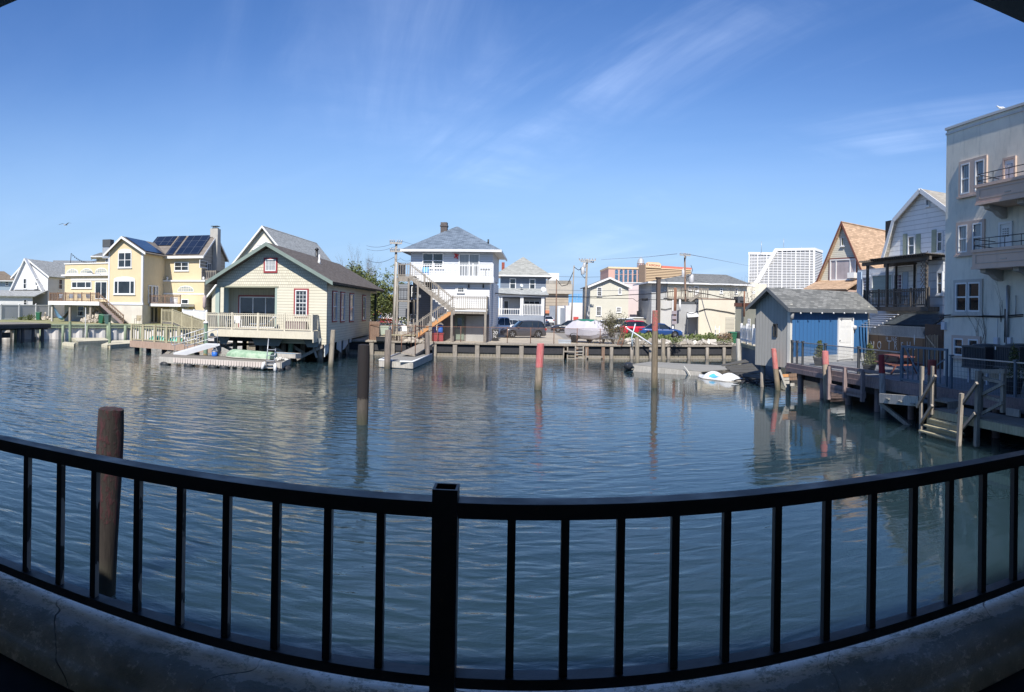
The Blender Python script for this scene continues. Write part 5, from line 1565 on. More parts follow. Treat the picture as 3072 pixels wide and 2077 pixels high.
m = MB(); m.lathe(qb, [(.06, 0), (.17, .15), (.15, (qt.z - qb.z) * .5), (.19, (qt.z - qb.z) * .8), (.05, (qt.z - qb.z))], 9); m.build('folded_canopy', mat('dusty_pink_cloth', (.45, .36, .34), .9), ub_)
m = MB()
for i, (x0, x1) in enumerate(((660, 940), (1010, 1265))):
 a, b_ = DF.hit(x0, 1250, -.6)[0], DF.hit(x1, 1250, -.6)[0]
 rows = [[DF.W(a + (b_ - a) * s / 10, -.4 - .5 * k / 6, zk + .02 + .42 * sin(pi * k / 6) * (.5 + .5 * sin(pi * s / 10) ** .4)) for k in range(7)] for s in range(11)]
 mm = MB(); mm.grid(rows)
 one(mm, 'upturned_kayak', mat('mint_green_plastic_%d' % i, (.16, .55, .40), .5, 'plain', var=.1), ('mint green kayak hull behind the left half' if i == 0 else 'mint green kayak hull behind the right half') + ' of the brown dock railing', 'kayak', 'mint green hulls on the fenced dock')
# ---------------------------------------------------------------- tan modular float
V('h')
fl2 = thing('modular_float', 'tan plastic modular floating dock moored by green pilings below the left lawn', 'floating dock', atz(1900, 880, 0))
m = MB()
for (x0, y0, x1, y1, x2, y2, x3, y3) in ((1310, 905, 1560, 935, 1600, 905, 1370, 885), (1650, 880, 2320, 850, 2200, 800, 1510, 800), (2140, 940, 2330, 975, 2430, 905, 2290, 890)):
 P = [atz(a, b_, .22) for a, b_ in ((x0, y0), (x1, y1), (x2, y2), (x3, y3))]
 m.hexa([Vector((p.x, p.y, -.1)) for p in P], P)
V('L1')
P = [atz(a, b_, .3) for a, b_ in ((1100, 1350), (1385, 1330), (1345, 1300), (1150, 1305))]
m.hexa([Vector((p.x, p.y, -.1)) for p in P], P)
m.build('pontoon', mat('tan_float_blocks', (.78, .71, .52), .6, 'board', pitch=.5, var=.05, dirt=.2), fl2)
# ================================================================ cars
TYRE = mat('tyre_rubber', (.015, .015, .016), .85, 'plain', dirt=0)
RIM = mat('alloy_rim', (.45, .46, .48), .35, 'plain', metal=.8, dirt=0)
HEADL = mat('headlamp_glass', (.55, .57, .6), .15, 'plain', dirt=0)
TAILL = mat('tail_lamp_red', (.35, .01, .012), .2, 'plain', dirt=0)
CGL = glass('car_glass', (.012, .016, .02), .03)
def car(p, rz, label, color, kind='suv', L=4.4, W=1.8, Ht=1.62, group='cars parked behind the bulkhead'):
 """local +x is the front"""
 t = thing('parked_car', label, 'car', p, group, local=True, rz=rz)
 paint = mat('car_paint_' + str(len(bpy.data.materials)), color, .32, 'paint', dirt=0)
 hw = W / 2; wr = .34 if kind != 'sedan' else .32
 ax_ = (L * .31, -L * .30)
 clear = .20
 if kind == 'suv':
  top = [(-.5, .62), (-.497, .98), (-.47, 1.02), (-.2, 1.0), (.16, .99), (.21, 1.0), (.40, .90), (.47, .80), (.497, .62), (.5, .5)]
  roof = [(-.475, 1.0), (-.42, Ht - .12), (-.36, Ht - .02), (-.1, Ht), (.06, Ht - .05), (.225, .99)]
 elif kind == 'pickup':
  top = [(-.5, .7), (-.498, 1.02), (-.46, 1.04), (-.1, 1.04), (.2, 1.05), (.24, 1.06), (.44, 1.0), (.48, .92), (.498, .7), (.5, .55)]
  roof = [(-.12, 1.03), (-.10, Ht - .1), (-.06, Ht), (.08, Ht), (.13, Ht - .06), (.25, 1.05)]
 else:
  top = [(-.5, .62), (-.497, .88), (-.44, .94), (-.30, .93), (.1, .9), (.2, .9), (.38, .80), (.46, .70), (.497, .55), (.5, .45)]
  roof = [(-.40, .92), (-.24, Ht - .08), (-.14, Ht - .01), (-.02, Ht), (.08, Ht - .05), (.26, .88)]
 def ip(tab, x):
  for (a, b_), (c, d) in zip(tab, tab[1:]):
   if a <= x <= c: return b_ + (d - b_) * (x - a) / max(1e-6, c - a)
  return tab[0][1] if x < tab[0][0] else tab[-1][1]
 N = 64; rows = []
 for i in range(N + 1):
  x = -.5 + i / N
  X = x * L
  zb_ = clear
  for a in ax_:
   if abs(X - a) < wr * 1.17: zb_ = max(zb_, min(.95, wr + math.sqrt(max(0, (wr * 1.17) ** 2 - (X - a) ** 2))))
  zt_ = ip(top, x)
  e = min(1, (0.5 - abs(x)) * L / .55)
  w = hw * (.74 + .26 * e ** .45)
  arch = zb_ > clear + .02
  zm = max(zb_ + .02, .55)
  pts = [(w * .92, zb_), (w * .985, max(zb_ + .01, .34)), (w, zm), (w * .985, max(zm + .01, zt_ - .18)), (w * .93, zt_ - .03), (w * .82, zt_ + .015), (0, zt_ + .05 * e)]
  row = [Vector((X, -y, z)) for y, z in pts] + [Vector((X, y, z)) for y, z in pts[-2::-1]]
  rows.append(row)
 m = MB(); m.grid(rows); m.quad(*rows[0]); m.quad(*rows[-1][::-1]); m.build('body', paint, t)
 m = MB(); m.wbox(-L * .46, L * .46, -hw * .86, hw * .86, .17, .5); m.build('underbody', BLACKPL, t)
 xs_ = [a for a, _ in roof]
 rows = []
 K = 26
 for i in range(K + 1):
  x = roof[0][0] + (roof[-1][0] - roof[0][0]) * i / K
  zr_ = ip(roof, x); zt_ = ip(top, x)
  f = max(0, (zr_ - zt_)) / (Ht - .95)
  wb = hw * .90; wtp = hw * (.90 - .20 * min(1, f))
  row = [Vector((x * L, -wb, zt_ - .04)), Vector((x * L, -wtp, max(zt_, zr_ - .07))), Vector((x * L, -wtp * .85, zr_)), Vector((x * L, 0, zr_ + .02)), Vector((x * L, wtp * .85, zr_)), Vector((x * L, wtp, max(zt_, zr_ - .07))), Vector((x * L, wb, zt_ - .04))]
  rows.append(row)
 m = MB(); m.grid(rows); m.build('windows', CGL, t)
 r2 = [[v + Vector((0, 0, .012)) for v in r[1:6]] for r in rows if roof[1][0] * L - .03 <= r[0].x <= roof[-2][0] * L + .08]
 m = MB(); m.grid(r2); m.build('roof', paint, t)
 for s in (-1, 1):
  def sp(x, f):   # point on the side glass
   zt_ = ip(top, x); zr_ = ip(roof, x)
   ff = max(0, (zr_ - zt_)) / (Ht - .95)
   wb = hw * .90; wtp = hw * (.90 - .20 * min(1, ff))
   return Vector((x * L, s * ((wb + (wtp - wb) * f) + .012), zt_ - .04 + (zr_ - .05 - zt_ + .04) * f))
  xm = (roof[1][0] + roof[-2][0]) / 2
  for xa, xb in ((roof[0][0] + .01, roof[1][0] + .02), (roof[-1][0] - .005, roof[-2][0]), (xm + .02, xm + .01), (xm - .11, xm - .14) if kind != 'pickup' else (xm, xm)):
   if xa != xb: MB().beam(sp(xa, 0), sp(xb, 1), .02, .07, up=(0, 1, 0)).build('pillar', paint if kind != 'suv' else BLACKPL, t)
 for a in ax_:
  for s in (-1, 1):
   c = Vector((a, s * (hw - .11), wr)); R_ = Matrix.Rotation(pi / 2, 3, 'X')
   w = MB().lathe(c, [(wr * .62, -.1), (wr * .97, -.1), (wr, -.06), (wr, .06), (wr * .97, .1), (wr * .62, .1)], 24, axis=R_)
   w = w.build('wheel', TYRE, t)
   m = MB(); y = s * .085
   m.lathe(c + Vector((0, y * .2, 0)), [(0, -.03), (wr * .2, -.03), (wr * .2, .03), (0, .03)], 10, axis=R_)
   m.lathe(c, [(wr * .6, -.09), (wr * .68, -.09), (wr * .68, .09), (wr * .6, .09)], 24, axis=R_)
   for k in range(5):
    q = 2 * pi * k / 5 + .3
    d = Vector((cos(q), 0, sin(q)))
    m.beam(c + Vector((0, y, 0)) + d * .02, c + Vector((0, y, 0)) + d * wr * .66, .05, .035, up=(0, 1, 0))
   m.build('rim', RIM, w)
   MB().lathe(c, [(0, -.05), (wr * .61, -.05), (wr * .61, .05), (0, .05)], 20, axis=R_).build('hub_disc', DGREY, w)
 for s in (-1, 1):
  zf = .66 if kind == 'sedan' else .80
  MB().hexa([(L * .455, s * hw * .55 - .16, zf - .07), (L * .49, s * hw * .55 - .16, zf - .07), (L * .47, s * hw * .62 + .17, zf - .05), (L * .41, s * hw * .62 + .17, zf - .05)],
                  [(L * .455, s * hw * .55 - .16, zf + .05), (L * .485, s * hw * .55 - .16, zf + .05), (L * .462, s * hw * .62 + .18, zf + .09), (L * .41, s * hw * .62 + .18, zf + .09)]).build('headlight', HEADL, t)
  MB().wbox(-L * .499 - .02, -L * .455, s * hw * .72 - .14, s * hw * .72 + .14, .74, .90).build('tail_light', TAILL, t)
  MB().hexa([(L * .17, s * hw * .93, 1.0), (L * .2, s * hw * .93, 1.0), (L * .2, s * (hw + .14), 1.0), (L * .17, s * (hw + .14), 1.0)] if s > 0 else [(L * .17, s * (hw + .14), 1.0), (L * .2, s * (hw + .14), 1.0), (L * .2, s * hw * .93, 1.0), (L * .17, s * hw * .93, 1.0)],
                  [(L * .17, s * hw * .93, 1.13), (L * .19, s * hw * .93, 1.13), (L * .19, s * (hw + .14), 1.13), (L * .17, s * (hw + .14), 1.13)] if s > 0 else [(L * .17, s * (hw + .14), 1.13), (L * .19, s * (hw + .14), 1.13), (L * .19, s * hw * .93, 1.13), (L * .17, s * hw * .93, 1.13)]).build('mirror', paint, t)
  for xh in (.02, -.20):
   if kind != 'pickup': MB().wbox(L * xh - .09, L * xh + .06, s * hw - .015, s * hw + .015, .84, .865).build('door_handle', paint, t)
 m = MB(); m.wbox(L * .46, L * .503, -hw * .5, hw * .5, .38, .62); m.build('grille', BLACKPL, t)
 m = MB(); m.wbox(-L * .506, -L * .46, -hw * .7, hw * .7, .24, .40); m.build('bumper', BLACKPL, t)
 return t
def onground(x, y, z=GZ): return atz(x, y, z)
V('M1')
p = onground(1530, 1190, GZ + .02)
car(at(1535, 1190, 64) * Vector((1, 1, 0)) + Vector((0, 0, GZ + .02)) if False else Vector((at(1535, 1190, 63.5).x, at(1535, 1190, 63.5).y, GZ + .02)), pi + .30, 'dark grey crossover car parked on the gravel right of the house with stairs', (.055, .055, .065), 'suv', L=4.3, Ht=1.66)
def flat(v, z): return Vector((v.x, v.y, z))
car(flat(at(1330, 1100, 69), GZ + .02), pi + .5, 'white pickup truck half hidden behind the dark grey crossover', (.75, .76, .77), 'pickup', L=5.2, W=1.95, Ht=1.85)
car(flat(at(1405, 1090, 77), GZ + .03), pi, 'silver car showing its roof between the white pickup and grey crossover', (.35, .38, .41), 'sedan', L=4.6, Ht=1.5)
car(flat(at(1772, 1060, 118), GZ + .03), pi / 2 + .2, 'distant white car on the street beside the blue-grey house', (.7, .7, .7), 'sedan', L=4.5, Ht=1.5)
V('d')
car(flat(at(420, 1190, 79), GZ + .03), pi + 0.0 - .1, 'black sedan partly hidden behind the covered boat', (.018, .022, .035), 'sedan', L=4.7, Ht=1.45)
car(flat(at(900, 1090, 83), GZ + .03), .1, 'white sedan with red tail lamp half hidden behind the bare bush', (.72, .73, .75), 'sedan', L=4.7, Ht=1.46)
car(flat(at(1100, 1085, 84), GZ + .03), pi, 'white van-like car behind the bush next to the red crossover', (.74, .75, .77), 'suv', L=4.4, Ht=1.75)
V('M2')
car(flat(at(1045, 940, 75), GZ + .03), .12, 'bright red crossover car behind the blue sedan', (.50, .02, .04), 'suv', L=4.4, Ht=1.62)
car(flat(at(1248, 960, 69.5), GZ + .03), .05 - .12, 'dark blue sedan parked beside the rubble bank', (.012, .05, .17), 'sedan', L=4.55, Ht=1.46)
# ================================================================ three-storey white house with the outside stair
V('M1')
HY_ = 56.6
HFc = Fac((aty(430, 700, HY_).x, HY_), (aty(1200, 700, HY_ - .25).x, HY_ - .25))
wh3 = thing('stair_house', 'three-storey white and grey house with blue-grey hip roof, white balcony and outside timber stair', 'house', HFc.W(3.6, -4, GZ))
u0 = 0; u1 = HFc.hit(1205, 900, 1.5)[0]; u1b = HFc.hit(1238, 430)[0]
zE = HFc.hit(830, 362)[1]; zB = HFc.hit(900, 635)[1]; zS = HFc.hit(900, 690)[1]
GSIDE = mat('grey_siding', (.42, .44, .47), .65, 'siding', pitch=.2, var=.05, dirt=.15)
LGS = mat('light_grey_siding', (.55, .57, .60), .6, 'siding', pitch=.2, var=.04, dirt=.1)
walls(HFc, u0, u1b, 0, -9.5, zB - .1, zE, LGS, wh3, name='upper_wall')
DG2 = mat('dark_grey_siding', (.20, .215, .24), .7, 'siding', pitch=.2, var=.05, dirt=.15)
vW = 1.5
uM = HFc.hit(640, 900, vW)[0]
m = MB(); m.box(HFc, uM, u1, -9.3, vW, GZ, zB - .101); m.build('lower_wall', WSIDE, wh3)
m = MB(); m.box(HFc, u0, uM - .001, -9.3, -1.3, GZ, zB - .101); m.build('recessed_wall', DG2, wh3)
hip_roof(HFc, u0, u1b, 0, -9.5, zE, HFc.hit(885, 128, -4.5)[1], .75, ROOFS, wh3, (HFc.hit(880, 130, -4.7)[0], -4.7), (HFc.hit(895, 130, -4.7)[0], -4.7), WHITE)
cu = HFc.hit(725, 150, -3.5)[0]; cu2 = HFc.hit(787, 150, -3.5)[0]; zt = HFc.hit(755, 88, -3.5)[1]
m = MB(); m.box(HFc, cu, cu2, -4.2, -3.5, zE, zt); m.box(HFc, cu - .05, cu2 + .05, -4.25, -3.45, zt - .4, zt - .25)
m.build('chimney', mat('dark_brick', (.14, .12, .115), .95, 'roof', size=(.22, .075)), wh3)
vp = HFc.W(HFc.hit(1197, 320, -1)[0], -.6, 0); zz0 = HFc.hit(1197, 322, -.6)[1]
m = MB(); m.lathe((vp.x, vp.y, zz0 - .1), [(.28, -.1), (.12, .18)], 8); m.build('roof_flashing', WHITE, wh3)
m = MB(); m.lathe((vp.x, vp.y, zz0 + .08), [(.08, 0), (.07, .5)], 8); m.build('vent_pipe', BLACKM, wh3)
win(HFc, 548, 392, 755, 540, wh3, cols=2, fw=.08)
win(HFc, 905, 398, 1108, 625, wh3, cols=2, sash=False, fw=.08, gm=GLASSC)
vB = 2.0
ub0, ub1 = HFc.hit(462, 600, vB)[0], HFc.hit(1243, 600, vB)[0]
zBd = HFc.hit(860, 628, vB)[1]
m = MB(); m.box(HFc, ub0, ub1, .001, vB, zBd - .12, zBd); m.box(HFc, ub0 - .04, ub1 + .04, vB + .001, vB + .06, zBd - .42, zBd + .05); m.box(HFc, ub1 + .001, ub1 + .05, .0, vB, zBd - .42, zBd + .05); m.box(HFc, ub0, ub1, .0, vB, zBd - .4, zBd - .13); m.build('balcony_floor', WHITE, wh3)
rail3(HFc.W(ub0 + .05, vB - .05, zBd), HFc.W(ub1 - .05, vB - .05, zBd), 1.12, WHITE, wh3, sp=.21, bal=.05, post=.12, posts=4, name='balcony_railing')
rail3(HFc.W(ub1 - .05, vB - .05, zBd), HFc.W(ub1 - .05, .05, zBd), 1.12, WHITE, wh3, sp=.17, bal=.06, post=.12, posts=1, name='balcony_railing', ends=(0, 0))
TW = WOODG
vT = 3.2
ul0, ul1 = HFc.hit(308, 600, vT)[0], HFc.hit(425, 600, vT)[0]
m = MB(); m.box(HFc, ul0, ul1 + .35, .3, vT, zBd - .15, zBd); m.box(HFc, ul0, ul1 + .1, vT + .001, vT + .06, zBd - .45, zBd - .02); m.build('top_landing', TW, wh3)
m = MB(); zl2 = HFc.hit(350, 855, vT)[1]; m.box(HFc, ul0, ul1 + .1, .3, vT, zl2 - .12, zl2); m.build('lower_landing', TW, wh3)
rail3(HFc.W(ul0, vT - .05, zBd), HFc.W(ul1, vT - .05, zBd), 1.1, TW, wh3, sp=.2, bal=.045, posts=1, name='landing_railing')
rail3(HFc.W(ul0, vT - .05, zBd), HFc.W(ul0, .3, zBd), 1.1, TW, wh3, sp=.2, bal=.045, posts=1, name='landing_railing', ends=(0, 1))
rail3(HFc.W(ul0, vT - .05, zl2), HFc.W(ul1, vT - .05, zl2), 1.0, WOODD, wh3, sp=.25, bal=.03, posts=1, name='lower_landing_railing', ends=(0, 0))
for x, tp in ((300, zBd), (410, zBd), (430, zBd)):
 u = HFc.hit(x, 900, vT)[0]; MB().box(HFc, u - .08, u + .08, vT - (.1 if x < 420 else 1.5), vT + (.06 if x < 420 else -1.34), GZ - .1, tp - .16).build('stair_post', TW, wh3)
zMid = HFc.hit(1000, 950, vT)[1]
m1_, m2_ = HFc.hit(845, 900, vT)[0], HFc.hit(1185, 900, vT)[0]
m = MB(); m.box(HFc, m1_ - .05, m2_, vW + .02, vT, zMid - .12, zMid); m.box(HFc, m1_, m2_, vT + .001, vT + .05, zMid - .32, zMid + .02); m.build('middle_landing', TW, wh3)
m = MB(); m.box(HFc, m1_ + .2, m2_ - .1, vT + .052, vT + .09, zMid - .12, zMid - .02); m.build('white_strip', WHITE, wh3)
rail3(HFc.W(m1_, vT - .04, zMid), HFc.W(m2_ - .05, vT - .04, zMid), 1.12, TW, wh3, sp=.17, bal=.04, posts=1, name='middle_railing')
rail3(HFc.W(m2_ - .05, vT - .04, zMid), HFc.W(m2_ - .05, vW + .05, zMid), 1.12, TW, wh3, sp=.2, bal=.04, posts=1, name='middle_railing', ends=(0, 0))
for x in (835, 1165):
 u = HFc.hit(x, 1100, vT)[0]; MB().box(HFc, u - .09, u + .09, vT - .1, vT + .08, GZ - .1, zMid - .13).build('stair_post', TW, wh3)
for x, yb in ((505, 680), (640, 770), (620, 1060)):
 u, z = HFc.hit(x, yb, vT); MB().box(HFc, u - .07, u + .07, vT - .0, vT + .1, GZ - .1, z).build('stair_post', TW, wh3)
side = Vector((-HFc.n.x, -HFc.n.y, 0))
a0 = HFc.W(ul1 + .05, vT, zBd); a1 = HFc.W(m1_ + .0, vT, zMid)
stairs(a1, a0, .95, side, TW, WOODP, wh3, n=14, name='upper_flight')
rail3(a0, a1, 1.05, TW, wh3, sp=.17, bal=.04, posts=3, name='upper_stair_railing', ends=(0, 0))
b0 = HFc.hit(405, 1250, vT)[0]
a2 = HFc.W(b0, vT, GZ + .05)
stairs(a2, a1 + Vector((0, 0, 0)), .95, side, WOODN, WOODG, wh3, n=15, name='lower_flight')
rail3(a2, a1, 1.05, TW, wh3, sp=.17, bal=.04, posts=3, name='lower_stair_railing', ends=(1, 0))
u0_, u1_, z0_, z1_ = HFc.rect(872, 708, 982, 960, vW)
dd = door(HFc, u0_, u1_, zMid + .02, z1_, wh3, panels=False, handle=True, v=vW)
win(HFc, 893, 725, 958, 778, wh3, sash=False, grid=(3, 2), fw=.05, v=vW + .04)
for x in (1003, 1145):
 u, z = HFc.hit(x, 715, vW + .1); MB().lathe(HFc.W(u, vW + .12, z), [(0, -.18), (.07, -.12), (.05, .1), (.02, .18)], 8).build('wall_lamp', BLACKM, wh3)
u0_, u1_, z0_, z1_ = HFc.rect(868, 1000, 960, 1248, vW)
m = MB(); m.box(HFc, HFc.hit(700, 1100, vW)[0], u1, vW + .001, vW + .08, GZ, zMid - .35); m.build('basement_wall', mat('brown_grey_render', (.20, .18, .165), .9, 'stucco', dirt=.3), wh3)
m = MB(); m.box(HFc, u1_ + .15, HFc.hit(1150, 1100, vW)[0], vW + .081, vW + .12, GZ, zMid - .5); m.build('lattice_panel', mat('pale_grey_board', (.36, .35, .33), .85, 'plain', dirt=.4), wh3)
door(HFc, u0_, u1_, GZ + .1, z1_, wh3, m=mat('sage_screen_door', (.20, .24, .19), .7), fm=mat('sage_door_frame', (.16, .19, .15), .7), v=vW + .08, panels=False, glazed=(.2, .8, .45, .92))
w_ = win(HFc, 430, 992, 492, 1080, wh3, v=-1.3, cols=1)
win(HFc, 440, 720, 515, 840, wh3, v=-1.3, cols=1)
m = MB(); m.box(HFc, HFc.hit(315, 900, -1.2)[0], HFc.hit(400, 900, -1.2)[0], -8, -1.2, GZ + 1.9, zBd - .5); m.build('side_bay', DG2, wh3)
HR = HFc.right(u1b)
m = MB(); m.box(HFc, u1 + .002, u1b + .02, -9.2, -1.2, GZ + 1.2, zB - .3); m.build('right_bay_wall', WSIDE, wh3)
u, z = HFc.hit(880, 420, .05)
m = MB()
for a, l in ((.5, .22), (2.2, .26), (3.9, .24), (5.2, .26), (1.4, .2)):
 m.beam(HFc.W(u, .04, z), HFc.W(u + cos(a) * l, .05, z + sin(a) * l), .05, .10)
m.build('red_wall_ornament', REDPL, wh3)
def tubchair(p, rz, label, m_):
 return chair(p, rz, label, m_, m_, h=.9)
tubchair(HFc.W(HFc.hit(575, 580, 1.2)[0], 1.2, zBd), 0, 'bright blue chair behind the white balcony railing', mat('sky_blue_plastic', (.05, .3, .62), .5))
tb = thing('round_table', 'small dark round table on the white balcony', 'table', HFc.W(HFc.hit(1165, 560, 1.0)[0], 1.0, zBd))
MB().lathe(HFc.W(HFc.hit(1165, 560, 1.0)[0], 1.0, zBd), [(.45, .7), (.45, .74), (0, .745)], 14).build('top', BLACKM, tb)
MB().lathe(HFc.W(HFc.hit(1165, 560, 1.0)[0], 1.0, zBd), [(.2, 0), (.04, .05), (.04, .7)], 8).build('stem', BLACKM, tb)
V('c')
b1 = thing('water_jug_stack', 'pair of blue plastic drums on a red box behind the canal fence', 'drums', atz(1380, 1000, GZ))
p = atz(1370, 990, GZ)
MB().wbox(p.x - .55, p.x + .65, p.y - .3, p.y + .3, GZ, GZ + .62).wbox(p.x - .6, p.x + .7, p.y - .34, p.y + .34, GZ + .621, GZ + .7).build('chest', REDP, b1)
for dx_ in (-.25, .35): MB().lathe((p.x + dx_, p.y, GZ + .70), [(.24, 0), (.26, .05), (.26, .62), (.1, .7)], 12).build('drum', BLUEPL, b1)
def boxthing(name, label, cat, x0, y0, x1, y1, r, mt, dep=.6, group=None, lid=None):
 """a box-like thing given by its front face in pixels"""
 F = F2(x0, y1, r, x1, y1, r)
 z0, z1 = F.hit((x0 + x1) / 2, y1)[1], F.hit((x0 + x1) / 2, y0)[1]
 t = thing(name, label, cat, F.W(F.L / 2, -dep / 2, z0), group)
 h_ = z1 - z0
 MB().box(F, 0, F.L, -dep, 0, z0, z1 - h_ * .15).build('body', mt, t)
 m = MB(); m.box(F, -.03, F.L + .03, -dep - .03, .03, z1 - h_ * .149, z1); m.build('lid', lid or mt, t)
 return t
boxthing('storage_tote', 'black storage tote on the bulkhead beside the cottage', 'storage box', 292, 915, 450, 990, 52.9, BLACKPL, .7)
boxthing('electric_cabinet', 'pale green metal utility cabinet behind the cottage porch', 'cabinet', 350, 712, 515, 880, 62, mat('pale_green_metal', (.36, .42, .36), .6), .8)
boxthing('wooden_bin', 'tall brown timber box with rusty posts beside the rear cottage porch', 'crate', 172, 640, 345, 990, 54.5, WOODB, 1.2)
w = chair(atz(735, 900, GZ) + Vector((0, 2, 0)), 0, 'white wire garden chair below the outside stair', WHITE, WHITE)
wt_ = thing('potting_bench', 'low mossy timber bench under the outside stair', 'bench', atz(700, 985, GZ))
p = atz(700, 985, GZ)
MB().wbox(p.x - 1.3, p.x + 1.4, p.y - .3, p.y + .3, GZ + .45, GZ + .52).build('top', WOODY, wt_)
for dx_ in (-1.1, 0, 1.1): MB().wbox(p.x + dx_, p.x + dx_ + .1, p.y - .25, p.y + .25, GZ, GZ + .449).build('leg', WOODG, wt_)
rubble('rock_heap', 'pile of mixed stones at the foot of the outside stair', atz(960, 1005, GZ), .8, .3, 40, .14, seed=12)
V('M1')
p = atz(1262, 1255, GZ)
nbn = bin_(p, 0, 'black wheeled bin with hand painted white house number beside the house corner', BLACKPL)
def text3(s, size, loc, rot, mt, parent=None, name='lettering', ext=.004, local=False, shear=0, label=None):
 c = bpy.data.curves.new(name, 'FONT'); c.body = s; c.size = size; c.extrude = ext; c.align_x = 'CENTER'; c.align_y = 'CENTER'; c.shear = shear
 o = bpy.data.objects.new('tmp_text', c); COL.objects.link(o)
 bpy.context.view_layer.update()
 me = bpy.data.meshes.new_from_object(o)
 COL.objects.unlink(o); bpy.data.objects.remove(o)
 ob = bpy.data.objects.new(name, me); COL.objects.link(ob)
 me.materials.append(mt)
 if parent is not None:
  ob.parent = parent
  off = Vector((0, 0, 0)) if parent.get('_local') else ORG[parent.name]
  ob.location = Vector(loc) - off
  ORG[ob.name] = off
 else:
  ob.location = loc; ORG[ob.name] = Vector(loc)
 ob.rotation_euler = rot
 return ob
text3('20', .44, (0, -.335, .72), (rad(98), 0, 0), WHITE, nbn, 'painted_number', .003)
text3('N.', .34, (0, -.305, .38), (rad(98), 0, 0), WHITE, nbn, 'painted_letter', .003)
# ---------------------------------------------------------------- chain link fence along the bulkhead
def chainlink(F, u0, u1, z0, h, parent, sp=.35, r=.010, m_=WIREG, v=0):
 mb = MB()
 u = u0 - h
 def seg(ua, za, ub, zb):
  if ub < u0 or ua > u1: return
  if ua < u0: za += (zb - za) * (u0 - ua) / (ub - ua); ua = u0
  if ub > u1: zb = za + (zb - za) * (u1 - ua) / (ub - ua); ub = u1
  mb.tube([F.W(ua, v, za), F.W(ub, v, zb)], r, 3, cap=False, smooth=False)
 while u < u1:
  seg(u, z0, u + h, z0 + h); seg(u, z0 + h, u + h, z0); u += sp
 return mb.build('wire_mesh', m_, parent)
cl = thing('chain_link_fence', 'rusty chain link fence running along the top of the timber bulkhead', 'fence', BW.W(20, -.5, GZ))
V('M1')
fa = BW.hit(30, 1150, -.6)[0]; V('d'); fb = BW.hit(1150, 1200, -.6)[0]
hh = 1.25
for x in [fa + (fb - fa) * i / 11 for i in range(12)]: MB().tube([BW.W(x, -.6, 1.1), BW.W(x, -.6, GZ + hh + .05)], .03, 6).build('fence_post', RUST, cl)
MB().tube([BW.W(fa, -.6, GZ + hh), BW.W(fb, -.6, GZ + hh)], .022, 6).build('top_rail', RUST, cl)
chainlink(BW, fa, fb, GZ + .03, hh - .05, cl, sp=.16, r=.0035, m_=mat('rusty_wire', (.25, .19, .15), .8))
# ---------------------------------------------------------------- small float, gangway
V('c')
fz2 = .42
P = [atz(350, 1345, fz2), atz(945, 1380, fz2), atz(1300, 1235, fz2), atz(730, 1215, fz2)]
sf = thing('small_float', 'small weathered swim float with white rope edging moored under the stairs', 'floating dock', flat(P[0], 0))
m = MB(); m.hexa([Vector((p.x, p.y, fz2 - .05)) for p in P], P); m.build('deck', DECKG, sf)
m = MB()
for a, b_ in ((P[0], P[1]), (P[1], P[2])):
 G_ = Fac(a, b_); m.box(G_, 0, G_.L, .002, .06, fz2 - .38, fz2 - .01)
m.build('side_boards', WOODP, sf)
m = MB()
for a, b_ in ((P[0], P[1]), (P[1], P[2])):
 G_ = Fac(a, b_); m.box(G_, .1, G_.L - .1, -.3, -.02, -.1, .06)
m.build('blue_floats', mat('faded_blue_foam', (.05, .22, .38), .7), sf)
m = MB(); m.tube([P[1] + Vector((-.8, 0, .05)), P[1] + Vector((0, 0, .05)), P[2] + Vector((0, 0, .05))], .06, 7); m.tube([P[0] + Vector((.9, 0, .05)), P[0] + Vector((0, 0, .05)), P[3] + Vector((0, 0, .05))], .06, 7); m.build('edge_padding', WHITE, sf)
gg = thing('small_gangway', 'grey timber gangway with rusty handrail posts dropping onto the small float', 'gangway', atz(1000, 1200, .6))
q = [atz(750, 1185, .75), atz(1000, 1240, .55), at(1330, 1130, 52.4), at(1080, 1110, 52.4)]
q[2].z = q[3].z = 1.05
m = MB(); m.hexa([v - Vector((0, 0, .12)) for v in q], q); m.build('deck', WOODG, gg)
for a, b_ in ((q[0], q[3]), (q[1], q[2])):
 m = MB()
 for f in (0, .5, 1):
  c = a + (b_ - a) * f; m.tube([c, c + Vector((0, 0, 1.15))], .03, 6)
 m.tube([a + Vector((0, 0, 1.15)), b_ + Vector((0, 0, 1.15))], .025, 6)
 m.build('handrail', RUST, gg)
V('M2')
ld = thing('swim_ladder', 'rough timber ladder fixed to the bulkhead left of the rubble bank', 'ladder', BW.W(BW.hit(440, 1160, .5)[0], .5, 0))
for x0, x1 in ((415, 408), (492, 482)):
 a, b_ = BW.hit(x0, 1040, .5), BW.hit(x1, 1245, .7)
 MB().beam(BW.W(a[0], .5, a[1]), BW.W(b_[0], .7, b_[1]), .1, .07).build('side_rail', WOODG, ld)
for y in (1062, 1098, 1125, 1160):
 a, b_ = BW.hit(412, y, .55), BW.hit(488, y, .55)
 MB().beam(BW.W(a[0], .56, a[1]), BW.W(b_[0], .56, b_[1]), .08, .05).build('rung', WOODP, ld)
rf = thing('tide_frame', 'open timber frame of slanting legs and rails standing against the bulkhead', 'timber frame', BW.W(BW.hit(350, 1160, .5)[0], .5, 0))
for x0, y0, x1, y1 in ((300, 1065, 288, 1245), (522, 1065, 512, 1245), (300, 1095, 412, 1100), (520, 1148, 680, 1150), (110, 1170, 270, 1175)):
 a, b_ = BW.hit(x0, y0, .5), BW.hit(x1, y1, .5)
 MB().beam(BW.W(a[0], .5, a[1]), BW.W(b_[0], .5, b_[1]), .09, .12).build('bar', WOODG, rf)
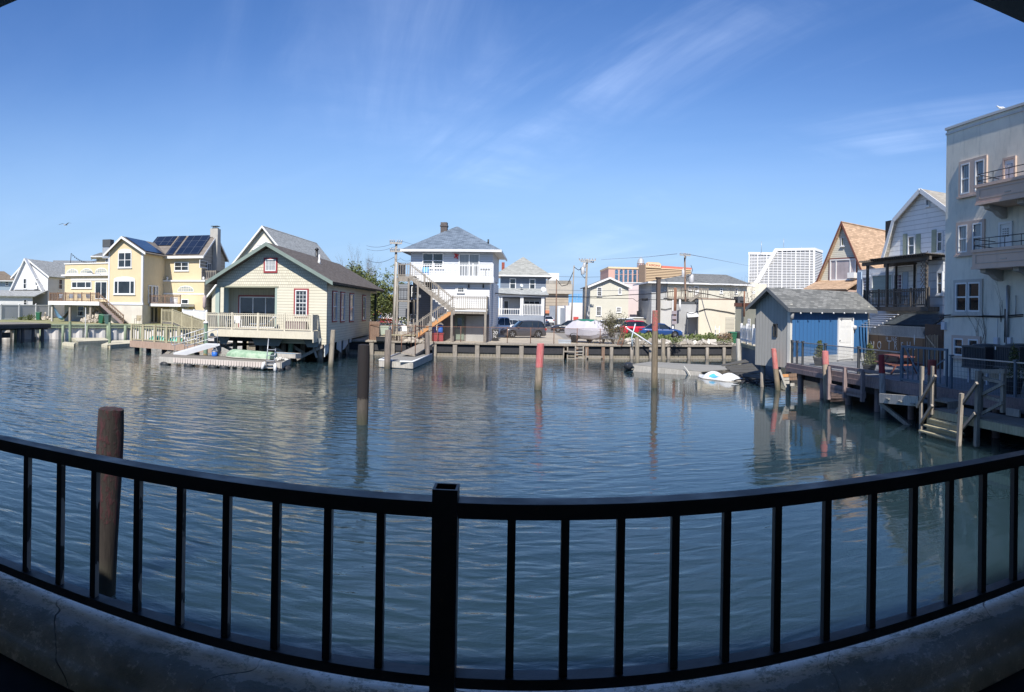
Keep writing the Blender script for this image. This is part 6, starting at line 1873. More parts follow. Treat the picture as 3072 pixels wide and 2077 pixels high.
# ---------------------------------------------------------------- covered boat on a trailer
V('d')
bp = at(705, 1300, 55.6)
cb = thing('covered_boat', 'motor boat on a trailer under a pale tarpaulin with a dark green top', 'boat', Vector((bp.x, bp.y, GZ)), local=True)
cb.rotation_euler = (0, 0, rad(-48))
TARP = mat('pale_tarpaulin', (.50, .48, .52), .85, 'plain', var=.1, dirt=.3)
rows = []; NX = 26
for i in range(NX + 1):
 f = i / NX; X = -2.05 + 4.1 * f
 w = 1.08 * (min(1, (1 - f) / .45) ** .55 if f > .5 else 1) * (1 - .03 * (1 - f)) + .02
 zt_ = 1.95 - .45 * max(0, .14 - f) / .14 - max(0, f - .58) * 1.5
 zs = 1.2 - .1 * f; zk_ = .30 + .5 * max(0, f - .6) ** 1.5 * 2.2
 row = []
 for y, z in ((.25, zk_), (.75, zk_ + .12), (.98, zk_ + .36), (1.06, zs), (.86, (zs + zt_) / 2), (.62, zt_ - .06), (.3, zt_)):
  row.append(Vector((X, -y * w, z + .09 * mnoise.noise(Vector((X * 2.5, y * 3, z * 3))))))
 row = row + [Vector((X, 0, zt_ + .05))] + [Vector((X, -v.y, v.z)) for v in row[::-1]]
 rows.append(row)
m = MB(); m.grid(rows, smooth=False); m.quad(*rows[0]); m.quad(*rows[-1][::-1]); m.build('tarpaulin', TARP, cb)
gt = [[v + Vector((0, 0, .012)) for v in r[5:10]] for r in rows[3:17]]
m = MB(); m.grid(gt); m.build('green_top', mat('green_canvas', (.02, .16, .11), .85), cb)
m = MB()
for s in (-1, 1): m.beam((-1.9, s * .5, .42), (2.9, s * .08, .5), .08, .1)
m.beam((-1, -.95, .36), (-1, .95, .36), .08, .08); m.beam((.8, -.4, .46), (.8, .4, .46), .08, .08); m.build('trailer_frame', STEEL, cb)
for s in (-1, 1):
 MB().lathe((-1.0, s * .98, .34), [(0, -.1), (.2, -.1), (.33, -.1), (.34, .1), (.2, .1), (0, .1)], 18, axis=Matrix.Rotation(pi / 2, 3, 'X')).build('wheel', TYRE, cb)
 MB().tube([(-1.5, s * 1.0, .5), (-1.35, s * 1.0, .75), (-1, s * 1.0, .82), (-.65, s * 1.0, .75), (-.5, s * 1.0, .5)], .09, 5).build('mudguard', BLACKPL, cb)
m = MB(); m.beam((-2.1, 0, .35), (-2.3, 0, 1.3), .3, .4); m.build('outboard_motor', DGREY, cb)
sb = boxthing('hatch_cover', 'grey hinged box lying on the gravel left of the covered boat', 'box', 255, 1300, 425, 1362, 54, mat('light_grey_box', (.36, .40, .44), .6), 1.3)
la2 = thing('leaning_ladder', 'rusty ladder leaning against the bare bush', 'ladder', atz(1080, 1385, GZ))
for x0, y0, x1, y1 in ((1065, 1385, 1155, 1130), (1130, 1385, 1195, 1140)):
 MB().tube([at(x0, y0, 53), at(x1, y1, 54)], .04, 5).build('side_rail', RUST, la2)
for f in (.1, .3, .5, .7, .9):
 MB().tube([at(1065 + 90 * f, 1385 - 255 * f, 53 + f), at(1130 + 65 * f, 1385 - 245 * f, 53 + f)], .03, 4).build('rung', RUST, la2)
m = MB(); m.tube([at(1200, 1130, 53.2), at(1555, 1360, 52.8)], .06, 7); one(m, 'white_pole', mat('pole_white', (.62, .64, .68), .5), 'long white pole lying diagonally across the rubble bank', 'pole')
m = MB(); m.tube([at(1322, 1070, 53), at(1270, 1260, 52.9), at(1285, 1380, 52.8)], .05, 6); one(m, 'bent_pipe', mat('pipe_pale_blue', (.5, .6, .64), .6), 'bent pale blue pipe standing in the rubble bank', 'pipe')
V('M2')
SOIL = gmat('bank_soil', (.20, .17, .12), (.30, .26, .19), (.42, .38, .32), 2, .4)
bs = []
for i in range(41):
 x = aty(870 + 1120 * i / 40, 1000, 53).x
 row = []
 for j in range(9):
  y = 52.75 + j * 1.1
  z = GZ + .02 + (.26 + .2 * mnoise.noise(Vector((x * .6, y * .5, 2)))) * sin(pi * min(1, (j + .4) / 8.5)) * min(1, i / 4, (40 - i) / 3 + .2)
  row.append(Vector((x, y, z)))
 bs.append(row)
m = MB(); m.grid([r[::-1] for r in bs]); structure(m, 'rubble_bank', SOIL)
def bank(x, y):
 a = bs[0][0].x; b_ = bs[-1][0].x
 i = max(0, min(40, round((x - a) / (b_ - a) * 40))); j = max(0, min(8, round((y - 52.75) / 1.1)))
 return bs[i][j].z
rnd = random.Random(5); m = MB()
for i in range(520):
 x = rnd.uniform(bs[2][0].x, bs[-2][0].x); y = 52.85 + abs(rnd.gauss(0, 1.1)); k = rnd.uniform(.05, .19) * (1.6 if rnd.random() < .12 else 1)
 z = bank(x, y) + k * .2
 rot = Matrix.Rotation(rnd.uniform(0, 6), 3, Vector((rnd.gauss(0, 1), rnd.gauss(0, 1), rnd.gauss(0, 1))).normalized())
 pts = [rot @ Vector((sx * k * rnd.uniform(.8, 1.3), sy * k * rnd.uniform(.6, 1.), sz * k * rnd.uniform(.4, .7))) + Vector((x, y, z)) for sx, sy, sz in ((-1, -1, -1), (1, -1, -1), (1, 1, -1), (-1, 1, -1), (-1, -1, 1), (1, -1, 1), (1, 1, 1), (-1, 1, 1))]
 m.hexa(pts[:4], pts[4:])
tag(m.build('rubble', mat('mixed_rubble', (.34, .30, .25), .95, 'leaf', col2=(.60, .56, .50)), loc=(10, 53, 1)), 'broken stones and concrete lumps strewn over the bank behind the bulkhead', 'rubble', kind='stuff')
rnd = random.Random(8); m = MB()
for i in range(420):
 x = rnd.uniform(bs[3][0].x, bs[-2][0].x); y = rnd.uniform(54.2, 59.5)
 dens = mnoise.noise(Vector((x * .5, y * .4, 9)))
 if dens < -.05: continue
 z = bank(x, y)
 n = rnd.randint(3, 7); hh_ = rnd.uniform(.1, .45) * (1 + dens)
 for k in range(n):
  a = rnd.uniform(0, 6.3); c = Vector((x + cos(a) * .12, y + sin(a) * .12, z)); t_ = c + Vector((cos(a) * .16, sin(a) * .16, hh_ * rnd.uniform(.6, 1.2)))
  w = Vector((sin(a), -cos(a), 0)) * .03
  m.quad(c - w, c + w, t_ + w * 2.2, t_ - w * 2.2)
  m.quad(c + Vector((.05, .02, hh_ * .4)), t_ + Vector((.12, 0, -.05)), t_ + Vector((.08, .05, .05)), c + Vector((0, .04, hh_ * .6)))
tag(m.build('ground_cover', LEAFW, loc=(10, 55, 1)), 'patchy green weeds growing over the rubble bank', 'weeds', kind='stuff')
def shrub(name, label, base, h_, rx, n, size, lm, seed, group=None, cat='bush', tw=True, rz_=None):
 t = thing(name, label, cat, base, group)
 base = Vector(base)
 mb = MB(); rnd = random.Random(seed)
 for i in range(5 if tw else 2):
  a = rnd.uniform(0, 6.3); branches(mb, base, (cos(a) * .4, sin(a) * .4, 1), h_ * .5, h_ * .02 + .01, 2, rnd, .6, .3)
 mb.build('stems', TWIG, t)
 mb = MB()
 leaves(mb, base + Vector((0, 0, h_ * .55)), rx, rx, h_ * .5, n, size, seed)
 for i in range(5):
  a = rnd.uniform(0, 6.3)
  leaves(mb, base + Vector((cos(a) * rx * .6, sin(a) * rx * .6, h_ * rnd.uniform(.35, .8))), rx * .45, rx * .45, h_ * .25, n // 6, size, seed + i + 1)
 mb.build('foliage', lm, t)
 return t
V('d')
c = at(1015, 1370, 54.2)
shrub('bare_bush', 'wide twiggy brown-green bush between the covered boat and the ladder', (c.x, c.y, GZ), 2.6, 1.25, 1300, .055, LEAFB, 21)
c = at(880, 1370, 55)
shrub('bare_bush', 'lower twiggy bush close behind the bow of the covered boat', (c.x, c.y, GZ), 2.0, 1.0, 700, .07, LEAFB, 22)
V('M2')
for x, y, r, h_, rx, lab, s in ((1265, 985, 56.5, .4, .9, 'low green shrub at the rubble bank under the blue sedan', 31), (1400, 1035, 53.6, .55, .6, 'yellow-green cushion plant on the edge of the bank', 32), (1590, 990, 57, .5, 1.3, 'leafy green weed clump in the middle of the rubble bank', 33), (1740, 985, 57.5, .75, .6, 'straggly flowering weed clump left of the metal step stool', 34), (1870, 1010, 56, .45, .9, 'dense green weed clump in front of the brown brush pile', 35)):
 c = at(x, y, r); shrub('weed_clump', lab, (c.x, c.y, GZ + .1), h_, rx, 220, .06, LEAFW, s, 'weed clumps on the rubble bank', 'weeds')
c = at(1880, 960, 57); shrub('brush_pile', 'brown heap of dead brush beside the green bin', (c.x, c.y, GZ + .1), .9, .7, 500, .06, mat('dead_brush', (.22, .15, .09), .9, 'leaf'), 36, cat='brush pile')
c = atz(1960, 975, GZ + .25); bin_(flat(at(1955, 970, 58), GZ), .1, 'large dark green bin between the brush pile and the white picket fence', GREENPL)
bin_(flat(at(2022, 970, 59), GZ), .0, 'black wheeled bin tucked behind the white picket fence', BLACKPL)
so_ = thing('step_stool', 'white metal folding step stool standing in the weeds', 'step stool', flat(at(1805, 955, 58), GZ))
q0, q1 = at(1785, 955, 58), at(1825, 955, 58)
for q in (q0, q1):
 MB().tube([flat(q, GZ + .1), flat(q, GZ + 1.55) + Vector((.1, .3, 0))], .035, 5).build('leg', WHITE, so_)
for z in (.5, .9, 1.3): MB().beam(flat(q0, GZ + z), flat(q1, GZ + z), .25, .05).build('tread', WHITE, so_)
# ================================================================ houses and blocks behind the parking
V('M1')
GH = F2(1312, 700, 100, 1778, 700, 100)
GH = Fac((aty(1312, 700, 99).x, 99), (aty(1760, 700, 99).x, 99))
gh = thing('blue_grey_house', 'blue-grey two-storey house with pale pyramid roof and white columned front porch', 'house', GH.W(GH.L / 2, -4, GZ))
BG2 = mat('blue_grey_house_siding', (.17, .20, .25), .75, 'siding', pitch=.25, var=.05, dirt=.05)
ze = GH.hit(1540, 612)[1]
walls(GH, 0, GH.L, 0, -9, GZ, ze, BG2, gh)
hip_roof(GH, 0, GH.L, 0, -9, ze, GH.hit(1535, 428, -4.5)[1], .9, mat('pale_grey_brown_shingles', (.34, .34, .31), .95, 'roof', size=(.5, .2)), gh, (GH.hit(1536, 500, -4.5)[0], -4.5), (GH.hit(1536, 500, -4.5)[0], -4.5), WHITE)
for q in ((1403, 640, 1466, 745), (1597, 645, 1657, 748)):
 win(GH, *q, gh, fw=.12, cols=1)
vP = 2.6
pz = GH.hit(1500, 1003, vP)[1]; pr0, pr1 = GH.hit(1300, 900, vP)[0], GH.hit(1742, 900, vP)[0]; pt = GH.hit(1500, 822, vP)[1]
m = MB(); m.box(GH, pr0, pr1, .001, vP, GZ, pz); m.build('porch_base', mat('porch_base_grey', (.25, .28, .33), .8), gh)
m = MB(); m.box(GH, pr0 + .1, pr1 - .1, .001, .03, pz, pt - .2); m.build('porch_back_wall', mat('porch_pale_wall', (.46, .46, .45), .7), gh)
for x in (1305, 1325, 1515, 1532, 1722, 1738):
 u = GH.hit(x, 900, vP)[0]; MB().box(GH, u - .1, u + .1, vP - .25, vP - .03, pz, pt).build('column', WHITE, gh)
m = MB(); m.box(GH, pr0 - .3, pr1 + .5, vP - .3, vP + .02, pt, pt + .35); m.build('porch_beam', WHITE, gh)
zt = GH.hit(1520, 740, 1)[1]
W = GH.W; A_, B_, C2, D2 = W(pr0 - .6, vP + .5, pt + .36), W(pr1 + .7, vP + .5, pt + .36), W(pr1 + .2, .01, pt + 1.35), W(pr0, .01, pt + 1.35)
m = MB(); R_ = W(GH.hit(1520, 740, 1)[0], .02, zt); m.quad(A_, B_, R_); m.quad(B_, C2, R_); m.quad(D2, A_, R_); m.quad(A_, D2, C2, B_); m.build('porch_roof', ROOFL, gh)
rail3(W(pr0 + .1, vP - .15, pz), W(GH.hit(1505, 900, vP)[0], vP - .15, pz), 1.0, WHITE, gh, sp=.3, bal=.06, posts=1, name='porch_railing')
rail3(W(GH.hit(1535, 900, vP)[0], vP - .15, pz), W(pr1 - .1, vP - .15, pz), 1.7, WHITE, gh, sp=.22, bal=.08, posts=1, name='porch_railing')
u0, u1, z0, z1 = GH.rect(1345, 858, 1395, 1000, .03); door(GH, u0, u1, pz, z1, gh, m=DGREY, v=.03)
win(GH, 1545, 862, 1700, 915, gh, cols=3, sash=False, v=.03)
def dish(x, y, r, s, lab):
 c = at(x, y, r); t = thing('satellite_dish', lab, 'satellite dish', c - Vector((0, 0, .5)), 'satellite dishes on the blue-grey house')
 R0 = Matrix.Rotation(rad(60), 3, 'X') @ Matrix.Rotation(rad(20), 3, 'Y')
 MB().lathe(c, [(0, 0), (s * .5, .04), (s, .16), (s * 1.0, .18), (s * .5, .07), (0, .03)], 16, axis=R0).build('reflector', mat('dish_grey_%d' % int(x), (.6, .62, .64), .5), t)
 MB().tube([c + Vector((0, .1, 0)), c + Vector((0, .3, -s * 1.4))], .05, 5).build('mount', DGREY, t)
dish(1518, 715, 98, .26, 'satellite dish on the peak of the porch roof'); dish(1735, 755, 98, .46, 'larger satellite dish at the right edge of the blue-grey house')
cr = at(1340, 520, 112); m = MB(); m.wbox(cr.x - .25, cr.x + .25, 112, 112.5, GZ, at(1340, 482, 112).z)
one(m, 'brick_chimney', mat('red_brick', (.33, .09, .06), .9, 'roof', size=(.3, .1)), 'red brick chimney rising behind the eaves of the blue-grey house', 'chimney')
V('d')
CH = Fac((aty(694, 800, 93).x, 93), (aty(1225, 800, 93).x, 93))
chh = thing('cream_house', 'two-storey cream clapboard house with a low white-trimmed gable', 'house', CH.W(3, -5, GZ))
zl = CH.hit(694, 535)[1]; zr = CH.hit(965, 440)[1]; um = CH.hit(965, 440)[0]
walls(CH, 0, CH.L, 0, -10, GZ, zl, CREAMSIDE, chh, gable=zr, um=um)
gable_roof_across(CH, 0, CH.L, -10, 0, zl, zr + .15, .4, .45, .12, ROOFG, chh, trim=WHITE, um=um)
for q in ((790, 562, 858, 690), (1082, 572, 1132, 662), (778, 830, 850, 960), (1057, 838, 1125, 912)):
 win(CH, *q, chh, fw=.1, grid=(3, 4), cols=1)
CHL = CH.left(0)
win(Fac(CH.W(0, -8, 0), CH.W(0, 0, 0)), 662, 825, 682, 960, chh, cols=1)
PK = Fac((aty(1150, 800, 103).x, 103), (aty(1640, 800, 103).x, 103))
m = MB(); m.box(PK, 0, PK.L, -14, 0, GZ, PK.hit(1400, 508)[1]); pk = thing('pink_block', 'windowless pale pink block between the cream house and the brown column', 'building', PK.W(5, -7, GZ))
m.build('wall', mat('pale_pink_render', (.62, .52, .51), .85, 'stucco', var=.05), pk)
m = MB(); m.box(PK, -.1, PK.L + .1, -14.1, .08, PK.hit(1400, 508)[1] + .001, PK.hit(1400, 498)[1]); m.build('coping', WHITE, pk)
m = MB(); u = PK.hit(1382, 700)[0]; m.tube([PK.W(u, .1, 3), PK.W(u, .1, PK.hit(1400, 510)[1])], .06, 5); m.build('downpipe', WIREG, pk)
LW = Fac((aty(1245, 1000, 92).x, 92), (aty(1545, 1000, 92).x, 92))
lw = thing('stone_outbuilding', 'low grey and stone outbuilding with white coping in front of the pink block', 'building', LW.W(3, -2, GZ))
m = MB(); m.box(LW, 0, LW.L, -3, 0, GZ, LW.hit(1400, 992)[1]); m.build('stone_wall', mat('speckled_stone', (.36, .33, .28), .95, 'concrete', var=.3), lw)
m = MB(); m.box(LW, -.1, LW.L + .1, -3.1, .1, LW.hit(1400, 992)[1] + .001, LW.hit(1400, 982)[1]); m.build('coping', WHITE, lw)
u0_ = LW.hit(1390, 930, -3.2)[0]; m = MB(); m.box(LW, u0_, LW.L + 1, -6, -3.2, GZ, LW.hit(1450, 895, -3.2)[1]); m.build('rear_shed', mat('rear_shed_grey', (.33, .34, .36), .8, 'board', pitch=.6), lw)
V('e')
bc0 = Fac((aty(830, 800, 76).x, 76), (aty(878, 800, 76).x, 76))
m = MB(); m.box(bc0, 0, bc0.L, -.7, 0, GZ, bc0.hit(850, 462)[1]); m.box(bc0, -.08, bc0.L + .08, -.78, .08, bc0.hit(850, 462)[1] + .001, bc0.hit(850, 448)[1])
one(m, 'brown_column', mat('weathered_brown_steel', (.10, .075, .06), .8, 'plain', dirt=.4), 'tall dark brown square column at the left corner of the beige workshop', 'column')
KH = Fac((aty(985, 600, 88).x, 88), (aty(2130, 600, 88).x, 88))
kh = thing('long_cream_house', 'long cream two-storey house with wide grey hip roof and timber balcony', 'house', KH.W(10, -5, GZ))
ze = KH.hit(1500, 545)[1] + .1
walls(KH, 0, KH.L, 0, -10, GZ, ze, CREAMSIDE, kh)
hip_roof(KH, -2.2, KH.L, 0, -10, ze, KH.hit(1500, 398, -5)[1], .7, ROOFM, kh, (KH.hit(1335, 398, -5)[0], -5), (KH.hit(1835, 420, -5)[0], -5), WHITE)
m = MB(); m.box(KH, -2.2, -.001, -9.8, -.4, GZ, ze - .02); m.build('side_wing', mat('shaded_grey_siding', (.46, .46, .45), .7, 'siding', pitch=.2), kh)
for q in ((1285, 580, 1325, 645), (1740, 605, 1782, 678), (1958, 612, 1998, 685)):
 win(KH, *q, kh, fw=.1, cols=1)
u0, u1, z0, z1 = KH.rect(1358, 568, 1432, 705); door(KH, u0, u1, z0, z1, kh, panels=False, glazed=(.15, .85, .55, .9), handle=False)
win(KH, 940, 585, 962, 640, kh, cols=1, v=-.4)
vb_ = 2.5; zb_ = KH.hit(1200, 745, vb_)[1]
k0, k1 = KH.hit(985, 700, vb_)[0], KH.hit(1565, 700, vb_)[0]
m = MB(); m.box(KH, k0, k1, .01, vb_, zb_ - .2, zb_); m.build('balcony_floor', WOODG, kh)
rail3(KH.W(k0, vb_, zb_), KH.W(k1, vb_, zb_), 1.35, WOODG, kh, sp=.3, bal=.07, post=.15, posts=6, name='balcony_railing')
p, q = KH.hit(1460, 680, vb_ + .6), KH.hit(1290, 800, vb_ + .6)
m = MB(); m.beam(KH.W(p[0], vb_ + .6, p[1]), KH.W(q[0], vb_ + .6, q[1]), .9, .25); m.build('balcony_stair', WOODG, kh)
BX = Fac((aty(878, 900, 76).x, 76), (aty(1960, 900, 74).x, 74))
bx = thing('beige_workshop', 'low beige rendered workshop with flat roof, side canopy and loose cables', 'building', BX.W(8, -4, GZ))
BEI = mat('beige_render', (.62, .56, .44), .85, 'stucco', var=.05, dirt=.12); GRE = mat('grey_render_wall', (.36, .36, .36), .85, 'stucco', var=.08, dirt=.3)
ur = BX.hit(1432, 900)[0]; zt = BX.hit(1700, 768)[1]
m = MB(); m.box(BX, ur, BX.L, -8, 0, GZ, zt); m.build('front_block', BEI, bx)
m = MB(); m.box(BX, ur - .05, BX.L + .05, -8.05, .05, zt + .001, zt + .1); m.build('roof_edge', mat('rust_roof_edge', (.25, .16, .12), .8), bx)
ul = BX.hit(1052, 900)[0]
m = MB(); m.box(BX, 0, ul, -6, -.4, GZ, BX.hit(950, 785, -.4)[1]); m.build('left_block', mat('pale_grey_render', (.50, .49, .46), .85, 'stucco', var=.08, dirt=.3), bx)
m = MB(); m.box(BX, ul - .02, ul + .2, -.38, -.1, GZ, BX.hit(1040, 775, -.4)[1]); m.build('white_pier', WHITE, bx)
m = MB(); m.box(BX, ul + .21, ur - .001, -6, -1.6, GZ, BX.hit(1250, 838, -1.6)[1]); m.build('recessed_grey_wall', GRE, bx)
m = MB(); m.box(BX, ul + .3, ur - .1, -5, -1.8, BX.hit(1250, 836, -1.6)[1] + .001, BX.hit(1250, 800, -1.6)[1]); m.build('dark_parapet', DGREY, bx)
a, b_ = BX.hit(1270, 1020, .2), BX.hit(1420, 990, .2)
m = MB(); m.slab([BX.W(a[0], .6, a[1]), BX.W(ur - .01, .6, a[1] + .1), BX.W(ur - .01, -1.5, a[1] + .6), BX.W(a[0], -1.5, a[1] + .5)], .08); m.build('canopy', WHITE, bx)
for f in (.05, .95): MB().box(BX, a[0] + (ur - a[0]) * f - .1, a[0] + (ur - a[0]) * f, .3, .4, GZ, a[1] - .06).build('canopy_post', DGREY, bx)
u0, u1, z0, z1 = BX.rect(1822, 1025, 1950, 1162); m = MB(); m.box(BX, u0, u1, .001, .05, GZ, z1); m.build('garage_door', mat('beige_door', (.64, .59, .48), .7, 'lap', pitch=.5), bx)
u, z = BX.hit(1160, 850, -.3); m = MB(); m.tube([BX.W(u, -.3, BX.hit(1160, 940, -.3)[1]), BX.W(u, -.3, BX.hit(1160, 770, -.3)[1])], .12, 8); m.build('flue', WHITE, bx)
for x in (1080, 1100):
 u = BX.hit(x, 900, 0)[0]; MB().tube([BX.W(u, 0, BX.hit(x, 1100, 0)[1]), BX.W(u, 0, BX.hit(x, 600, 0)[1])], .09, 6).build('riser_pipe', RUST, bx)
u = BX.hit(1075, 1050, 0)[0]
m = MB()
for z in (2.4, 3.0, 3.6): m.box(BX, u - .25, u + .35, -.05, .12, z, z + .4)
m.build('meter_boxes', mat('mauve_grey_box', (.30, .26, .28), .7), bx)
def sagging(F, pts, r, parent, m_=WIRE, v=.1, name='cable'):
 P = [F.W(F.hit(x, y, v)[0], v, F.hit(x, y, v)[1]) for x, y in pts]
 return MB().tube(P, r, 4).build(name, m_, parent)
sagging(BX, [(1435, 940), (1540, 905), (1620, 912), (1750, 935), (1850, 950), (1965, 975)], .05, bx)
sagging(BX, [(1260, 960), (1330, 978), (1430, 945)], .05, bx, v=-.2)
sagging(BX, [(885, 905), (950, 915), (1040, 895)], .04, bx, v=-.3)
V('e')
OL = Fac((aty(1965, 1000, 70).x, 70), (aty(2340, 1000, 66).x, 66))
ol = thing('olive_annex', 'drab olive annex with dark red fascia between the workshop and the shed', 'building', OL.W(3, -3, GZ))
zt = OL.hit(2100, 872)[1]
m = MB(); m.box(OL, 0, OL.L + 2.5, -5, 0, GZ, zt); m.build('wall', mat('drab_olive_render', (.36, .35, .27), .85, 'stucco', dirt=.4), ol)
m = MB(); m.box(OL, -.1, OL.L + 2.6, -5, .12, zt + .001, zt + .4); m.build('fascia', mat('dark_red_fascia', (.16, .07, .05), .8), ol)
win(OL, 2152, 1050, 2185, 1140, ol, cols=1, fw=.1, fm=TRIMG)
u0, u1, z0, z1 = OL.rect(2255, 1040, 2300, 1162); m = MB(); m.box(OL, u0, u1 + 1, .001, .04, GZ, z1); m.build('dark_opening', BLACKPL, ol)
m = MB(); a = OL.hit(2095, 860, .3); m.tube([OL.W(a[0], .3, OL.hit(2095, 1020, .3)[1]), OL.W(a[0], .3, OL.hit(2095, 650, .3)[1])], .1, 6); m.build('rusty_flue', RUST, ol)
m = MB()
z8 = OL.hit(2100, 800, -2)[1]
m.box(OL, -1, OL.L + 2, -9, -5.1, GZ, z8 + .5); m.build('rear_white_block', mat('rear_offwhite', (.62, .62, .6), .8, 'plain'), ol)
c = at(2250, 790, 74)
rt = thing('rooftop_plant', 'dark grey rooftop ventilation box right of the rusty flue', 'air conditioner', c)
c0 = at(2218, 830, 74); c1 = at(2318, 715, 74)
MB().wbox(c0.x, c1.x, 74, 75.5, c0.z, c1.z).build('casing', DGREY, rt)
MB().wbox(c0.x + .3, c0.x + .9, 73.9, 74 - .001, c0.z + .3, c1.z - .5).build('grille', BLACKPL, rt)
FB = Fac((aty(2135, 650, 140).x, 140), (aty(2420, 650, 140).x, 140))
fb = thing('beige_block', 'plain cream block with stepped roof at the foot of the white towers', 'building', FB.W(5, -5, GZ))
m = MB(); m.box(FB, 0, FB.L, -12, 0, GZ, FB.hit(2250, 540)[1]); m.box(FB, FB.L * .2, FB.L * .6, -10, -.5, FB.hit(2250, 540)[1], FB.hit(2250, 522)[1]); m.build('wall', mat('cream_block', (.60, .56, .46), .85, 'plain'), fb)
win(FB, 2208, 558, 2250, 578, fb, sash=False, cols=2, fw=.15); win(FB, 2208, 648, 2250, 680, fb, sash=False, cols=2, fw=.15)
V('d')
SB = Fac((aty(355, 900, 118).x, 118), (aty(600, 900, 118).x, 118))
sbn = thing('white_garage', 'low white building with a bright red door behind the utility poles', 'building', SB.W(4, -4, GZ))
m = MB(); m.box(SB, 0, SB.L + 1, -9, 0, GZ - .3, SB.hit(480, 820)[1]); m.build('wall', mat('pinkish_white_render', (.66, .62, .62), .8, 'plain'), sbn)
u0, u1, z0, z1 = SB.rect(462, 975, 532, 1060); m = MB(); m.box(SB, u0, u1, .001, .08, GZ - .3, z1); m.build('red_door', mat('red_door', (.5, .07, .06), .6), sbn)
S2 = Fac((aty(130, 900, 125).x, 125), (aty(350, 900, 118.5).x, 118.5))
s2 = thing('grey_warehouse', 'row of pale grey warehouse walls beside the thin utility pole', 'building', S2.W(4, -4, GZ))
m = MB(); m.box(S2, 0, S2.L * .42, -6, 0, GZ - .3, S2.hit(200, 822)[1]); m.box(S2, S2.L * .6, S2.L, -6, -.3, GZ - .3, S2.hit(300, 850)[1]); m.build('wall', mat('pale_blue_grey_render', (.42, .45, .49), .8, 'plain'), s2)
m = MB(); m.box(S2, S2.L * .42 + .01, S2.L * .6 - .01, -6, .1, GZ - .3, S2.hit(250, 825)[1]); m.build('white_wall', WHITE, s2)
V('d')
ST = Fac((aty(60, 700, 210).x, 210), (aty(395, 700, 210).x, 210))
st_ = thing('stone_arcade', 'large tan stone building with a crenellated cornice behind the blue-grey house', 'building', ST.W(10, -8, GZ))
m = MB(); m.box(ST, 0, ST.L, -20, 0, GZ, ST.hit(250, 655)[1]); m.build('wall', mat('tan_stone', (.38, .32, .25), .9, 'shake', size=(1.6, 1.0)), st_)
m = MB(); z_ = ST.hit(250, 655)[1]; m.box(ST, -1, ST.L + 1, -20, 1.2, z_, z_ + 3.2)
for i in range(26): m.box(ST, -1 + (ST.L + 2) * i / 26, -1 + (ST.L + 2) * (i + .5) / 26, -1, 1.3, z_ + 3.201, z_ + 4.3)
m.build('cornice', mat('grey_tan_stone', (.42, .38, .32), .9, 'plain'), st_)
m = MB(); m.box(ST, ST.L * .2, ST.L * .65, -15, -6, z_ + 3.2, z_ + 7); m.build('white_roof_block', WHITE, st_)
u0, u1, z0, z1 = ST.rect(66, 885, 130, 925); m = MB(); m.box(ST, u0, u1, .001, 1, z0, z1); m.build('orange_canopy', mat('orange_canopy', (.55, .2, .1), .7), st_)
AM = Fac((aty(405, 700, 330).x, 330), (aty(600, 700, 330).x, 330))
am = thing('blue_amusement_ride', 'distant blue painted ride structure seen between the poles', 'ride', AM.W(10, 0, GZ))
BLU = mat('faded_blue_steel', (.10, .30, .55), .6)
m = MB(); z0, z1 = AM.hit(500, 760)[1], AM.hit(500, 660)[1]
for i in range(9):
 u = AM.L * i / 9; m.beam(AM.W(u, 0, GZ), AM.W(u, 0, z1 - (i % 3) * 1.2), .4, .4)
 m.beam(AM.W(u, 0, z0), AM.W(u + AM.L / 9, 0, z1), .22, .22)
for f in (0, .35, .7, 1): m.beam(AM.W(0, 0, z0 + (z1 - z0) * f), AM.W(AM.L * .9, 0, z0 + (z1 - z0) * f), .35, .35)
m.build('steel_frame', BLU, am)
m = MB(); m.box(AM, 0, AM.L, -20, 2, GZ, AM.hit(500, 780)[1]); m.build('white_base', mat('far_white_wall', (.62, .6, .58), .8), am)
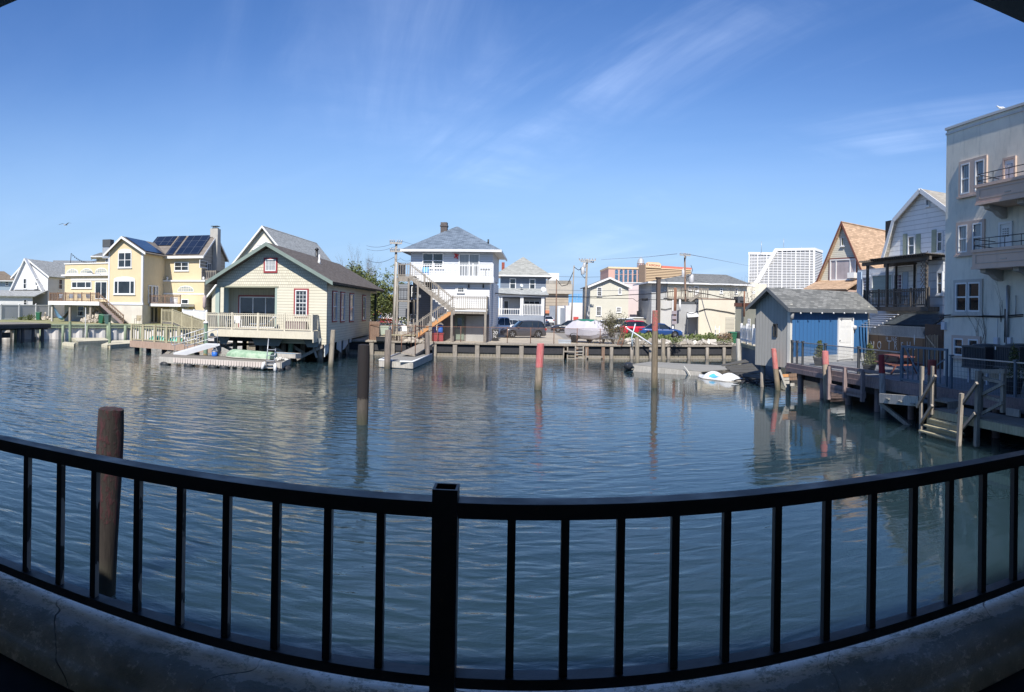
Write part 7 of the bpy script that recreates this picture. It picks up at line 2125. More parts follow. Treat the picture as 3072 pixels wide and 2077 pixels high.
# ---------------------------------------------------------------- casino
V('e')
CA = Fac((aty(122, 400, 640).x, 640), (aty(660, 400, 640).x, 640));
ca = thing('casino_hotel', 'far casino hotel, a pink block with tall arched windows and silver dome', 'hotel', CA.W(CA.L / 2, -20, GZ))
PNK = mat('pink_facade', (.52, .33, .28), .8, 'plain', var=.03, dirt=0); TANF = mat('tan_facade', (.56, .42, .27), .8, 'plain', var=.03, dirt=0)
zt = CA.hit(400, 325)[1]; ztc = CA.hit(400, 300)[1]
m = MB(); m.box(CA, 0, CA.L, -60, 0, GZ, zt); m.build('wall', PNK, ca)
m = MB(); m.box(CA, -.3, CA.L, -61, .8, zt + .01, ztc); m.build('cornice', mat('cream_cornice', (.66, .52, .34), .8, 'plain', dirt=0), ca)
BG_ = glass('blue_hotel_glass', (.05, .12, .20), .12)
for x in (240, 308, 375, 440, 507, 573, 632):
 a, b_ = CA.hit(x - 23, 400)[0], CA.hit(x + 22, 400)[0]
 if x == 632: b_ = min(b_, CA.L)
 z1_, z0_, zz1, zz0 = CA.hit(x, 335)[1], CA.hit(x, 398)[1], CA.hit(x, 408)[1], CA.hit(x, 540)[1]
 h_ = z1_ - z0_
 w_ = arch_panel(CA, a, b_, z0_, h_ * .25, .01, .5, BG_, ca, 'window') if False else None
 um_ = (a + b_) / 2; hw_ = (b_ - a) / 2
 pts = [(a, z0_), (b_, z0_)] + [(um_ + hw_ * cos(pi * i / 8), z0_ + h_ * .8 + h_ * .2 * sin(pi * i / 8)) for i in range(9)]
 m = MB(); m.prism(CA, pts, .01, .3); m.box(CA, a, b_, .01, .3, zz0, zz1); w_ = m.build('window', BG_, ca)
 m = MB()
 for k in range(1, 9): m.box(CA, a, b_, .3, .4, zz0 + (zz1 - zz0) * k / 9 - .12, zz0 + (zz1 - zz0) * k / 9 + .12)
 m.box(CA, um_ - .12, um_ + .12, .3, .41, zz0, zz1); m.box(CA, um_ - .1, um_ + .1, .3, .41, z0_, z0_ + h_ * .9); m.build('spandrels', mat('slate_spandrel', (.06, .09, .12), .5), w_)
u, z = CA.hit(598, 305, -10); ww = CA.hit(650, 305, -10)[0] - CA.hit(545, 305, -10)[0]
zz_ = CA.hit(598, 245, -10)[1]
m = MB(); m.lathe(CA.W(u, -12, 0), [(ww * .62, ztc - 2), (ww * .62, ztc + .8), (ww * .52, ztc + .9), (ww * .52, zz_)], 12, smooth=False); m.build('dome_drum', PNK, ca)
zd = CA.hit(598, 165, -10)[1]
m = MB(); m.lathe(CA.W(u, -12, 0), [(ww * .56, zz_ + .01), (ww * .56, zz_ + .3)] + [(ww * .5 * cos(a), zz_ + .3 + (zd - zz_) * sin(a)) for a in [pi / 2 * k / 8 for k in range(8)]] + [(.3, zd), (.3, zd + .9), (.05, zd + 1.8)], 16); m.build('dome', mat('silver_dome', (.42, .43, .44), .5, 'plain', metal=.3, dirt=.2), ca)
for k in range(12):
 q = 2 * pi * (k + .5) / 12
 if sin(q) < 0: MB().beam(CA.W(u, -12, 0) + Vector((cos(q) * ww * .53, sin(q) * ww * .53, ztc + 1.5)), CA.W(u, -12, 0) + Vector((cos(q) * ww * .53, sin(q) * ww * .53, zz_ - .6)), .7, .7).build('drum_window', BG_, ca)
T2 = Fac((aty(655, 400, 610).x, 610), (aty(1320, 450, 625).x, 625))
t2 = thing('casino_tower', 'far striped tan and brown casino tower with red roof band and lettered sign', 'hotel', T2.W(T2.L / 2, -10, GZ))
uend = T2.L
za = T2.hit(900, 325)[1]
m = MB(); m.box(T2, 0, uend, -12, 0, GZ, za); m.build('wall', mat('brown_glass_band', (.12, .07, .045), .5, 'plain', dirt=0), t2)
m = MB(); n = 24
for i in range(n):
 z0_ = za - .2 - (i + 1) * 1.55
 m.box(T2, -.2, uend + .3, -12.2, .4, z0_, z0_ + .92)
m.build('tan_bands', TANF, t2)
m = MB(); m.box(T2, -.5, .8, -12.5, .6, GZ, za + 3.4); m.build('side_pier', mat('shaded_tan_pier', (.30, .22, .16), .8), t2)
m = MB(); m.box(T2, 0, uend + .4, -12.2, .5, za + .01, za + .8); m.build('cream_band', mat('cream_cornice2', (.66, .52, .34), .8, dirt=0), t2)
r0 = T2.hit(895, 300)[0]; zr_ = T2.hit(1000, 283)[1]
m = MB(); m.prism(T2, [(r0, za + .81), (uend + .4, za + .81), (uend + .4, T2.hit(1230, 303)[1]), (r0, zr_)], -11, .4); m.build('red_roof_band', mat('coral_red_band', (.56, .17, .12), .6, dirt=0), t2)
s0, s1 = T2.hit(672, 270, 2)[0], T2.hit(895, 270, 2)[0]; q0, q1 = T2.hit(780, 310, 2)[1], T2.hit(780, 226, 2)[1]
sm = MB(); sm.prism(T2, [(s0, q0), (s1, q0), (s1, q1 - 1.6), (s1 - .9, q1 - .9), (s1 - 2.4, q1), (s0 + 2.2, q1), (s0 + 1, q1 - .9), (s0, q1 - 1.6)], .5, 1.2); sg = sm.build('sign_board', mat('tan_sign', (.58, .42, .25), .7, dirt=0), t2)
sm = MB(); sm.prism(T2, [(s0 + .4, q0 + .4), (s1 - .4, q0 + .4), (s1 - .4, q1 - 1.8), (s1 - 2.4, q1 - .5), (s0 + 2.2, q1 - .5), (s0 + .4, q1 - 1.8)], 1.21, 1.3); sm.build('sign_panel', mat('light_tan_sign', (.64, .50, .33), .7, dirt=0), sg)
ang = math.atan2(T2.d.y, T2.d.x)
cu_ = (s0 + s1) / 2
text3('ROPICANA', 2.45, T2.W(cu_ + .85, 1.42, (q0 + q1) / 2 - .35), (pi / 2, 0, ang), mat('sign_red', (.42, .05, .03), .6), sg, 'lettering', .08)
text3('T', 3.4, T2.W(s0 + 1.35, 1.42, (q0 + q1) / 2 - .2), (pi / 2, 0, ang), bpy.data.materials['sign_red'], sg, 'initial_letter', .08)
# ---------------------------------------------------------------- white towers
V('R1')
WT = mat('tower_white', (.74, .74, .74), .6, 'plain', var=.02, dirt=0)
DB = glass('tower_windows', (.07, .08, .09), .25)
def tower(name, label, x0, x1, ytop, r, floors, bays, dep, ybot=785, crown=.94, slope=None, bal=True, rr=None):
 F = Fac(at(x0, 650, r), at(x1, 650, rr or r))
 t = thing(name, label, 'tower', F.W(F.L / 2, -dep / 2, GZ))
 zt_ = F.hit((x0 + x1) / 2, ytop)[1]
 zb_ = F.hit((x0 + x1) / 2, 790)[1]
 def left(z):
  if slope is None: return 0
  u_b, z_b = F.hit(*slope[0]); u_t, z_t = F.hit(*slope[1])
  return max(0, u_b + (u_t - u_b) * (z - z_b) / (z_t - z_b)) if z < z_t else u_t
 L_ = F.L
 m = MB()
 ul = left(zt_)
 m.prism(F, [(0 if slope is None else left(zb_) , GZ), (L_, GZ), (L_, zt_), (ul, zt_), ] + ([] if slope is None else [(left(zb_), zb_)]), -dep, 0)
 m.build('window_wall', DB, t)
 m = MB(); fh = (zt_ - zb_) * crown / floors
 for i in range(floors):
  z = zb_ + i * fh
  a = left(z + fh * .45)
  m.box(F, a, L_, .01, 1.5, z, z + fh * .5)
  m.box(F, L_ + .01, L_ + 1.0, -dep, 0, z, z + fh * .45)
 m.box(F, left(zt_) - .5, L_ + 1.2, -dep, 1.8, zt_ - (zt_ - zb_) * .045, zt_ + 1)
 m.build('floor_slabs', WT, t)
 m = MB()
 for k in range(bays + 1):
  u = L_ * k / bays
  wv = 3.0 if k in (0, bays) else (1.3 if k % 3 == 0 else .35)
  ztop_ = zt_ - .2
  if slope is not None:
   u_b, z_b = F.hit(*slope[0]); u_t, z_t = F.hit(*slope[1])
   if u < u_t: ztop_ = z_b + (z_t - z_b) * (u - u_b) / (u_t - u_b) - 1 if u > u_b + 2 else None
  if ztop_ is None or ztop_ < zb_: continue
  m.box(F, max(u - wv / 2, 0), min(u + wv / 2, L_ + 1.1), .02, 1.9, zb_ - 20, ztop_)
 m.build('piers', WT, t)
 m = MB()
 m.build('pier_end', WT, t) if False else None
 return t, F, left, zt_
ta, FA, _, zta = tower('apartment_tower', 'grey-windowed rear slab of the distant white towers, with a white crown', 108, 280, 522, 1010, 24, 8, 45)
def sidewin(F, t):
 pass
tb_, FBt, lf, ztb = tower('apartment_tower', 'distant white apartment tower with a sloping diagonal edge and stacked balconies', 160, 578, 494, 960, 24, 13, 40, slope=((160, 720), (300, 497)), rr=930)
m = MB()
(ub0, zb0), (ut0, zt0) = FBt.hit(153, 735), FBt.hit(300, 494)
wd = FBt.hit(190, 735)[0] - FBt.hit(153, 735)[0]
m.prism(FBt, [(ub0, zb0), (ub0 + wd, zb0), (ut0 + wd * .75, zt0), (ut0, zt0)], -40, 3.5)
m.build('diagonal_fin', WT, tb_)
for x, y0, y1, r_ in ((200, 522, 440, 1005), (360, 494, 420, 950), (485, 500, 478, 950)):
 F_ = FBt; p, q = at(x, y0, r_), at(x, y1, r_)
 MB().tube([p, q], .35, 5).build('mast', STEEL, ta if x == 200 else tb_)
# ================================================================ far-left colourful shop seen behind the cottage
V('c')
CS = Fac((aty(170, 500, 84).x, 84), (aty(720, 500, 84).x, 84))
cs = thing('colourful_shop', 'brightly coloured toy-block shop with yellow, red and blue panels and white windows', 'shop', CS.W(4, -3, GZ))
m = MB(); m.box(CS, 2, CS.L, -6, -.1, GZ, CS.hit(500, 330)[1]); m.build('wall', WHITE, cs)
for q, mt in (((250, 455, 385, 510), REDPL), ((240, 515, 385, 570), BLUEPL), ((265, 425, 320, 452), YELPL), ((350, 400, 380, 452), YELPL), ((520, 215, 720, 300), YELPL), ((515, 150, 560, 214), YELPL), ((590, 140, 625, 214), YELPL), ((660, 140, 715, 214), YELPL), ((350, 580, 700, 650), REDPL), ((665, 310, 700, 590), BLUEPL)):
 u0, u1, z0, z1 = CS.rect(*q, .1); MB().box(CS, u0, u1, .001, .35, z0, z1).build('panel', mt, cs)
win(CS, 390, 400, 530, 575, cs, grid=(3, 4), fw=.12, sash=False); win(CS, 545, 340, 660, 575, cs, grid=(3, 4), fw=.12, sash=False)
WP = Fac((aty(170, 600, 78).x, 78), (aty(820, 600, 78).x, 78))
wpk = thing('picket_fence', 'white picket fence and rails in front of the colourful shop', 'fence', WP.W(4, 0, GZ))
rail3(WP.W(0, 0, GZ + .9), WP.W(WP.L, 0, GZ + .9), 1.15, WHITE, wpk, sp=.3, bal=.12, posts=4, name='pickets')
MB().box(WP, 0, WP.L, -.2, -.05, GZ, GZ + .85).build('white_base', WHITE, wpk)
def tree(label, base, h_, crown, lm, seed, depth=4, spread=.55, name='tree', sz=.11, n=2600):
 t = thing(name, label, 'tree', base, 'trees behind the cottage'); base = Vector(base); rnd = random.Random(seed)
 m = MB(); tips = []
 branches(m, base, (rnd.uniform(-.1, .1), 0, 1), h_ * .42, h_ * .022, depth, rnd, spread, .25, tips)
 m.build('trunk', TWIG, t)
 if crown:
  m = MB()
  for i, (dx_, dz_, r_, k) in enumerate(crown): leaves(m, base + Vector((dx_, 0, dz_)), r_, r_ * .9, r_ * .85, int(n * k), sz, seed + i, lump=.5)
  m.build('crown', lm, t)
 return t
V('L2')
c = at(1840, 700, 76); gz_ = GZ
topz = at(1840, 505, 76).z
tree('evergreen tree with a rounded golden-green head rising above the cottage roof', (c.x, c.y, gz_), topz - GZ - .8, [(0, topz - GZ - 1.9, 1.9, 1.1), (.6, topz - GZ - 4.5, 2.6, 1.8)], LEAFG, 41, depth=2, sz=.12)
c = at(2030, 800, 74); tz = at(2030, 620, 74).z
tree('broad dark evergreen tree overhanging the rear corner of the cottage', (c.x, c.y, gz_), tz - GZ, [(-1.8, tz - GZ - 1.4, 2.6, 1.2), (1.4, tz - GZ - 2.4, 2.9, 1.3), (0, tz - GZ - 3.4, 2.6, 1.1), (3.4, tz - GZ - 3.6, 2.0, .8)], mat('mixed_evergreen', (.075, .105, .032), .7, 'leaf', col2=(.20, .23, .07)), 42, depth=2, sz=.12, n=4200)
for i, (x, r, yt, lab, sd) in enumerate(((1860, 84, 420, 'bare tree with fine twigs behind the golden-green evergreen', 43), (2060, 88, 430, 'tall bare tree behind the dark evergreen, left of the utility pole', 44), (2160, 92, 500, 'smaller bare tree close to the utility pole', 45))):
 c = at(x, 700, r); h_ = at(x, yt, r).z - GZ
 tree(lab, (c.x, c.y, gz_), h_ * .85, None, None, sd, depth=6, spread=.5, name='bare_tree')
V('e')
for x, y, r, lab, sd in ((1925, 760, 84, 'bare blossom tree at the right end of the long cream house', 46), (2130, 760, 90, 'bare blossom tree behind the rusty flue', 47)):
 c = at(x, y, r); h_ = at(x, 600, r).z - GZ
 tag(tree(lab, (c.x, c.y, GZ), h_, [(0, h_ * .75, h_ * .28, .10)], mat('pale_blossom_%d' % sd, (.40, .34, .28), .8, 'leaf'), sd, depth=5, name='bare_tree', sz=.09), group='bare trees behind the workshop')
# ================================================================ utility poles and wires
def pole(label, view, x0, y0, x1, y1, r, dia, arms=(), cans=(), mt=WOODG, lean=True):
 V(view); a, b_ = at(x0, y0, r), at(x1, y1, r)
 a = flat(a, GZ) if a.z > GZ else a
 t = thing('utility_pole', label, 'utility pole', a, 'utility poles along the street')
 m = MB(); m.tube([a, a + (b_ - a) * .5, b_], [dia * .55, dia * .5, dia * .4], 9); m.build('shaft', mt, t)
 for (fx, w_, rot) in arms:
  c = a + (b_ - a) * fx; d = Vector((cos(rot), sin(rot), 0))
  m = MB(); m.beam(c - d * w_ + Vector((0, -.2, 0)), c + d * w_ + Vector((0, -.2, 0)), .12, .14); m.build('crossarm', WOODP, t)
  for k in (-1, -.65, -.3, .3, .65, 1):
   MB().lathe(c + d * (w_ * k * .95) + Vector((0, -.2, .07)), [(.05, 0), (.07, .05), (.05, .1), (.08, .15), (.03, .25)], 7).build('insulator', STEEL, t)
 for (fx, s, dia_, hh_) in cans:
  c = a + (b_ - a) * fx + Vector((s, -.25, 0))
  m = MB(); m.lathe(c, [(dia_ * .45, 0), (dia_ * .5, .05), (dia_ * .5, hh_), (dia_ * .35, hh_ + .1), (.06, hh_ + .12), (.06, hh_ + .35)], 12); m.build('transformer', mat('transformer_grey_%d' % int(fx * 1000), (.5, .5, .5), .5, 'plain', metal=.1), t)
  m = MB(); m.beam(c + Vector((0, .1, hh_ * .5)), a + (b_ - a) * (fx + .03), .08, .1); m.build('bracket', DGREY, t)
 return a, b_
P1 = pole('wood utility pole with short staggered arms left of the white house balcony', 'M1', 262, 1230, 292, 282, 58.5, .26, ((.985, .55, .4), (.90, .5, .4)))
P1b = pole('slender pale pole standing beside the balcony landing of the white house', 'M1', 265, 1235, 292, 480, 55.0, .17, (), mt=WOODP)
V('d')
P2 = pole('big utility pole with crowded crossarm and grey transformer by the cream house', 'd', 615, 1040, 655, 170, 88, .30, ((.98, 1.15, 0), (.955, .95, .3)), ((.78, -.55, .5, .85), (.87, -.38, .42, .6)))
P3 = pole('plain thin pole between the big transformer pole and the blue-grey house', 'd', 430, 1050, 472, 262, 90, .2)
P4 = pole('short dark pole beside the grey warehouse walls', 'd', 222, 1080, 230, 448, 92, .2, mt=WOODB)
P5 = pole('utility pole with two white transformer cans in front of the long cream house', 'e', 1258, 780, 1230, 100, 82, .26, ((.975, .9, .5), (.95, .8, 1.2)), ((.70, -.34, .36, .82), (.63, .72, .62, 1.0)), mt=WOODB)
def wire(label, pts, r=.02, sag=0, m_=WIRE, cat='cable'):
 """through (view, x, y, r) stations"""
 P = []
 for v_, x, y, rr in pts:
  V(v_); P.append(at(x, y, rr))
 Q = []
 for a, b_ in zip(P, P[1:]):
  for i in range(12):
   f = i / 12; Q.append(a + (b_ - a) * f - Vector((0, 0, 4 * f * (1 - f) * sag)))
 Q.append(P[-1])
 return one(MB().tube(Q, r, 4), 'power_cable', m_, label, cat, 'overhead cables')
wire('thick black cable bundle crossing in front of the cream house', [('M1', 1250, 785, 60), ('d', 0, 688, 72), ('d', 640, 700, 84), ('d', 1200, 672, 84), ('e', 830, 682, 80), ('e', 1080, 648, 80), ('e', 1250, 640, 81.5)], .045, .0)
wire('black cable falling from the twin-can pole towards the workshop roof', [('e', 1250, 640, 81.5), ('e', 1600, 700, 76), ('e', 1780, 742, 74), ('e', 1990, 775, 72)], .05)
wire('dark cable looping below the bundle with a splice box by the pink block', [('d', 640, 712, 84), ('d', 1290, 722, 84), ('d', 1345, 762, 84), ('d', 1395, 732, 84), ('e', 830, 770, 82), ('e', 985, 768, 80)], .03)
wire('thin grey wire at eaves height of the cream house', [('d', 120, 600, 86), ('d', 640, 612, 88), ('d', 1200, 610, 88), ('e', 830, 622, 86)], .022, 0, WIREG)
wire('thin grey wire passing under the casino', [('d', 160, 412, 100), ('d', 640, 425, 100), ('e', 0, 440, 110), ('e', 120, 442, 110)], .022, 0, WIREG)
wire('high thin wire from the left pole towards the trees', [('M1', 0, 318, 70), ('M1', 290, 282, 58.5)], .016, .3, WIREG)
wire('second high thin wire below the first at the left pole', [('M1', 0, 352, 70), ('M1', 290, 320, 58.5)], .014, .3, WIREG)
wire('wire dropping from the left pole behind the white house roof', [('M1', 290, 290, 58.5), ('M1', 350, 275, 75), ('M1', 700, 330, 120)], .016, .3, WIREG)
wire('slack wire from the left pole to the house eaves', [('M1', 270, 435, 58.5), ('M1', 330, 440, 57.5), ('M1', 440, 455, 56.8)], .014, .2, WIREG)
wire('black service wire from the left pole to the trees', [('M1', 0, 455, 70), ('M1', 270, 430, 58.5)], .018, .4, WIRE)
wire('curved slack cable hanging between the short pole and the thin pole', [('d', 230, 455, 92), ('d', 300, 548, 91), ('d', 380, 530, 90.5), ('d', 470, 330, 90)], .05)
wire('curved jumper cable between thin pole and transformer pole', [('d', 475, 285, 90), ('d', 530, 325, 89), ('d', 590, 310, 88)], .05)
wire('cable loop hanging below the transformer', [('d', 640, 250, 88), ('d', 560, 300, 87.6), ('d', 575, 390, 87.6), ('d', 620, 440, 88), ('d', 640, 400, 88)], .035)
wire('long thin wire running right from the twin-can pole into the sky', [('e', 1240, 105, 82), ('e', 1700, 190, 160), ('e', 2180, 285, 300)], .04, 0, WIREG)
wire('long thin wire running left from the twin-can pole over the casino dome', [('e', 1120, 105, 82), ('e', 700, 150, 110), ('e', 20, 190, 180)], .03, 0, WIREG)
wire('looped black cable beside the right transformer can', [('e', 1320, 270, 81.5), ('e', 1345, 340, 81.5), ('e', 1320, 410, 81.6), ('e', 1240, 450, 81.8)], .03)
wire('slack wire from the twin-can pole over the grey roof', [('e', 1250, 455, 82), ('e', 1900, 560, 84), ('e', 2170, 540, 120)], .02, .2, WIREG)
V('d')
sp0, sp1 = at(1408, 733, 83.6), at(1495, 733, 83.6)
one(MB().tube([sp0, sp1], .16, 8), 'splice_box', WIRE, 'black cable splice case hanging in front of the pink block', 'splice case')
# ================================================================ blue shed
BL = mat('blue_boards', (.055, .185, .42), .6, 'board', pitch=.3, var=.06, dirt=.12, dirtcol=(.03, .10, .27))
GB_ = mat('warm_grey_boards', (.54, .52, .47), .8, 'board', pitch=.22, var=.06, dirt=.25, dirtcol=(.2, .18, .16))
V('R1')
SF = Fac((13.75, 30.3), (20.0, 32.85))
sh = thing('blue_shed', 'small boathouse shed with bright blue front, grey gable and white door on the canal edge', 'shed', SF.W(SF.L / 2, -1, DZ))
ze = SF.hit(600, 945)[1] + .41; dep = 2.5; zr = SF.hit(560, 790, -1.25)[1] + .05
walls(SF, 0, SF.L, 0, -dep, DZ - .25, ze, GB_, sh, sidegable=zr - .1)
m = MB(); m.box(SF, .12, SF.L - .12, .001, .04, DZ + .3, ze - .05); m.build('blue_front', BL, sh)
m = MB(); m.box(SF, .1, SF.L, .001, .05, DZ - .2, DZ + .3); m.build('grey_plinth', mat('grey_plinth', (.40, .41, .42), .7), sh)
OWT = mat('off_white_trim', (.62, .60, .54), .7)
for u in (0, SF.L - .12):
 m = MB(); m.box(SF, u, u + .12, .051, .08, DZ - .2, ze)
 if u == 0: m.box(SF, -.03, -.001, -.12, .08, DZ - .2, ze)
 m.build('corner_board', OWT, sh)
gable_roof_along(SF, 0, SF.L, 0, -dep, ze, zr, .32, .4, .09, ROOFM, sh, trim=mat('dark_grey_barge', (.12, .13, .14), .7))
u0, u1, z0, z1 = SF.rect(738, 980, 848, 1283); door(SF, u0, u1, z0, z1, sh, v=.04)
GFs = SF.left(0, dep)
u0, u1, z0, z1 = GFs.rect(288, 1027, 308, 1118); window(GFs, u0, u1 + .08, z0, z1, sh, sash=False, fw=.04, fm=mat('dark_frame', (.05, .05, .05), .6), sill=False)
u, z = SF.hit(867, 1055, .15); m = MB(); m.lathe(SF.W(u, .14, z), [(0, .14), (.13, .1), (.14, .0), (.1, -.1), (0, -.14)], 12); m.build('porch_light', mat('pale_lamp_shell', (.55, .55, .56), .4), sh)
u, z = SF.hit(418, 975, .2); m = MB(); m.lathe(SF.W(u, .2, z), [(.02, .25), (.12, .14), (.1, -.1), (.02, -.16)], 8); m.build('wall_lantern', mat('lantern_grey', (.3, .3, .3), .5), sh)
for x in (475, 548, 628, 710, 787, 862, 940):
 u, z = SF.hit(x, 945, .34); MB().lathe(SF.W(u, .40, z - .05), [(0, -.05), (.045, -.02), (.045, .02), (0, .05)], 7).build('bulb', WHITE, sh)
for u in (0.3, SF.L * .5):
 for v in (-.3, -dep + .3): MB().lathe(SF.W(u, v, 0), [(.15, -1), (.14, DZ - .26)], 8).build('pile', WOODG, sh)
# ================================================================ the long deck on the right
DK = Fac((13.7, 30.35), (14.25, 13.6)); DKe = DK.L + 6
dk2 = thing('canal_deck', 'long mauve-edged timber deck on piles along the right bank', 'deck', DK.W(8, -1, 0))
m = MB(); m.box(DK, 0.05, DKe, -5.2, 0, DZ - .08, DZ); m.build('deck_boards', DECKP, dk2)
m = MB(); m.box(DK, 0, DKe, .002, .07, DZ - .36, DZ + .015); m.box(DK, 0, DKe, .0705, .11, DZ - .42, DZ - .2); m.build('edge_beam', WOODM, dk2)
m = MB(); m.box(DK, .1, DKe, -.6, -.5, DZ - .8, DZ - .09); m.box(DK, .1, DKe, -3.6, -3.4, -.6, DZ - .09); m.build('inner_beam', WOODD, dk2)
k = .8
while k < DKe: MB().lathe(DK.W(k, -.35, 0), [(.15, -1), (.14, DZ - .1)], 9).build('deck_pile', WOODM, dk2); k += 2.3
V('f')
a0, a1 = DK.hit(1060, 425, .35)[0], DK.hit(1900, 540, .35)[0]
fr_ = [(1060, 425, 1900, 535), (1075, 750, 1640, 875), (1080, 800, 1650, 905)]
m = MB()
for x0, y0, x1, y1 in fr_:
 a, b_ = DK.hit(x0, y0, .35), DK.hit(x1, y1, .35)
 m.beam(DK.W(a[0], .35, a[1]), DK.W(b_[0], .35, b_[1]), .09, .12 if y0 < 500 else .22)
for x, y0, y1 in ((1325, 450, 905), (1615, 490, 965), (1070, 430, 930)):
 a, b_ = DK.hit(x, y0, .42), DK.hit(x, y1, .42); m.beam(DK.W(a[0], .42, a[1]), DK.W(a[0], .42, b_[1] - .1), .16, .12)
m.build('lower_guard_frame', WOODM, dk2)
bl = thing('broken_landing', 'splintered boarding landing with peeling plank at the foot of the deck', 'landing', DK.W(9, 1, .8))
V('g')
p = [DK.hit(40, 790, .9), DK.hit(560, 870, .9)]
m = MB(); L0 = DK.W(p[0][0], 1.0, .95); L1 = DK.W(p[1][0], 1.0, .95)
for i in range(9):
 f0, f1 = i / 9, (i + .88) / 9
 a, b_ = L0 + (L1 - L0) * f0, L0 + (L1 - L0) * f1
 nn = Vector((-DK.n.x, -DK.n.y, 0)) * (.9 + .12 * (i % 3)); dz = Vector((0, 0, -.04))
 off = Vector((DK.n.x, DK.n.y, 0)) * (.08 * ((i * 7) % 3))
 m.hexa([a + off + dz, b_ + off + dz, b_ + nn + dz, a + nn + dz], [a + off, b_ + off, b_ + nn, a + nn])
m.build('boards', DECKG, bl)
a, b_ = DK.hit(0, 900, 1.05), DK.hit(540, 945, 1.05)
m = MB(); m.beam(DK.W(a[0], 1.05, a[1] + .0), DK.W(b_[0], 1.05, b_[1] + .0), .08, .34); m.build('plank', WOODP, bl)
MB().beam(DK.W(p[0][0], 1.0, 0.7), DK.W(p[0][0] + 1.5, .3, -.3), .14, .14).build('brace', WOODG, bl)
GMET = mat('blue_grey_gate_steel', (.12, .165, .21), .5, 'plain', dirt=.1)
MESHW = mat('galvanised_wire', (.17, .175, .18), .6)
wf = thing('wire_mesh_fence', 'waist-high welded wire fence along the right-hand deck', 'fence', DK.W(5, -.15, DZ))
fh = 1.08
def wgrid(F, u0, u1, z0, z1, v, su, sz, r, name, parent, mm):
 mb = MB(); n = int((u1 - u0) / su)
 for i in range(n + 1): u = u0 + (u1 - u0) * i / n; mb.box(F, u - r, u + r, v - r, v + r, z0, z1)
 k = z0
 while k <= z1: mb.box(F, u0, u1, v - r * .8, v + r * .8, k - r, k + r); k += sz
 return mb.build(name, mm, parent)
V('f')
uA = DK.hit(640, 200, -.15)[0]; V('g'); uG0 = DK.hit(318, 450, -.15)[0]; uG1 = DK.hit(955, 450, -.15)[0]
wgrid(DK, .05, uG0 - .05, DZ + .03, DZ + fh, -.15, .075, .15, .0035, 'wire_mesh', wf, MESHW)
wgrid(DK, uG1 + .15, DKe - 1, DZ + .03, DZ + fh, -.15, .075, .15, .0035, 'wire_mesh', wf, MESHW)
m = MB(); m.box(DK, 0, uG0, -.18, -.13, DZ + fh, DZ + fh + .04); m.box(DK, uG1 + .1, DKe - 1, -.18, -.13, DZ + fh, DZ + fh + .04); m.build('top_rail', STEEL, wf)
V('f')
for vw, x in (('f', 465), ('f', 545), ('f', 635), ('f', 1003), ('f', 1545), ('g', 300), ('g', 990), ('g', 1880)):
 V(vw); u = DK.hit(x, 300, -.15)[0]
 m = MB(); m.box(DK, u - .045, u + .045, -.2, -.11, DZ - .3, DZ + fh + .06); m.box(DK, u - .07, u + .07, -.225, -.085, DZ + fh + .061, DZ + fh + .1); m.build('fence_post', GMET if vw == 'g' else DGREY, wf)
gt = thing('steel_gate', 'blue-grey steel gate with vertical bars and diagonal brace', 'gate', DK.W((uG0 + uG1) / 2, -.1, DZ))
m = MB()
for a, b_ in ((uG0, uG0 + .09), (uG1 - .07, uG1)): m.box(DK, a, b_, -.12, -.04, DZ + .05, DZ + 1.38)
m.box(DK, uG0 + .09, uG1 - .07, -.12, -.04, DZ + 1.3, DZ + 1.38); m.box(DK, uG0 + .09, uG1 - .07, -.12, -.04, DZ + .05, DZ + .13); m.build('frame', GMET, gt)
m = MB(); n = 8
for i in range(1, n): u = uG0 + .09 + (uG1 - uG0 - .16) * i / n; m.box(DK, u - .02, u + .02, -.1, -.06, DZ + .131, DZ + 1.299)
m.build('bars', GMET, gt)
um_ = (uG0 + uG1) / 2
m = MB(); m.beam(DK.W(uG0 + .3, -.03, DZ + 1.3), DK.W(um_, -.03, DZ + .15), .03, .05); m.beam(DK.W(um_ + .15, -.03, DZ + .4), DK.W(uG1 - .1, -.03, DZ + 1.0), .03, .05); m.build('brace', GMET, gt)
FP = Fac((13.1, 21.5), (12.95, 11.0))
lp = thing('lower_platform', 'low weathered boat landing with steps and crossed handrails in front of the gate', 'landing', FP.W(5, 0, 0))
V('g')
up0 = FP.hit(735, 1035)[0]
m = MB(); m.box(FP, up0, FP.L + 2, -1.0, 0, .84, .90); m.build('deck', DOCKB, lp)
m = MB(); m.box(FP, up0, FP.L + 2, .002, .06, .62, .86); m.build('edge_beam', WOODY, lp)
a, b_ = FP.hit(655, 1170)[0], FP.hit(1190, 1260)[0]
m = MB()
for i in range(3): m.box(FP, a + .15 * i, b_, .06 + .0 * i, .36 - .1 * i, .32 + .2 * (i - 1), .37 + .2 * (i - 1))
m.box(FP, a + .1, b_ - .1, .05, .09, .0, .6); m.build('steps', WOODY, lp)
a, b_ = FP.hit(780, 860, -.6)[0], FP.hit(1035, 860, -.6)[0]
m = MB(); m.box(FP, a, b_, -1.0, -.3, 1.08, 1.14); m.box(FP, a, a + .25, -.9, -.35, .901, 1.079); m.box(FP, b_ - .06, b_, -.9, -.35, .901, 1.079); m.build('step_box', WOODG, lp)
def fbar(x0, y0, x1, y1, w, v=.05, ext=0, mt=WOODG, h_=None):
 a, b_ = FP.hit(x0, y0, v), FP.hit(x1, y1, v)
 MB().beam(FP.W(a[0], v, a[1] - ext), FP.W(b_[0], v, b_[1]), w, h_ or w).build('handrail' if abs(x0 - x1) > 30 else 'post', mt, lp)
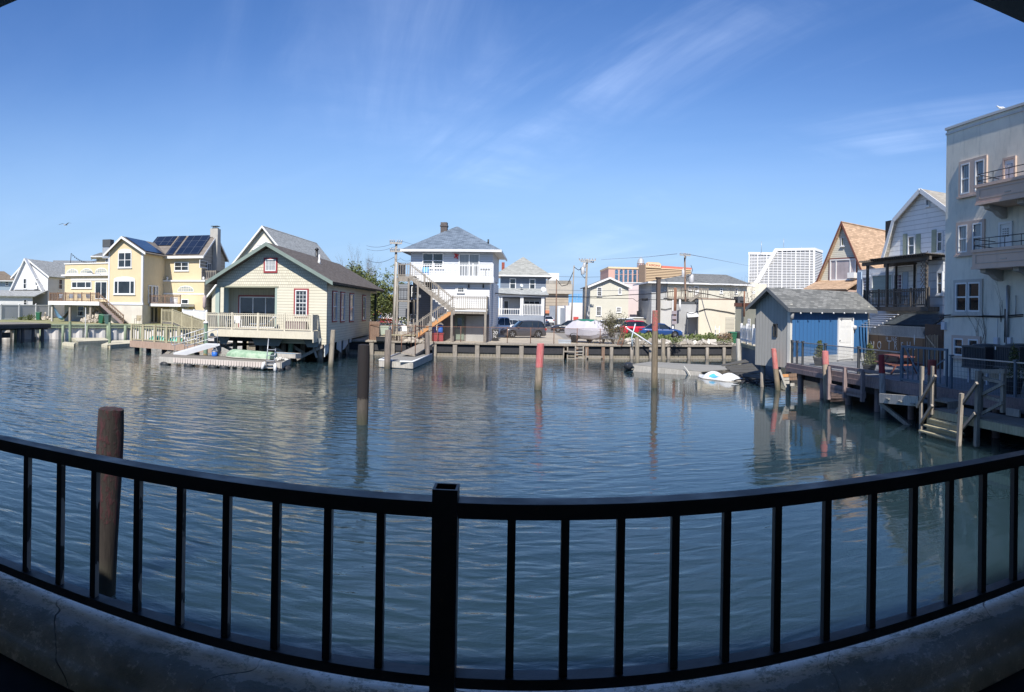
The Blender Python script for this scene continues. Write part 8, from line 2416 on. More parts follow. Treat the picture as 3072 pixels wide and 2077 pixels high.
fbar(572, 1260, 583, 460, .11, .12, .6); fbar(720, 1000, 733, 455, .1, .1, .3); fbar(1090, 1400, 1130, 835, .12, .35, .5); fbar(1340, 1380, 1365, 520, .14, .1, .4); fbar(1395, 1130, 1405, 530, .1, -.1); fbar(1700, 1100, 1715, 520, .12, -.15)
fbar(515, 1025, 770, 590, .09, .2); fbar(560, 1250, 725, 1000, .09, .2, 0); fbar(1055, 1100, 1345, 690, .09, .3); fbar(1125, 1345, 1320, 1110, .09, .25)
fbar(1405, 528, 1745, 530, .12, -.12); fbar(1410, 615, 1715, 690, .09, -.12); fbar(1715, 695, 1415, 850, .09, -.08); fbar(1420, 860, 1710, 950, .09, -.14); fbar(1700, 965, 1405, 1120, .09, -.08)
m = MB(); m.box(FP, FP.hit(1750, 1080, -.9)[0], FP.hit(1935, 1080, -.9)[0], -.95, -.88, .93, 1.15); one(m, 'loose_board', WOODP, 'short pale board propped under the deck edge right of the crossed handrail', 'board')
def pot(view, x, yb, v, r_, h_, ph, label, mt, seed, n=500):
 V(view); u, z = DK.hit(x, yb, -v)[0], DZ
 p = DK.W(u, -v, z)
 t = thing('potted_conifer', label, 'potted plant', p, 'potted shrubs on the deck')
 MB().lathe(p, [(r_ * .72, 0), (r_, h_), (r_ * 1.06, h_), (r_ * 1.06, h_ + .04), (r_ * .9, h_ + .04), (r_ * .9, h_ - .03), (0, h_ - .03)], 16).build('pot', mt, t)
 m = MB(); m.tube([p + Vector((0, 0, h_ - .05)), p + Vector((.02, 0, h_ + ph * .8))], .02, 5); m.build('stem', TWIG, t)
 m = MB()
 for i in range(5): f = i / 5; leaves(m, p + Vector((.04 * (i % 2), 0, h_ + ph * (.12 + .8 * f))), r_ * (1.05 - .75 * f), r_ * (1.0 - .75 * f), ph * .17, int(n * (1 - .5 * f)), .035, seed + i, hollow=.1)
 m.build('foliage', LEAFG, t)
pot('f', 905, 440, .75, .30, .38, .95, 'potted conifer in a wide ribbed grey planter in front of the blue wall', mat('ribbed_planter', (.20, .19, .18), .8), 51)
pot('f', 1715, 540, .75, .30, .36, 1.05, 'taller potted conifer in a black tub in front of the painted fence', BLACKPL, 55)
pot('g', 1850, 800, .8, .34, .45, 1.3, 'slim conifer in a black tub behind the wire fence near the air conditioners', BLACKPL, 59, 300)
V('g')
pt0 = DK.W(DK.hit(200, 450, -1.9)[0], -2.1, DZ)
pt = thing('picnic_table', 'red-stained picnic table with benches on the deck behind the gate', 'picnic table', pt0, local=True, rz=rad(80))
REDW = mat('red_stained_wood', (.26, .10, .075), .8, 'lap', pitch=.14, dirt=.2)
m = MB(); m.wbox(-.95, .95, -.38, .38, .72, .77); m.build('top', REDW, pt)
for s in (-1, 1):
 m = MB(); m.wbox(-.95, .95, s * .72 - .13, s * .72 + .13, .42, .46); m.build('bench', REDW, pt)
 m = MB(); m.beam((s * .65, -.62, 0), (s * .65, -.2, .72), .09, .05); m.beam((s * .65, .62, 0), (s * .65, .2, .72), .09, .05); m.beam((s * .65, -.75, .4), (s * .65, .75, .4), .05, .09); m.build('leg_frame', REDW, pt)
V('R1')
BF = Fac((19.6, 32.0), (19.0, 24.6))
bf = thing('painted_fence', 'brown plywood fence topped with lattice and hand-painted white warning words', 'fence', BF.W(3, 0, DZ))
u0 = BF.hit(962, 1200)[0]; u1 = BF.hit(1368, 1200)[0]; zt = BF.hit(1160, 1118)[1]; zl = BF.hit(1160, 1042)[1]
m = MB(); m.box(BF, u0, u1, -.05, 0, DZ, zt); m.build('plywood', mat('brown_plywood', (.28, .17, .095), .85, 'board', pitch=1.2, var=.08, dirt=.2), bf)
m = MB(); x = u0 - .8
while x < u1:
 for s in (0, 1):
  a, b_ = (x, zt) if not s else (x + (zl - zt), zt), (x + (zl - zt), zl) if not s else (x, zl)
  if min(a[0], b_[0]) >= u0 and max(a[0], b_[0]) <= u1: m.beam(BF.W(a[0], -.03 + .01 * s, a[1]), BF.W(b_[0], -.03 + .01 * s, b_[1]), .008, .03)
 x += .085
m.box(BF, u0, u1, -.05, 0, zl - .04, zl + .0); m.box(BF, u0, u1, -.051, .01, zt + .001, zt + .05); m.build('lattice', WOODP, bf)
m = MB(); m.box(BF, u1 + .001, u1 + 1.6, -.06, .02, DZ, zl + .15); m.build('dark_panel', mat('dark_brown_boards', (.13, .085, .06), .85, 'board', pitch=.15), bf)
ang = math.atan2(BF.d.y, BF.d.x); PW = mat('chalky_white_paint', (.52, .52, .50), .8, 'plain', dirt=.5, dirtcol=(.28, .17, .1))
for s_, x, y, sz_ in (('FE', 1098, 1136, .30), ('NcE', 1148, 1140, .36), ('N', 992, 1183, .66), ('O', 1042, 1183, .62), ('T', 1112, 1183, .72), ('R', 1158, 1188, .6), ('S', 1205, 1190, .6), ('H', 1252, 1188, .62), ('!', 1293, 1165, 1.15)):
 u, z = BF.hit(x, y, .01); text3(s_, sz_, BF.W(u, .012, z), (pi / 2, 0, ang), PW, bf, 'painted_letter', .004)
for x0, x1 in ((975, 1020), (1120, 1170)):
 a, z = BF.hit(x0, 1226, .01); b_ = BF.hit(x1, 1226, .01)[0]; MB().box(BF, a, b_, .001, .008, z - .03, z + .03).build('painted_underline', PW, bf)
sf_ = thing('slat_gate', 'thin tan bamboo-like slat gate between the painted fence and the stucco building', 'gate', BF.W(u1 + 1, .2, DZ))
m = MB()
V('g')
for i in range(8):
 x = 650 + i * 21; u, z = BF.hit(x, 30, .3); m.box(BF, u - .015, u + .015, .28, .31, DZ, z + .02 * (i % 3))
a, b_ = BF.hit(640, 40, .33), BF.hit(800, 240, .33); m.beam(BF.W(a[0], .33, a[1]), BF.W(b_[0], .33, b_[1]), .03, .06); m.build('slats', mat('tan_slats', (.42, .34, .24), .8, 'wood'), sf_)
# ================================================================ stucco apartment house
V('R2')
AP = Fac((16.93, 21.67), (17.0, 12.0))
zt = AP.hit(358, 165)[1]
STU = mat('stained_grey_green_stucco', (.74, .70, .60), .9, 'stucco', var=.12, dirt=.7, dirtcol=(.33, .34, .31), bmp=1.4)
ap = thing('stucco_apartments', 'tall stained grey-green stucco apartment house with pink balconies at the right edge', 'apartment building', AP.W(4, -3, GZ))
m = MB(); m.box(AP, 0, AP.L + 3, -8, 0, GZ - .1, zt); m.build('wall', STU, ap)
m = MB(); m.box(AP, -.06, AP.L + 3, -8.06, .06, zt + .001, zt + .1); m.box(AP, -.04, AP.L + 3, -8.03, .03, zt - .2, zt - .12); m.build('parapet_cap', mat('pale_cap', (.58, .58, .56), .8), ap)
PKT = mat('dusty_pink_trim', (.58, .45, .37), .75, 'plain', dirt=.2)
SIL = mat('painted_sill', (.5, .48, .44), .8)
for q, cs_ in (((424, 305, 528, 442), PKT), ((412, 582, 518, 706), PKT), ((400, 842, 508, 972), WHITE), ((392, 1092, 500, 1170), PKT)):
 u0, u1, z0, z1 = AP.rect(*q)
 um_ = (u0 + u1) / 2; g_ = .16 if cs_ is PKT else .04
 for a, b_ in ((u0, um_ - g_), (um_ + g_, u1)): window(AP, a, b_, z0, z1, ap, fw=.06, gm=GLASSC if q[1] < 800 else GLASS, sill=False)
 m = MB()
 for a, b_, c, d in ((u0 - .14, u0, z0 - .14, z1 + .12), (u1, u1 + .14, z0 - .14, z1 + .12), (u0, u1, z1, z1 + .12), (u0, u1, z0 - .14, z0)) + (((um_ - g_, um_ + g_, z0, z1),) if g_ > .1 else ()): m.box(AP, a, b_, .001, .07, c, d)
 m.box(AP, u0 - .2, u1 + .2, .071, .12, z0 - .16, z0 - .08); m.build('window_surround', cs_ if q[1] != 842 else SIL, ap)
for q in ((610, 285, 668, 375), (592, 572, 652, 680)):
 u0, u1, z0, z1 = AP.rect(*q); z0 -= .15
 do = door(AP, u0, u1, z0, z1, ap, panels=False, fm=PKT if q[1] < 400 else WHITE, handle=False)
 m = MB(); a, b_ = u0 + .2, u1 - .2; m.box(AP, a, b_, .036, .045, z0 + .5, z1 - .25); m.build('pane', GLASSC, do)
 m = MB()
 for f in (.33, .66): m.box(AP, a + (b_ - a) * f - .012, a + (b_ - a) * f + .012, .046, .06, z0 + .5, z1 - .25)
 for f in (.25, .5, .75): k = z0 + .5 + (z1 - z0 - .75) * f; m.box(AP, a, b_, .046, .061, k - .012, k + .012)
 m.build('muntins', WHITE, do)
BALP = mat('balcony_pink_stucco', (.74, .52, .40), .85, 'stucco', var=.06, dirt=.35)
for (x0, yt0, yb0) in ((487, 412, 498), (470, 700, 782)):
 vv = 1.15
 u0 = AP.hit(x0, yt0, vv)[0]; zt0, zb0 = AP.hit(x0, yt0, vv)[1], AP.hit(x0, yb0, vv)[1]
 u1 = u0 + 3.4
 m = MB(); m.box(AP, u0, u1, .001, vv, zb0, zb0 + .15); m.box(AP, u0, u1, vv - .1, vv, zb0 + .15, zt0); m.box(AP, u0, u0 + .1, .001, vv - .1, zb0 + .15, zt0); m.box(AP, u1 - .1, u1, .001, vv - .1, zb0 + .15, zt0)
 m.box(AP, u0 - .04, u1 + .04, vv + .001, vv + .05, zt0 - .09, zt0 + .02)
 m.box(AP, u0 - .03, u1 + .03, vv + .001, vv + .035, zb0 - .02, zb0 + .07); bl_ = m.build('balcony', BALP, ap)
 m = MB(); a, b_, c, d = u0 + .2, u1 - .3, zb0 + .18, zt0 - .18
 for p_ in ((a, b_, d - .03, d), (a, b_, c, c + .03), (a, a + .03, c, d), (b_ - .03, b_, c, d)): m.box(AP, p_[0], p_[1], vv + .001, vv + .02, p_[2], p_[3])
 m.box(AP, (u0 + u1) / 2 - .15, (u0 + u1) / 2 + .15, vv + .001, vv + .02, c + .1, c + .14); m.build('balcony_panel', PKT, bl_)
 for uc in (u0 + .35, u0 + 2.1):
  G = Fac(AP.W(uc + .15, 0, 0), AP.W(uc + .15, -1, 0)); m = MB()
  m.prism(G, [(-vv * .75, zb0 - .01), (0, zb0 - .45), (0, zb0 - .01)] if False else [(-vv * .8, zb0 - .14), (-.5, zb0 - .2), (-.3, zb0 - .34), (-.01, zb0 - .42), (-.01, zb0 - .005), (-vv * .8, zb0 - .005)], -.3, 0); m.build('corbel', mat('pale_corbel_%d' % int(uc * 100 + zb0), (.5, .46, .42), .8), bl_)
 m = MB(); h1, h2 = zt0 + .18, zt0 + .42
 for hz_ in (h1, h2):
  m.tube([AP.W(u0 + .04, .02, hz_), AP.W(u0 + .04, vv - .05, hz_), AP.W(u1 - .04, vv - .05, hz_)], .016, 5)
 for f in (0, .25, .5, .75, 1): m.tube([AP.W(u0 + .04 + (u1 - u0 - .08) * f, vv - .05, zt0), AP.W(u0 + .04 + (u1 - u0 - .08) * f, vv - .05, h2)], .014, 5)
 m.build('balcony_handrail', BLACKM, bl_)
for pts, r_ in ((((325, 990), (400, 985), (500, 990), (600, 992), (700, 985)), .022), (((326, 997), (450, 992), (620, 998), (700, 992)), .015), (((520, 995), (530, 1060), (515, 1110)), .012)):
 P = [AP.W(AP.hit(x, y)[0], .05, AP.hit(x, y)[1]) for x, y in pts]; MB().tube(P, r_, 4).build('surface_cable', WIRE, ap)
for x, y0, y1, r_, mt in ((627, 855, 1115, .06, STEEL), (618, 960, 1110, .045, BLACKPL), (664, 900, 985, .02, STEEL), (583, 1000, 1100, .012, STEEL)):
 a, b_ = AP.hit(x, y0, .08), AP.hit(x, y1, .08); MB().tube([AP.W(a[0], .08, b_[1]), AP.W(a[0], .08, a[1])], r_, 7).build('conduit', mt, ap)
for x, y, w_ in ((348, 1035, .12), (583, 1105, .12), (638, 1105, .14)):
 u, z = AP.hit(x, y); MB().box(AP, u - w_, u + w_, .001, .12, z - .16, z + .16).build('meter_box', TRIMG, ap)
rnd = random.Random(77); m = MB()
for x, y in ((500, 1070), (530, 1085), (600, 960)):
 u, z = AP.hit(x, y)
 for i in range(3): branches(m, AP.W(u, .03, z - .5), (rnd.uniform(-.3, .3) * AP.d.x, rnd.uniform(-.3, .3) + 0, 1), .8, .012, 2, rnd, .5, .2, gz=.05)
m.build('dead_vine', TWIG, ap)
V('g')
def acu(label, x0, x1, y0, y1, v):
 u0, u1, z0, z1 = AP.rect(x0, y0, x1, y1, v)
 t = thing('air_conditioner', label, 'air conditioner', AP.W((u0 + u1) / 2, v - .4, DZ), 'air conditioners beside the apartment wall')
 w_ = u1 - u0
 m = MB(); m.box(AP, u0 + .02, u1 - .02, v - w_ + .02, v - .02, z0, z1 - .06); m.build('coil', mat('coil_dark_%d' % int(x0), (.035, .04, .05), .6), t)
 m = MB()
 n = 14
 for i in range(n + 1):
  u = u0 + w_ * i / n; m.box(AP, u - .012, u + .012, v - .02, v, z0, z1 - .06); m.box(AP, u0 - .0, u0 + .02, v - w_ * (i / n) - .012, v - w_ * (i / n) + .012, z0, z1 - .06)
 m.build('louvres', DGREY, t)
 m = MB(); m.box(AP, u0 - .03, u1 + .03, v - w_ - .03, v + .03, z1 - .06, z1); MB().box(AP, u0 - .02, u1 + .02, v - w_ - .02, v + .02, z0 - .06, z0).build('base_pan', DGREY, t); m.lathe(AP.W((u0 + u1) / 2, v - w_ / 2, z1), [(w_ * .42, 0), (w_ * .40, .05), (0, .08)], 18); m.build('cap', DGREY, t)
 for f in (.1, .9): MB().box(AP, u0 + w_ * f - .05, u0 + w_ * f + .05, v - .3, v - .2, DZ, z0 - .061).build('stand_leg', TRIMG, t)
acu('dark grey square air conditioner under the basement window, left of the pair', 1138, 1455, 178, 468, 1.05)
acu('dark grey square air conditioner with white sticker, right of the pair', 1582, 1930, 178, 470, 1.05)
u, z = AP.hit(1600, 205, 1.08)
m = MB(); m.box(AP, u - .03, u + .04, 1.082, 1.087, z - .06, z + .05); one(m, 'equipment_label', WHITE, 'small white sticker on the corner of the right-hand air conditioner', 'sticker')
V('R2')
def gull(p, label, fly=False):
 t = thing('seagull', label, 'bird', p, 'gulls', local=True)
 if not fly:
  m = MB(); m.tube([(-.24, 0, .16), (-.12, 0, .17), (0, 0, .18), (.1, 0, .2), (.16, 0, .26), (.2, 0, .30), (.25, 0, .295), (.3, 0, .28)], [.01, .05, .08, .075, .045, .045, .03, .006], 9); m.build('body', WHITE, t)
  m = MB(); m.tube([(-.34, 0, .14), (-.15, 0, .2), (.05, 0, .235)], [.01, .06, .03], 7); m.build('wings', TRIMG, t)
  for s in (-1, 1): MB().tube([(0, s * .03, 0), (0, s * .03, .12)], .008, 4).build('leg', RUST, t)
 else:
  m = MB(); m.tube([(-.3, 0, 0), (0, 0, 0), (.3, 0, .02)], [.02, .08, .02], 7); m.build('body', TRIMG, t)
  for s in (-1, 1): MB().slab([(-.1, 0, .03), (.12, 0, .03), (.06, s * .55, .22), (-.06, s * .55, .22)], .02).slab([(-.06, s * .55, .22), (.06, s * .55, .22), (-.1, s * 1.1, .1), (-.14, s * 1.1, .1)], .02).build('wing', DGREY, t)
 return t
u = AP.hit(600, 80, -.1)[0]
gull(AP.W(u, -.05, zt + .10), 'seagull standing on the roof edge of the stucco apartments').rotation_euler = (0, 0, 2.2)
bpy.data.objects['seagull'].scale = (.6, .6, .6)
V('L1'); gull(at(672, 120, 75), 'gull gliding in the sky above the white clapboard house', True).rotation_euler = (0, 0, 1.4)
# ================================================================ tan-roofed gable house and gambrel house
V('R1')
Pc = at(948, 600, 47); az = math.atan2(Pc.x, Pc.y)
Rr, Tt = Vector((sin(az), cos(az), 0)), Vector((cos(az), -sin(az), 0))
gw_ = 4.2
gd = -.82 * Tt + .572 * Rr
TG = Fac(Pc + gd * gw_, Pc)
th_ = thing('tan_roof_house', 'cream house with steep gable, maroon bargeboards and orange-tan shingle roof', 'house', TG.W(gw_ / 2, -5, GZ))
ze = TG.hit(948, 610)[1]; zr = TG.hit(752, 300)[1]; zeL = TG.hit(600, 690)[1]; zlo = min(ze, zeL)
walls(TG, 0, TG.L, 0, -12, GZ, zlo, CREAMSIDE, th_, gable=zr - .1)
gable_roof_across(TG, 0, TG.L, -12, 0, zlo, zr, .3, .25, .15, ROOFT, th_, trim=mat('maroon_trim', (.18, .07, .05), .7))
win(TG, 692, 565, 878, 718, th_, casing=mat('maroon_casing', (.20, .08, .06), .7), cols=[.22, .80], sash=False, fw=.09, gm=glass('pink_curtain_glass', (.25, .22, .22), .08, (.5, .42, .42)))
win(TG, 772, 412, 794, 472, th_, cols=1, sash=False, fw=.04, gm=mat('tan_vent', (.36, .33, .2), .8, 'lap', pitch=.1))
u, z = TG.hit(860, 683, .1); MB().box(TG, u - .3, u + .3, .08, .5, z - .2, z + .2).build('window_air_conditioner', WHITE, th_)
TS = TG.right()
a, b_ = TG.hit(600, 785, 1.2), TG.hit(885, 720, .1)
m = MB(); zl_ = TG.hit(740, 780, 1.6)[1]; m.slab([TG.W(-.3, 1.8, zl_), TG.W(TG.L - .4, 1.8, zl_), TG.W(TG.L - .4, .001, zl_ + .75), TG.W(-.3, .001, zl_ + .75)], .1); m.build('lean_to_roof', ROOFT, th_)
m = MB(); m.box(TG, 0, TG.L - .5, .01, 1.5, GZ, zl_ - .05); m.build('lean_to_wall', mat('salmon_wall', (.50, .36, .30), .8), th_)
dm0 = TG.W(TG.L + .0, -4.2, 0); DF_ = Fac(TG.W(TG.L - .5, -3.2, 0), TG.W(TG.L - .5, -5.4, 0))
m = MB(); m.box(DF_, 0, DF_.L, -2.5, 0, zlo - .2, zlo + 1.1); m.build('dormer_wall', CREAMSIDE, th_)
gable_roof_across(DF_, 0, DF_.L, -2.5, 0, zlo + 1.1, zlo + 1.9, .25, .3, .1, ROOFT, th_, trim=mat('maroon_trim2', (.18, .07, .05), .7), name='dormer_roof')
GA = Fac((23.4, 36.6), (23.9, 28.0))
ga = thing('gambrel_house', 'white house with gambrel roof, green shutters and rear pergola deck', 'house', GA.W(4, -4, GZ))
pts_ = [GA.hit(1098, 580), GA.hit(1170, 300), GA.hit(1360, 85)]
ub = pts_[2][0]; (ul, zl_), (ua, za), (_, zap) = pts_
WW = mat('aged_white_siding', (.80, .79, .77), .75, 'siding', pitch=.3, var=.05, dirt=.35, dirtcol=(.42, .40, .38))
prof = [(ul, GZ), (2 * ub - ul, GZ), (2 * ub - ul, zl_), (2 * ub - ua, za), (ub, zap), (ua, za), (ul, zl_)]
m = MB(); m.prism(GA, prof, -11, 0); m.build('wall', WW, ga)
m = MB(); W = GA.W; o_ = .3
for a, b_ in (((ul - .2, zl_ - .1), (ua, za)), ((ua, za), (ub, zap)), ((ub, zap), (2 * ub - ua, za)), ((2 * ub - ua, za), (2 * ub - ul + .2, zl_ - .1))):
 m.slab([W(a[0], o_, a[1] + .16), W(b_[0], o_, b_[1] + .16), W(b_[0], -11.2, b_[1] + .16), W(a[0], -11.2, a[1] + .16)], .14)
m.build('roof', mat('faded_tan_grey_shingles', (.36, .33, .28), .95, 'roof', size=(.4, .18)), ga)
m = MB()
for a, b_ in (((ul - .2, zl_ - .1), (ua, za)), ((ua, za), (ub, zap)), ((ub, zap), (2 * ub - ua, za)), ((2 * ub - ua, za), (2 * ub - ul + .2, zl_ - .1))):
 m.beam(W(a[0], o_ + .03, a[1] + .05), W(b_[0], o_ + .03, b_[1] + .05), .06, .28)
m.build('white_bargeboard', WHITE, ga)
SHT = mat('pale_green_shutter', (.42, .47, .36), .7, 'lap', pitch=.08)
for q, s0, s1 in (((1250, 398, 1300, 540), (1215, 1243), (1308, 1338)), ((1458, 368, 1500, 515), (1420, 1452), None)):
 win(GA, *q, ga, fw=.09, cols=1)
 for s_ in (s0, s1):
  if s_:
   a, b_ = GA.hit(s_[0], q[1], .0)[0], GA.hit(s_[1], q[1], 0)[0]; z0, z1 = GA.hit(s_[0], q[3] + 5)[1], GA.hit(s_[0], q[1] - 10)[1]
   MB().box(GA, a, b_, .001, .05, z0, z1).build('shutter', SHT, ga)
win(GA, 1380, 138, 1404, 186, ga, cols=1, sash=False, fw=.05, gm=mat('grey_vent', (.33, .34, .35), .7, 'lap', pitch=.08))
chx = at(1135, 330, 45.5)
m = MB(); m.wbox(chx.x - .35, chx.x + .35, chx.y - .35, chx.y + .35, 7, at(1135, 295, 45.5).z); one(m, 'black_chimney', mat('sooty_brick', (.05, .048, .045), .9), 'black square chimney standing between the tan roof and the gambrel house', 'chimney')
RP = Fac((22.4, 38.0), (22.6, 28.0))
zd = RP.hit(1200, 905, 1.3)[1]; zp = RP.hit(1150, 600, 1.3)[1]
u0, u1 = RP.hit(888, 700)[0], RP.hit(1400, 700)[0]
m = MB(); m.box(RP, u0, u1, -1.2, 0, GZ, RP.hit(1150, 620)[1]); m.build('rear_wing_wall', WW, ga)
uX = RP.hit(1490, 700)[0]; m = MB(); m.box(RP, u1 + .001, uX + 1.2, -1.2, .9, GZ, RP.hit(1450, 575, .9)[1]); m.build('side_bay_wall', mat('patchy_grey_siding', (.50, .52, .54), .8, 'siding', pitch=.45, dirt=.5, dirtcol=(.3, .31, .33)), ga)
m = MB(); zz_ = RP.hit(1450, 575, .9)[1]; m.box(RP, u1 - .15, uX + 1.3, -1.3, 1.05, zz_ + .001, zz_ + .12); m.build('side_bay_roof', DGREY, ga)
win(RP, 1458, 655, 1500, 820, ga, fw=.09, v=.9, cols=1)
win(RP, 990, 672, 1142, 850, ga, fw=.1, cols=1, sash=False, gm=mat('seafoam_blind', (.40, .50, .46), .5, 'lap', pitch=.1))
for q in ((925, 690, 985, 830), (1148, 668, 1212, 830)): win(RP, *q, ga, fw=.1, grid=(1, 6), cols=1, sash=False, gm=glass('mauve_glass_%d' % q[0], (.14, .09, .13), .1))
for x0, x1 in ((888, 918), (1216, 1250)):
 a, b_ = RP.hit(x0, 700)[0], RP.hit(x1, 700)[0]; MB().box(RP, a, b_, .001, .06, RP.hit(x0, 835)[1], RP.hit(x0, 660)[1]).build('shutter', mat('pale_blue_shutter_%d' % x0, (.38, .48, .60), .7), ga)
u0_, u1_, z0_, z1_ = RP.rect(1312, 660, 1345, 880); door(RP, u0_, u1_ + .2, zd, z1_, ga, m=TRIMG, panels=False, glazed=(.15, .85, .4, .9))
vq = 1.7
DARKT = mat('dark_pergola_timber', (.12, .105, .09), .85, 'wood', dirtcol=(.04, .035, .03))
uu0, uu1 = RP.hit(930, 700, vq)[0], RP.hit(1392, 700, vq)[0]
m = MB(); m.box(RP, uu0, uu1, .01, vq, zd - .25, zd); m.build('deck_platform', DARKT, ga)
rail3(RP.W(uu0, vq - .05, zd), RP.W(uu1, vq - .05, zd), 1.0, DARKT, ga, sp=.16, bal=.045, posts=4, name='deck_railing')
for x, dv_ in ((955, 0), (1095, 0), (1376, 0), (1290, -1.4), (1160, -1.5)):
 u = RP.hit(x, 700, vq + dv_)[0]; w_ = .07 if dv_ == 0 else .035; MB().box(RP, u - w_, u + w_, vq + dv_ - .1, vq + dv_ + .04, zd, zp).build('pergola_post', DARKT, ga)
m = MB(); m.box(RP, uu0 - .15, uu1 + .15, vq - .1, vq + .05, zp, zp + .2); m.box(RP, uu0 - .1, uu1 + .1, .05, .15, zp, zp + .2)
u = uu0 - .1
while u < uu1: m.box(RP, u, u + .05, .05, vq + .3, zp + .201, zp + .3); u += .22
m.box(RP, uu0 + 1.2, uu1 + .2, .0, vq + .35, zp + .301, zp + .34); m.build('pergola_roof', DARKT, ga)
a, b_ = RP.hit(1342, 700, vq)[0], RP.hit(1392, 700, vq)[0]
m = MB()
for i in range(7):
 m.beam(RP.W(a, vq + .05, zp - 1.6 + i * .24), RP.W(b_, vq + .05, zp - 1.6 + i * .24 + (b_ - a)), .01, .04); m.beam(RP.W(b_, vq + .06, zp - 1.6 + i * .24), RP.W(a, vq + .06, zp - 1.6 + i * .24 + (b_ - a)), .01, .04)
m.build('lattice', DARKT, ga)
zl1 = RP.hit(1250, 918, vq + .2)[1]; zl2 = RP.hit(1250, 1035, vq + 1.1)[1]
uA_, uB_ = RP.hit(1105, 980, vq + 1)[0], RP.hit(1430, 980, vq + 1)[0]
m = MB(); m.slab([RP.W(uA_ - .2, vq + 1.15, zl2), RP.W(uB_, vq + 1.15, zl2), RP.W(uB_, vq + .1, zl1 - .3), RP.W(uA_ + .3, vq + .1, zl1 - .3)], .1); m.build('lower_roof', ROOFD, ga)
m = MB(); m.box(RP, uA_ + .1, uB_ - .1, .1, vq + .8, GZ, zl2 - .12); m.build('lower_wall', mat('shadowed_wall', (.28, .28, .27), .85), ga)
uC_ = RP.hit(968, 980, vq + .6)[0]
m = MB()
for i in range(7): m.beam(RP.W(uC_, vq + .1 + i * .26, zl1 - .35 - i * .12), RP.W(uA_ - .3, vq + .1 + i * .26, zl1 - .35 - i * .12), .1, .04)
m.build('slatted_canopy', TRIMG, ga)
pc = chair(RP.W(RP.hit(1215, 850, 1)[0], .9, zd), 1.2, 'dark folding chair on the elevated pergola deck', BLACKM, BLACKM, h=.9)
V('M2')
PF = Fac(at(2042, 940, 51.0), at(2280, 940, 43.0))
pf_ = thing('picket_fence', 'white vinyl picket fence on the bank left of the shed', 'fence', PF.W(2, 0, GZ))
z0 = PF.hit(2150, 1035)[1]; z1 = PF.hit(2150, 850)[1]
m = MB(); n = 30
for i in range(n):
 u = PF.L * i / n
 if i % 8 == 0: m.box(PF, u - .08, u + .08, -.08, .08, z0, z1 + .15)
 elif i < 14: m.box(PF, u, u + .11, .03, .05, z0 + .1, z1)
m.box(PF, PF.L * .47, PF.L, .0, .02, z0 + .1, z1 - .1); m.box(PF, 0, PF.L, -.02, .029, z0 + .2, z0 + .32); m.box(PF, 0, PF.L, -.02, .029, z1 - .3, z1 - .18); m.build('pickets', WHITE, pf_)
m = MB(); m.box(PF, -.3, PF.L + 1, -.4, .2, z0 - .25, z0); m.build('base_beam', WOODY, pf_)
m = MB(); m.box(PF, PF.L * .45, PF.L + 3, -.3, .15, -.5, z0 - .251); m.box(PF, -.2, PF.L * .45, -.3, -.1, -.5, z0 - .251); m.build('retaining_wall', mat('slate_blue_wall', (.10, .14, .18), .7, 'plain', dirt=.3), pf_)
sd2 = thing('sunken_dock', 'long half-sunk grey timber dock with black plastic wrapped end', 'dock', atz(1250, 1280, 0))
P0, P1 = atz(945, 1290, .0), atz(1640, 1335, .0)
SK = Fac(P0, P1)
q0 = SK.hit(960, 1228)[1]; q1 = SK.hit(1640, 1298)[1]
W = SK.W; Ls = SK.L
m = MB(); m.hexa([W(0, 0, -.1), W(Ls, 0, -.3), W(Ls, -2.4, -.2), W(0, -2.4, 0)], [W(-.2, 0, q0), W(Ls, 0, q1 - .02), W(Ls, -2.6, q1 + .08), W(-.2, -2.6, q0 - .02)]); m.build('frame', WOODP, sd2)
m = MB(); m.hexa([W(.1, -.1, q0 + .002), W(Ls, -.1, q1 - .015), W(Ls + 2.4, -3.6, q1 + .12), W(.1, -2.7, q0 + .002)], [W(.1, -.1, q0 + .05), W(Ls, -.1, q1 + .03), W(Ls + 2.4, -3.6, q1 + .16), W(.1, -2.7, q0 + .05)]); m.build('deck', DECKG, sd2)
m = MB(); c = W(-.35, -.6, q0 * .55)
rows = [[c + Vector((cos(t_) * r_ * (1 + .25 * mnoise.noise(Vector((i, t_ * 2, 1)))), (k_ - 3) * .32, .0 + sin(t_) * r_ * .9)) for t_ in [2 * pi * j / 10 for j in range(10)]] for i, (k_, r_) in enumerate(((0, .12), (1, .3), (2, .34), (3, .3), (4, .33), (5, .3), (6, .1)))]
m.grid(rows, closed=True); m.build('plastic_wrap', BLACKPL, sd2)
m = MB(); m.tube([W(Ls * .78, .05, .55), W(Ls * .86, .2, .2), W(Ls * .9, .3, -.05)], .03, 5); m.build('rope', ROPE, sd2)
sr = thing('collapsed_dock', 'collapsed dark dock decking sliding into the water left of the shed', 'dock', atz(2100, 1300, .1))
rnd = random.Random(3)
c0, c1, c2, c3 = at(1840, 1260, 43.5), at(2080, 1245, 46), at(2330, 1265, 36), at(2000, 1330, 39.5)
for c in (c0, c1, c2, c3): pass
c0.z, c1.z, c2.z, c3.z = .5, .7, .25, .12
m = MB(); n = 16
for i in range(n):
 f0, f1 = i / n, (i + .85) / n
 a, b_ = c0 + (c3 - c0) * f0, c0 + (c3 - c0) * f1; a2, b2 = c1 + (c2 - c1) * f0, c1 + (c2 - c1) * f1
 dz = Vector((0, 0, rnd.uniform(-.08, .08)))
 e = (a2 - a) * rnd.uniform(-.04, .03)
 m.hexa([v + dz - Vector((0, 0, .05)) for v in (a + e, b_ + e, b2, a2)][::1], [v + dz for v in (a + e, b_ + e, b2, a2)])
m.build('decking', mat('dark_wet_boards', (.10, .095, .085), .8, 'wood', dirtcol=(.04, .04, .035)), sr)
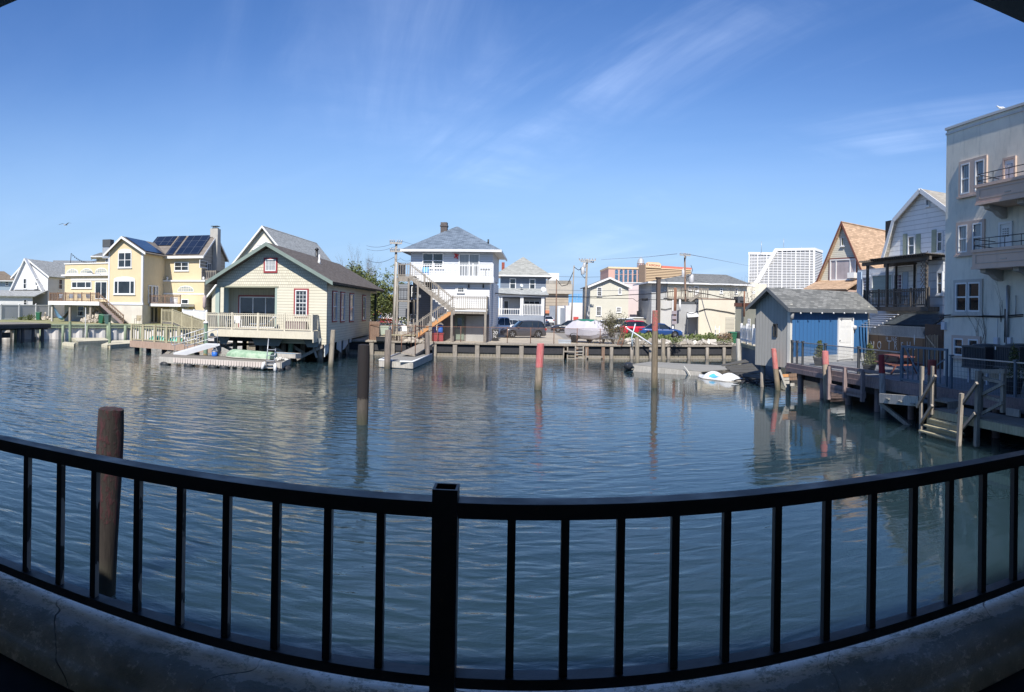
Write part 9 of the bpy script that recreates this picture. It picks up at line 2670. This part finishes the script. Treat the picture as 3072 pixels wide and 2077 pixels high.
for i in range(26):
 p = c3 + (c2 - c3) * rnd.random() + Vector((rnd.uniform(-1.2, .8), rnd.uniform(-1.2, 1), 0)); a_ = rnd.uniform(0, 3.14); l = rnd.uniform(.5, 1.6)
 MB().beam((p.x, p.y, .06), (p.x + cos(a_) * l, p.y + sin(a_) * l * .5, rnd.uniform(.05, .45)), .09, .04).build('broken_plank', WOODD, sr) if i < 20 else None
V('M2')
ra = thing('pedal_boat', 'upturned white moulded pedal boat with a pale blue patch floating by the sunken dock', 'boat', atz(1840, 1380, 0), local=True)
b0_, b1_ = atz(1640, 1345, 0), atz(2035, 1395, 0); ax = (b1_ - b0_); ra.location = (b0_ + b1_) / 2 + Vector((0, .3, 0)); ra.rotation_euler = (0, 0, math.atan2(ax.y, ax.x)); Lb = ax.length
rows = []
for i in range(33):
 f = i / 32; X = (f - .5) * Lb
 w = .75 * (min(1, f / .35) ** .7 if f < .35 else 1) * (1 if f < .9 else 1 - (f - .9) * 3)
 bump_ = .30 * math.exp(-((f - .36) / .11) ** 2) + .30 * math.exp(-((f - .76) / .12) ** 2)
 rows.append([Vector((X, (j / 10 - .5) * 2 * w, .03 + (.10 + bump_ * (1 - .3 * abs(j / 5 - 1))) * (1 - abs(j / 5 - 1) ** 3.5))) for j in range(11)])
m = MB(); m.grid([r[::-1] for r in rows]); m.build('hull', mat('white_gelcoat', (.72, .72, .70), .4, 'plain', dirt=.1), ra)
m = MB(); m.tube([r[0] - Vector((0, 0, .02)) for r in rows] + [r[-1] - Vector((0, 0, .02)) for r in rows[::-1]] + [rows[0][0]], .045, 5); m.build('rim', WOODP, ra)
pr_ = [[v + Vector((0, 0, .012)) for v in r[1:5]] for r in rows[14:21]]
m = MB(); m.grid([r[::-1] for r in pr_]); m.build('blue_patch', mat('sky_blue_patch', (.10, .45, .70), .5), ra)
V('f')
cw = thing('hanging_crate', 'pale plank crate end hanging in the water beside the leaning red piling', 'crate', atz(370, 760, 0))
CWF = Fac(at(262, 600, 31.0), at(560, 600, 31.5))
for (x0, y0, x1, y1, mt) in ((300, 555, 410, 605, WOODN), (312, 610, 420, 655, WOODP), (325, 662, 425, 715, WOODP), (415, 545, 540, 600, WOODB), (420, 605, 545, 655, WOODB), (440, 700, 505, 750, WOODP)):
 u0, u1, z0, z1 = CWF.rect(x0, y0, x1, y1); MB().box(CWF, u0, u1, -.06, 0, z0, z1 - .01).build('plank', mt, cw)
a, b_ = CWF.hit(262, 488, .05), CWF.hit(365, 770, .05); MB().beam(CWF.W(a[0], .05, a[1]), CWF.W(b_[0], .05, b_[1]), .06, .09).build('batten', WOODP, cw)
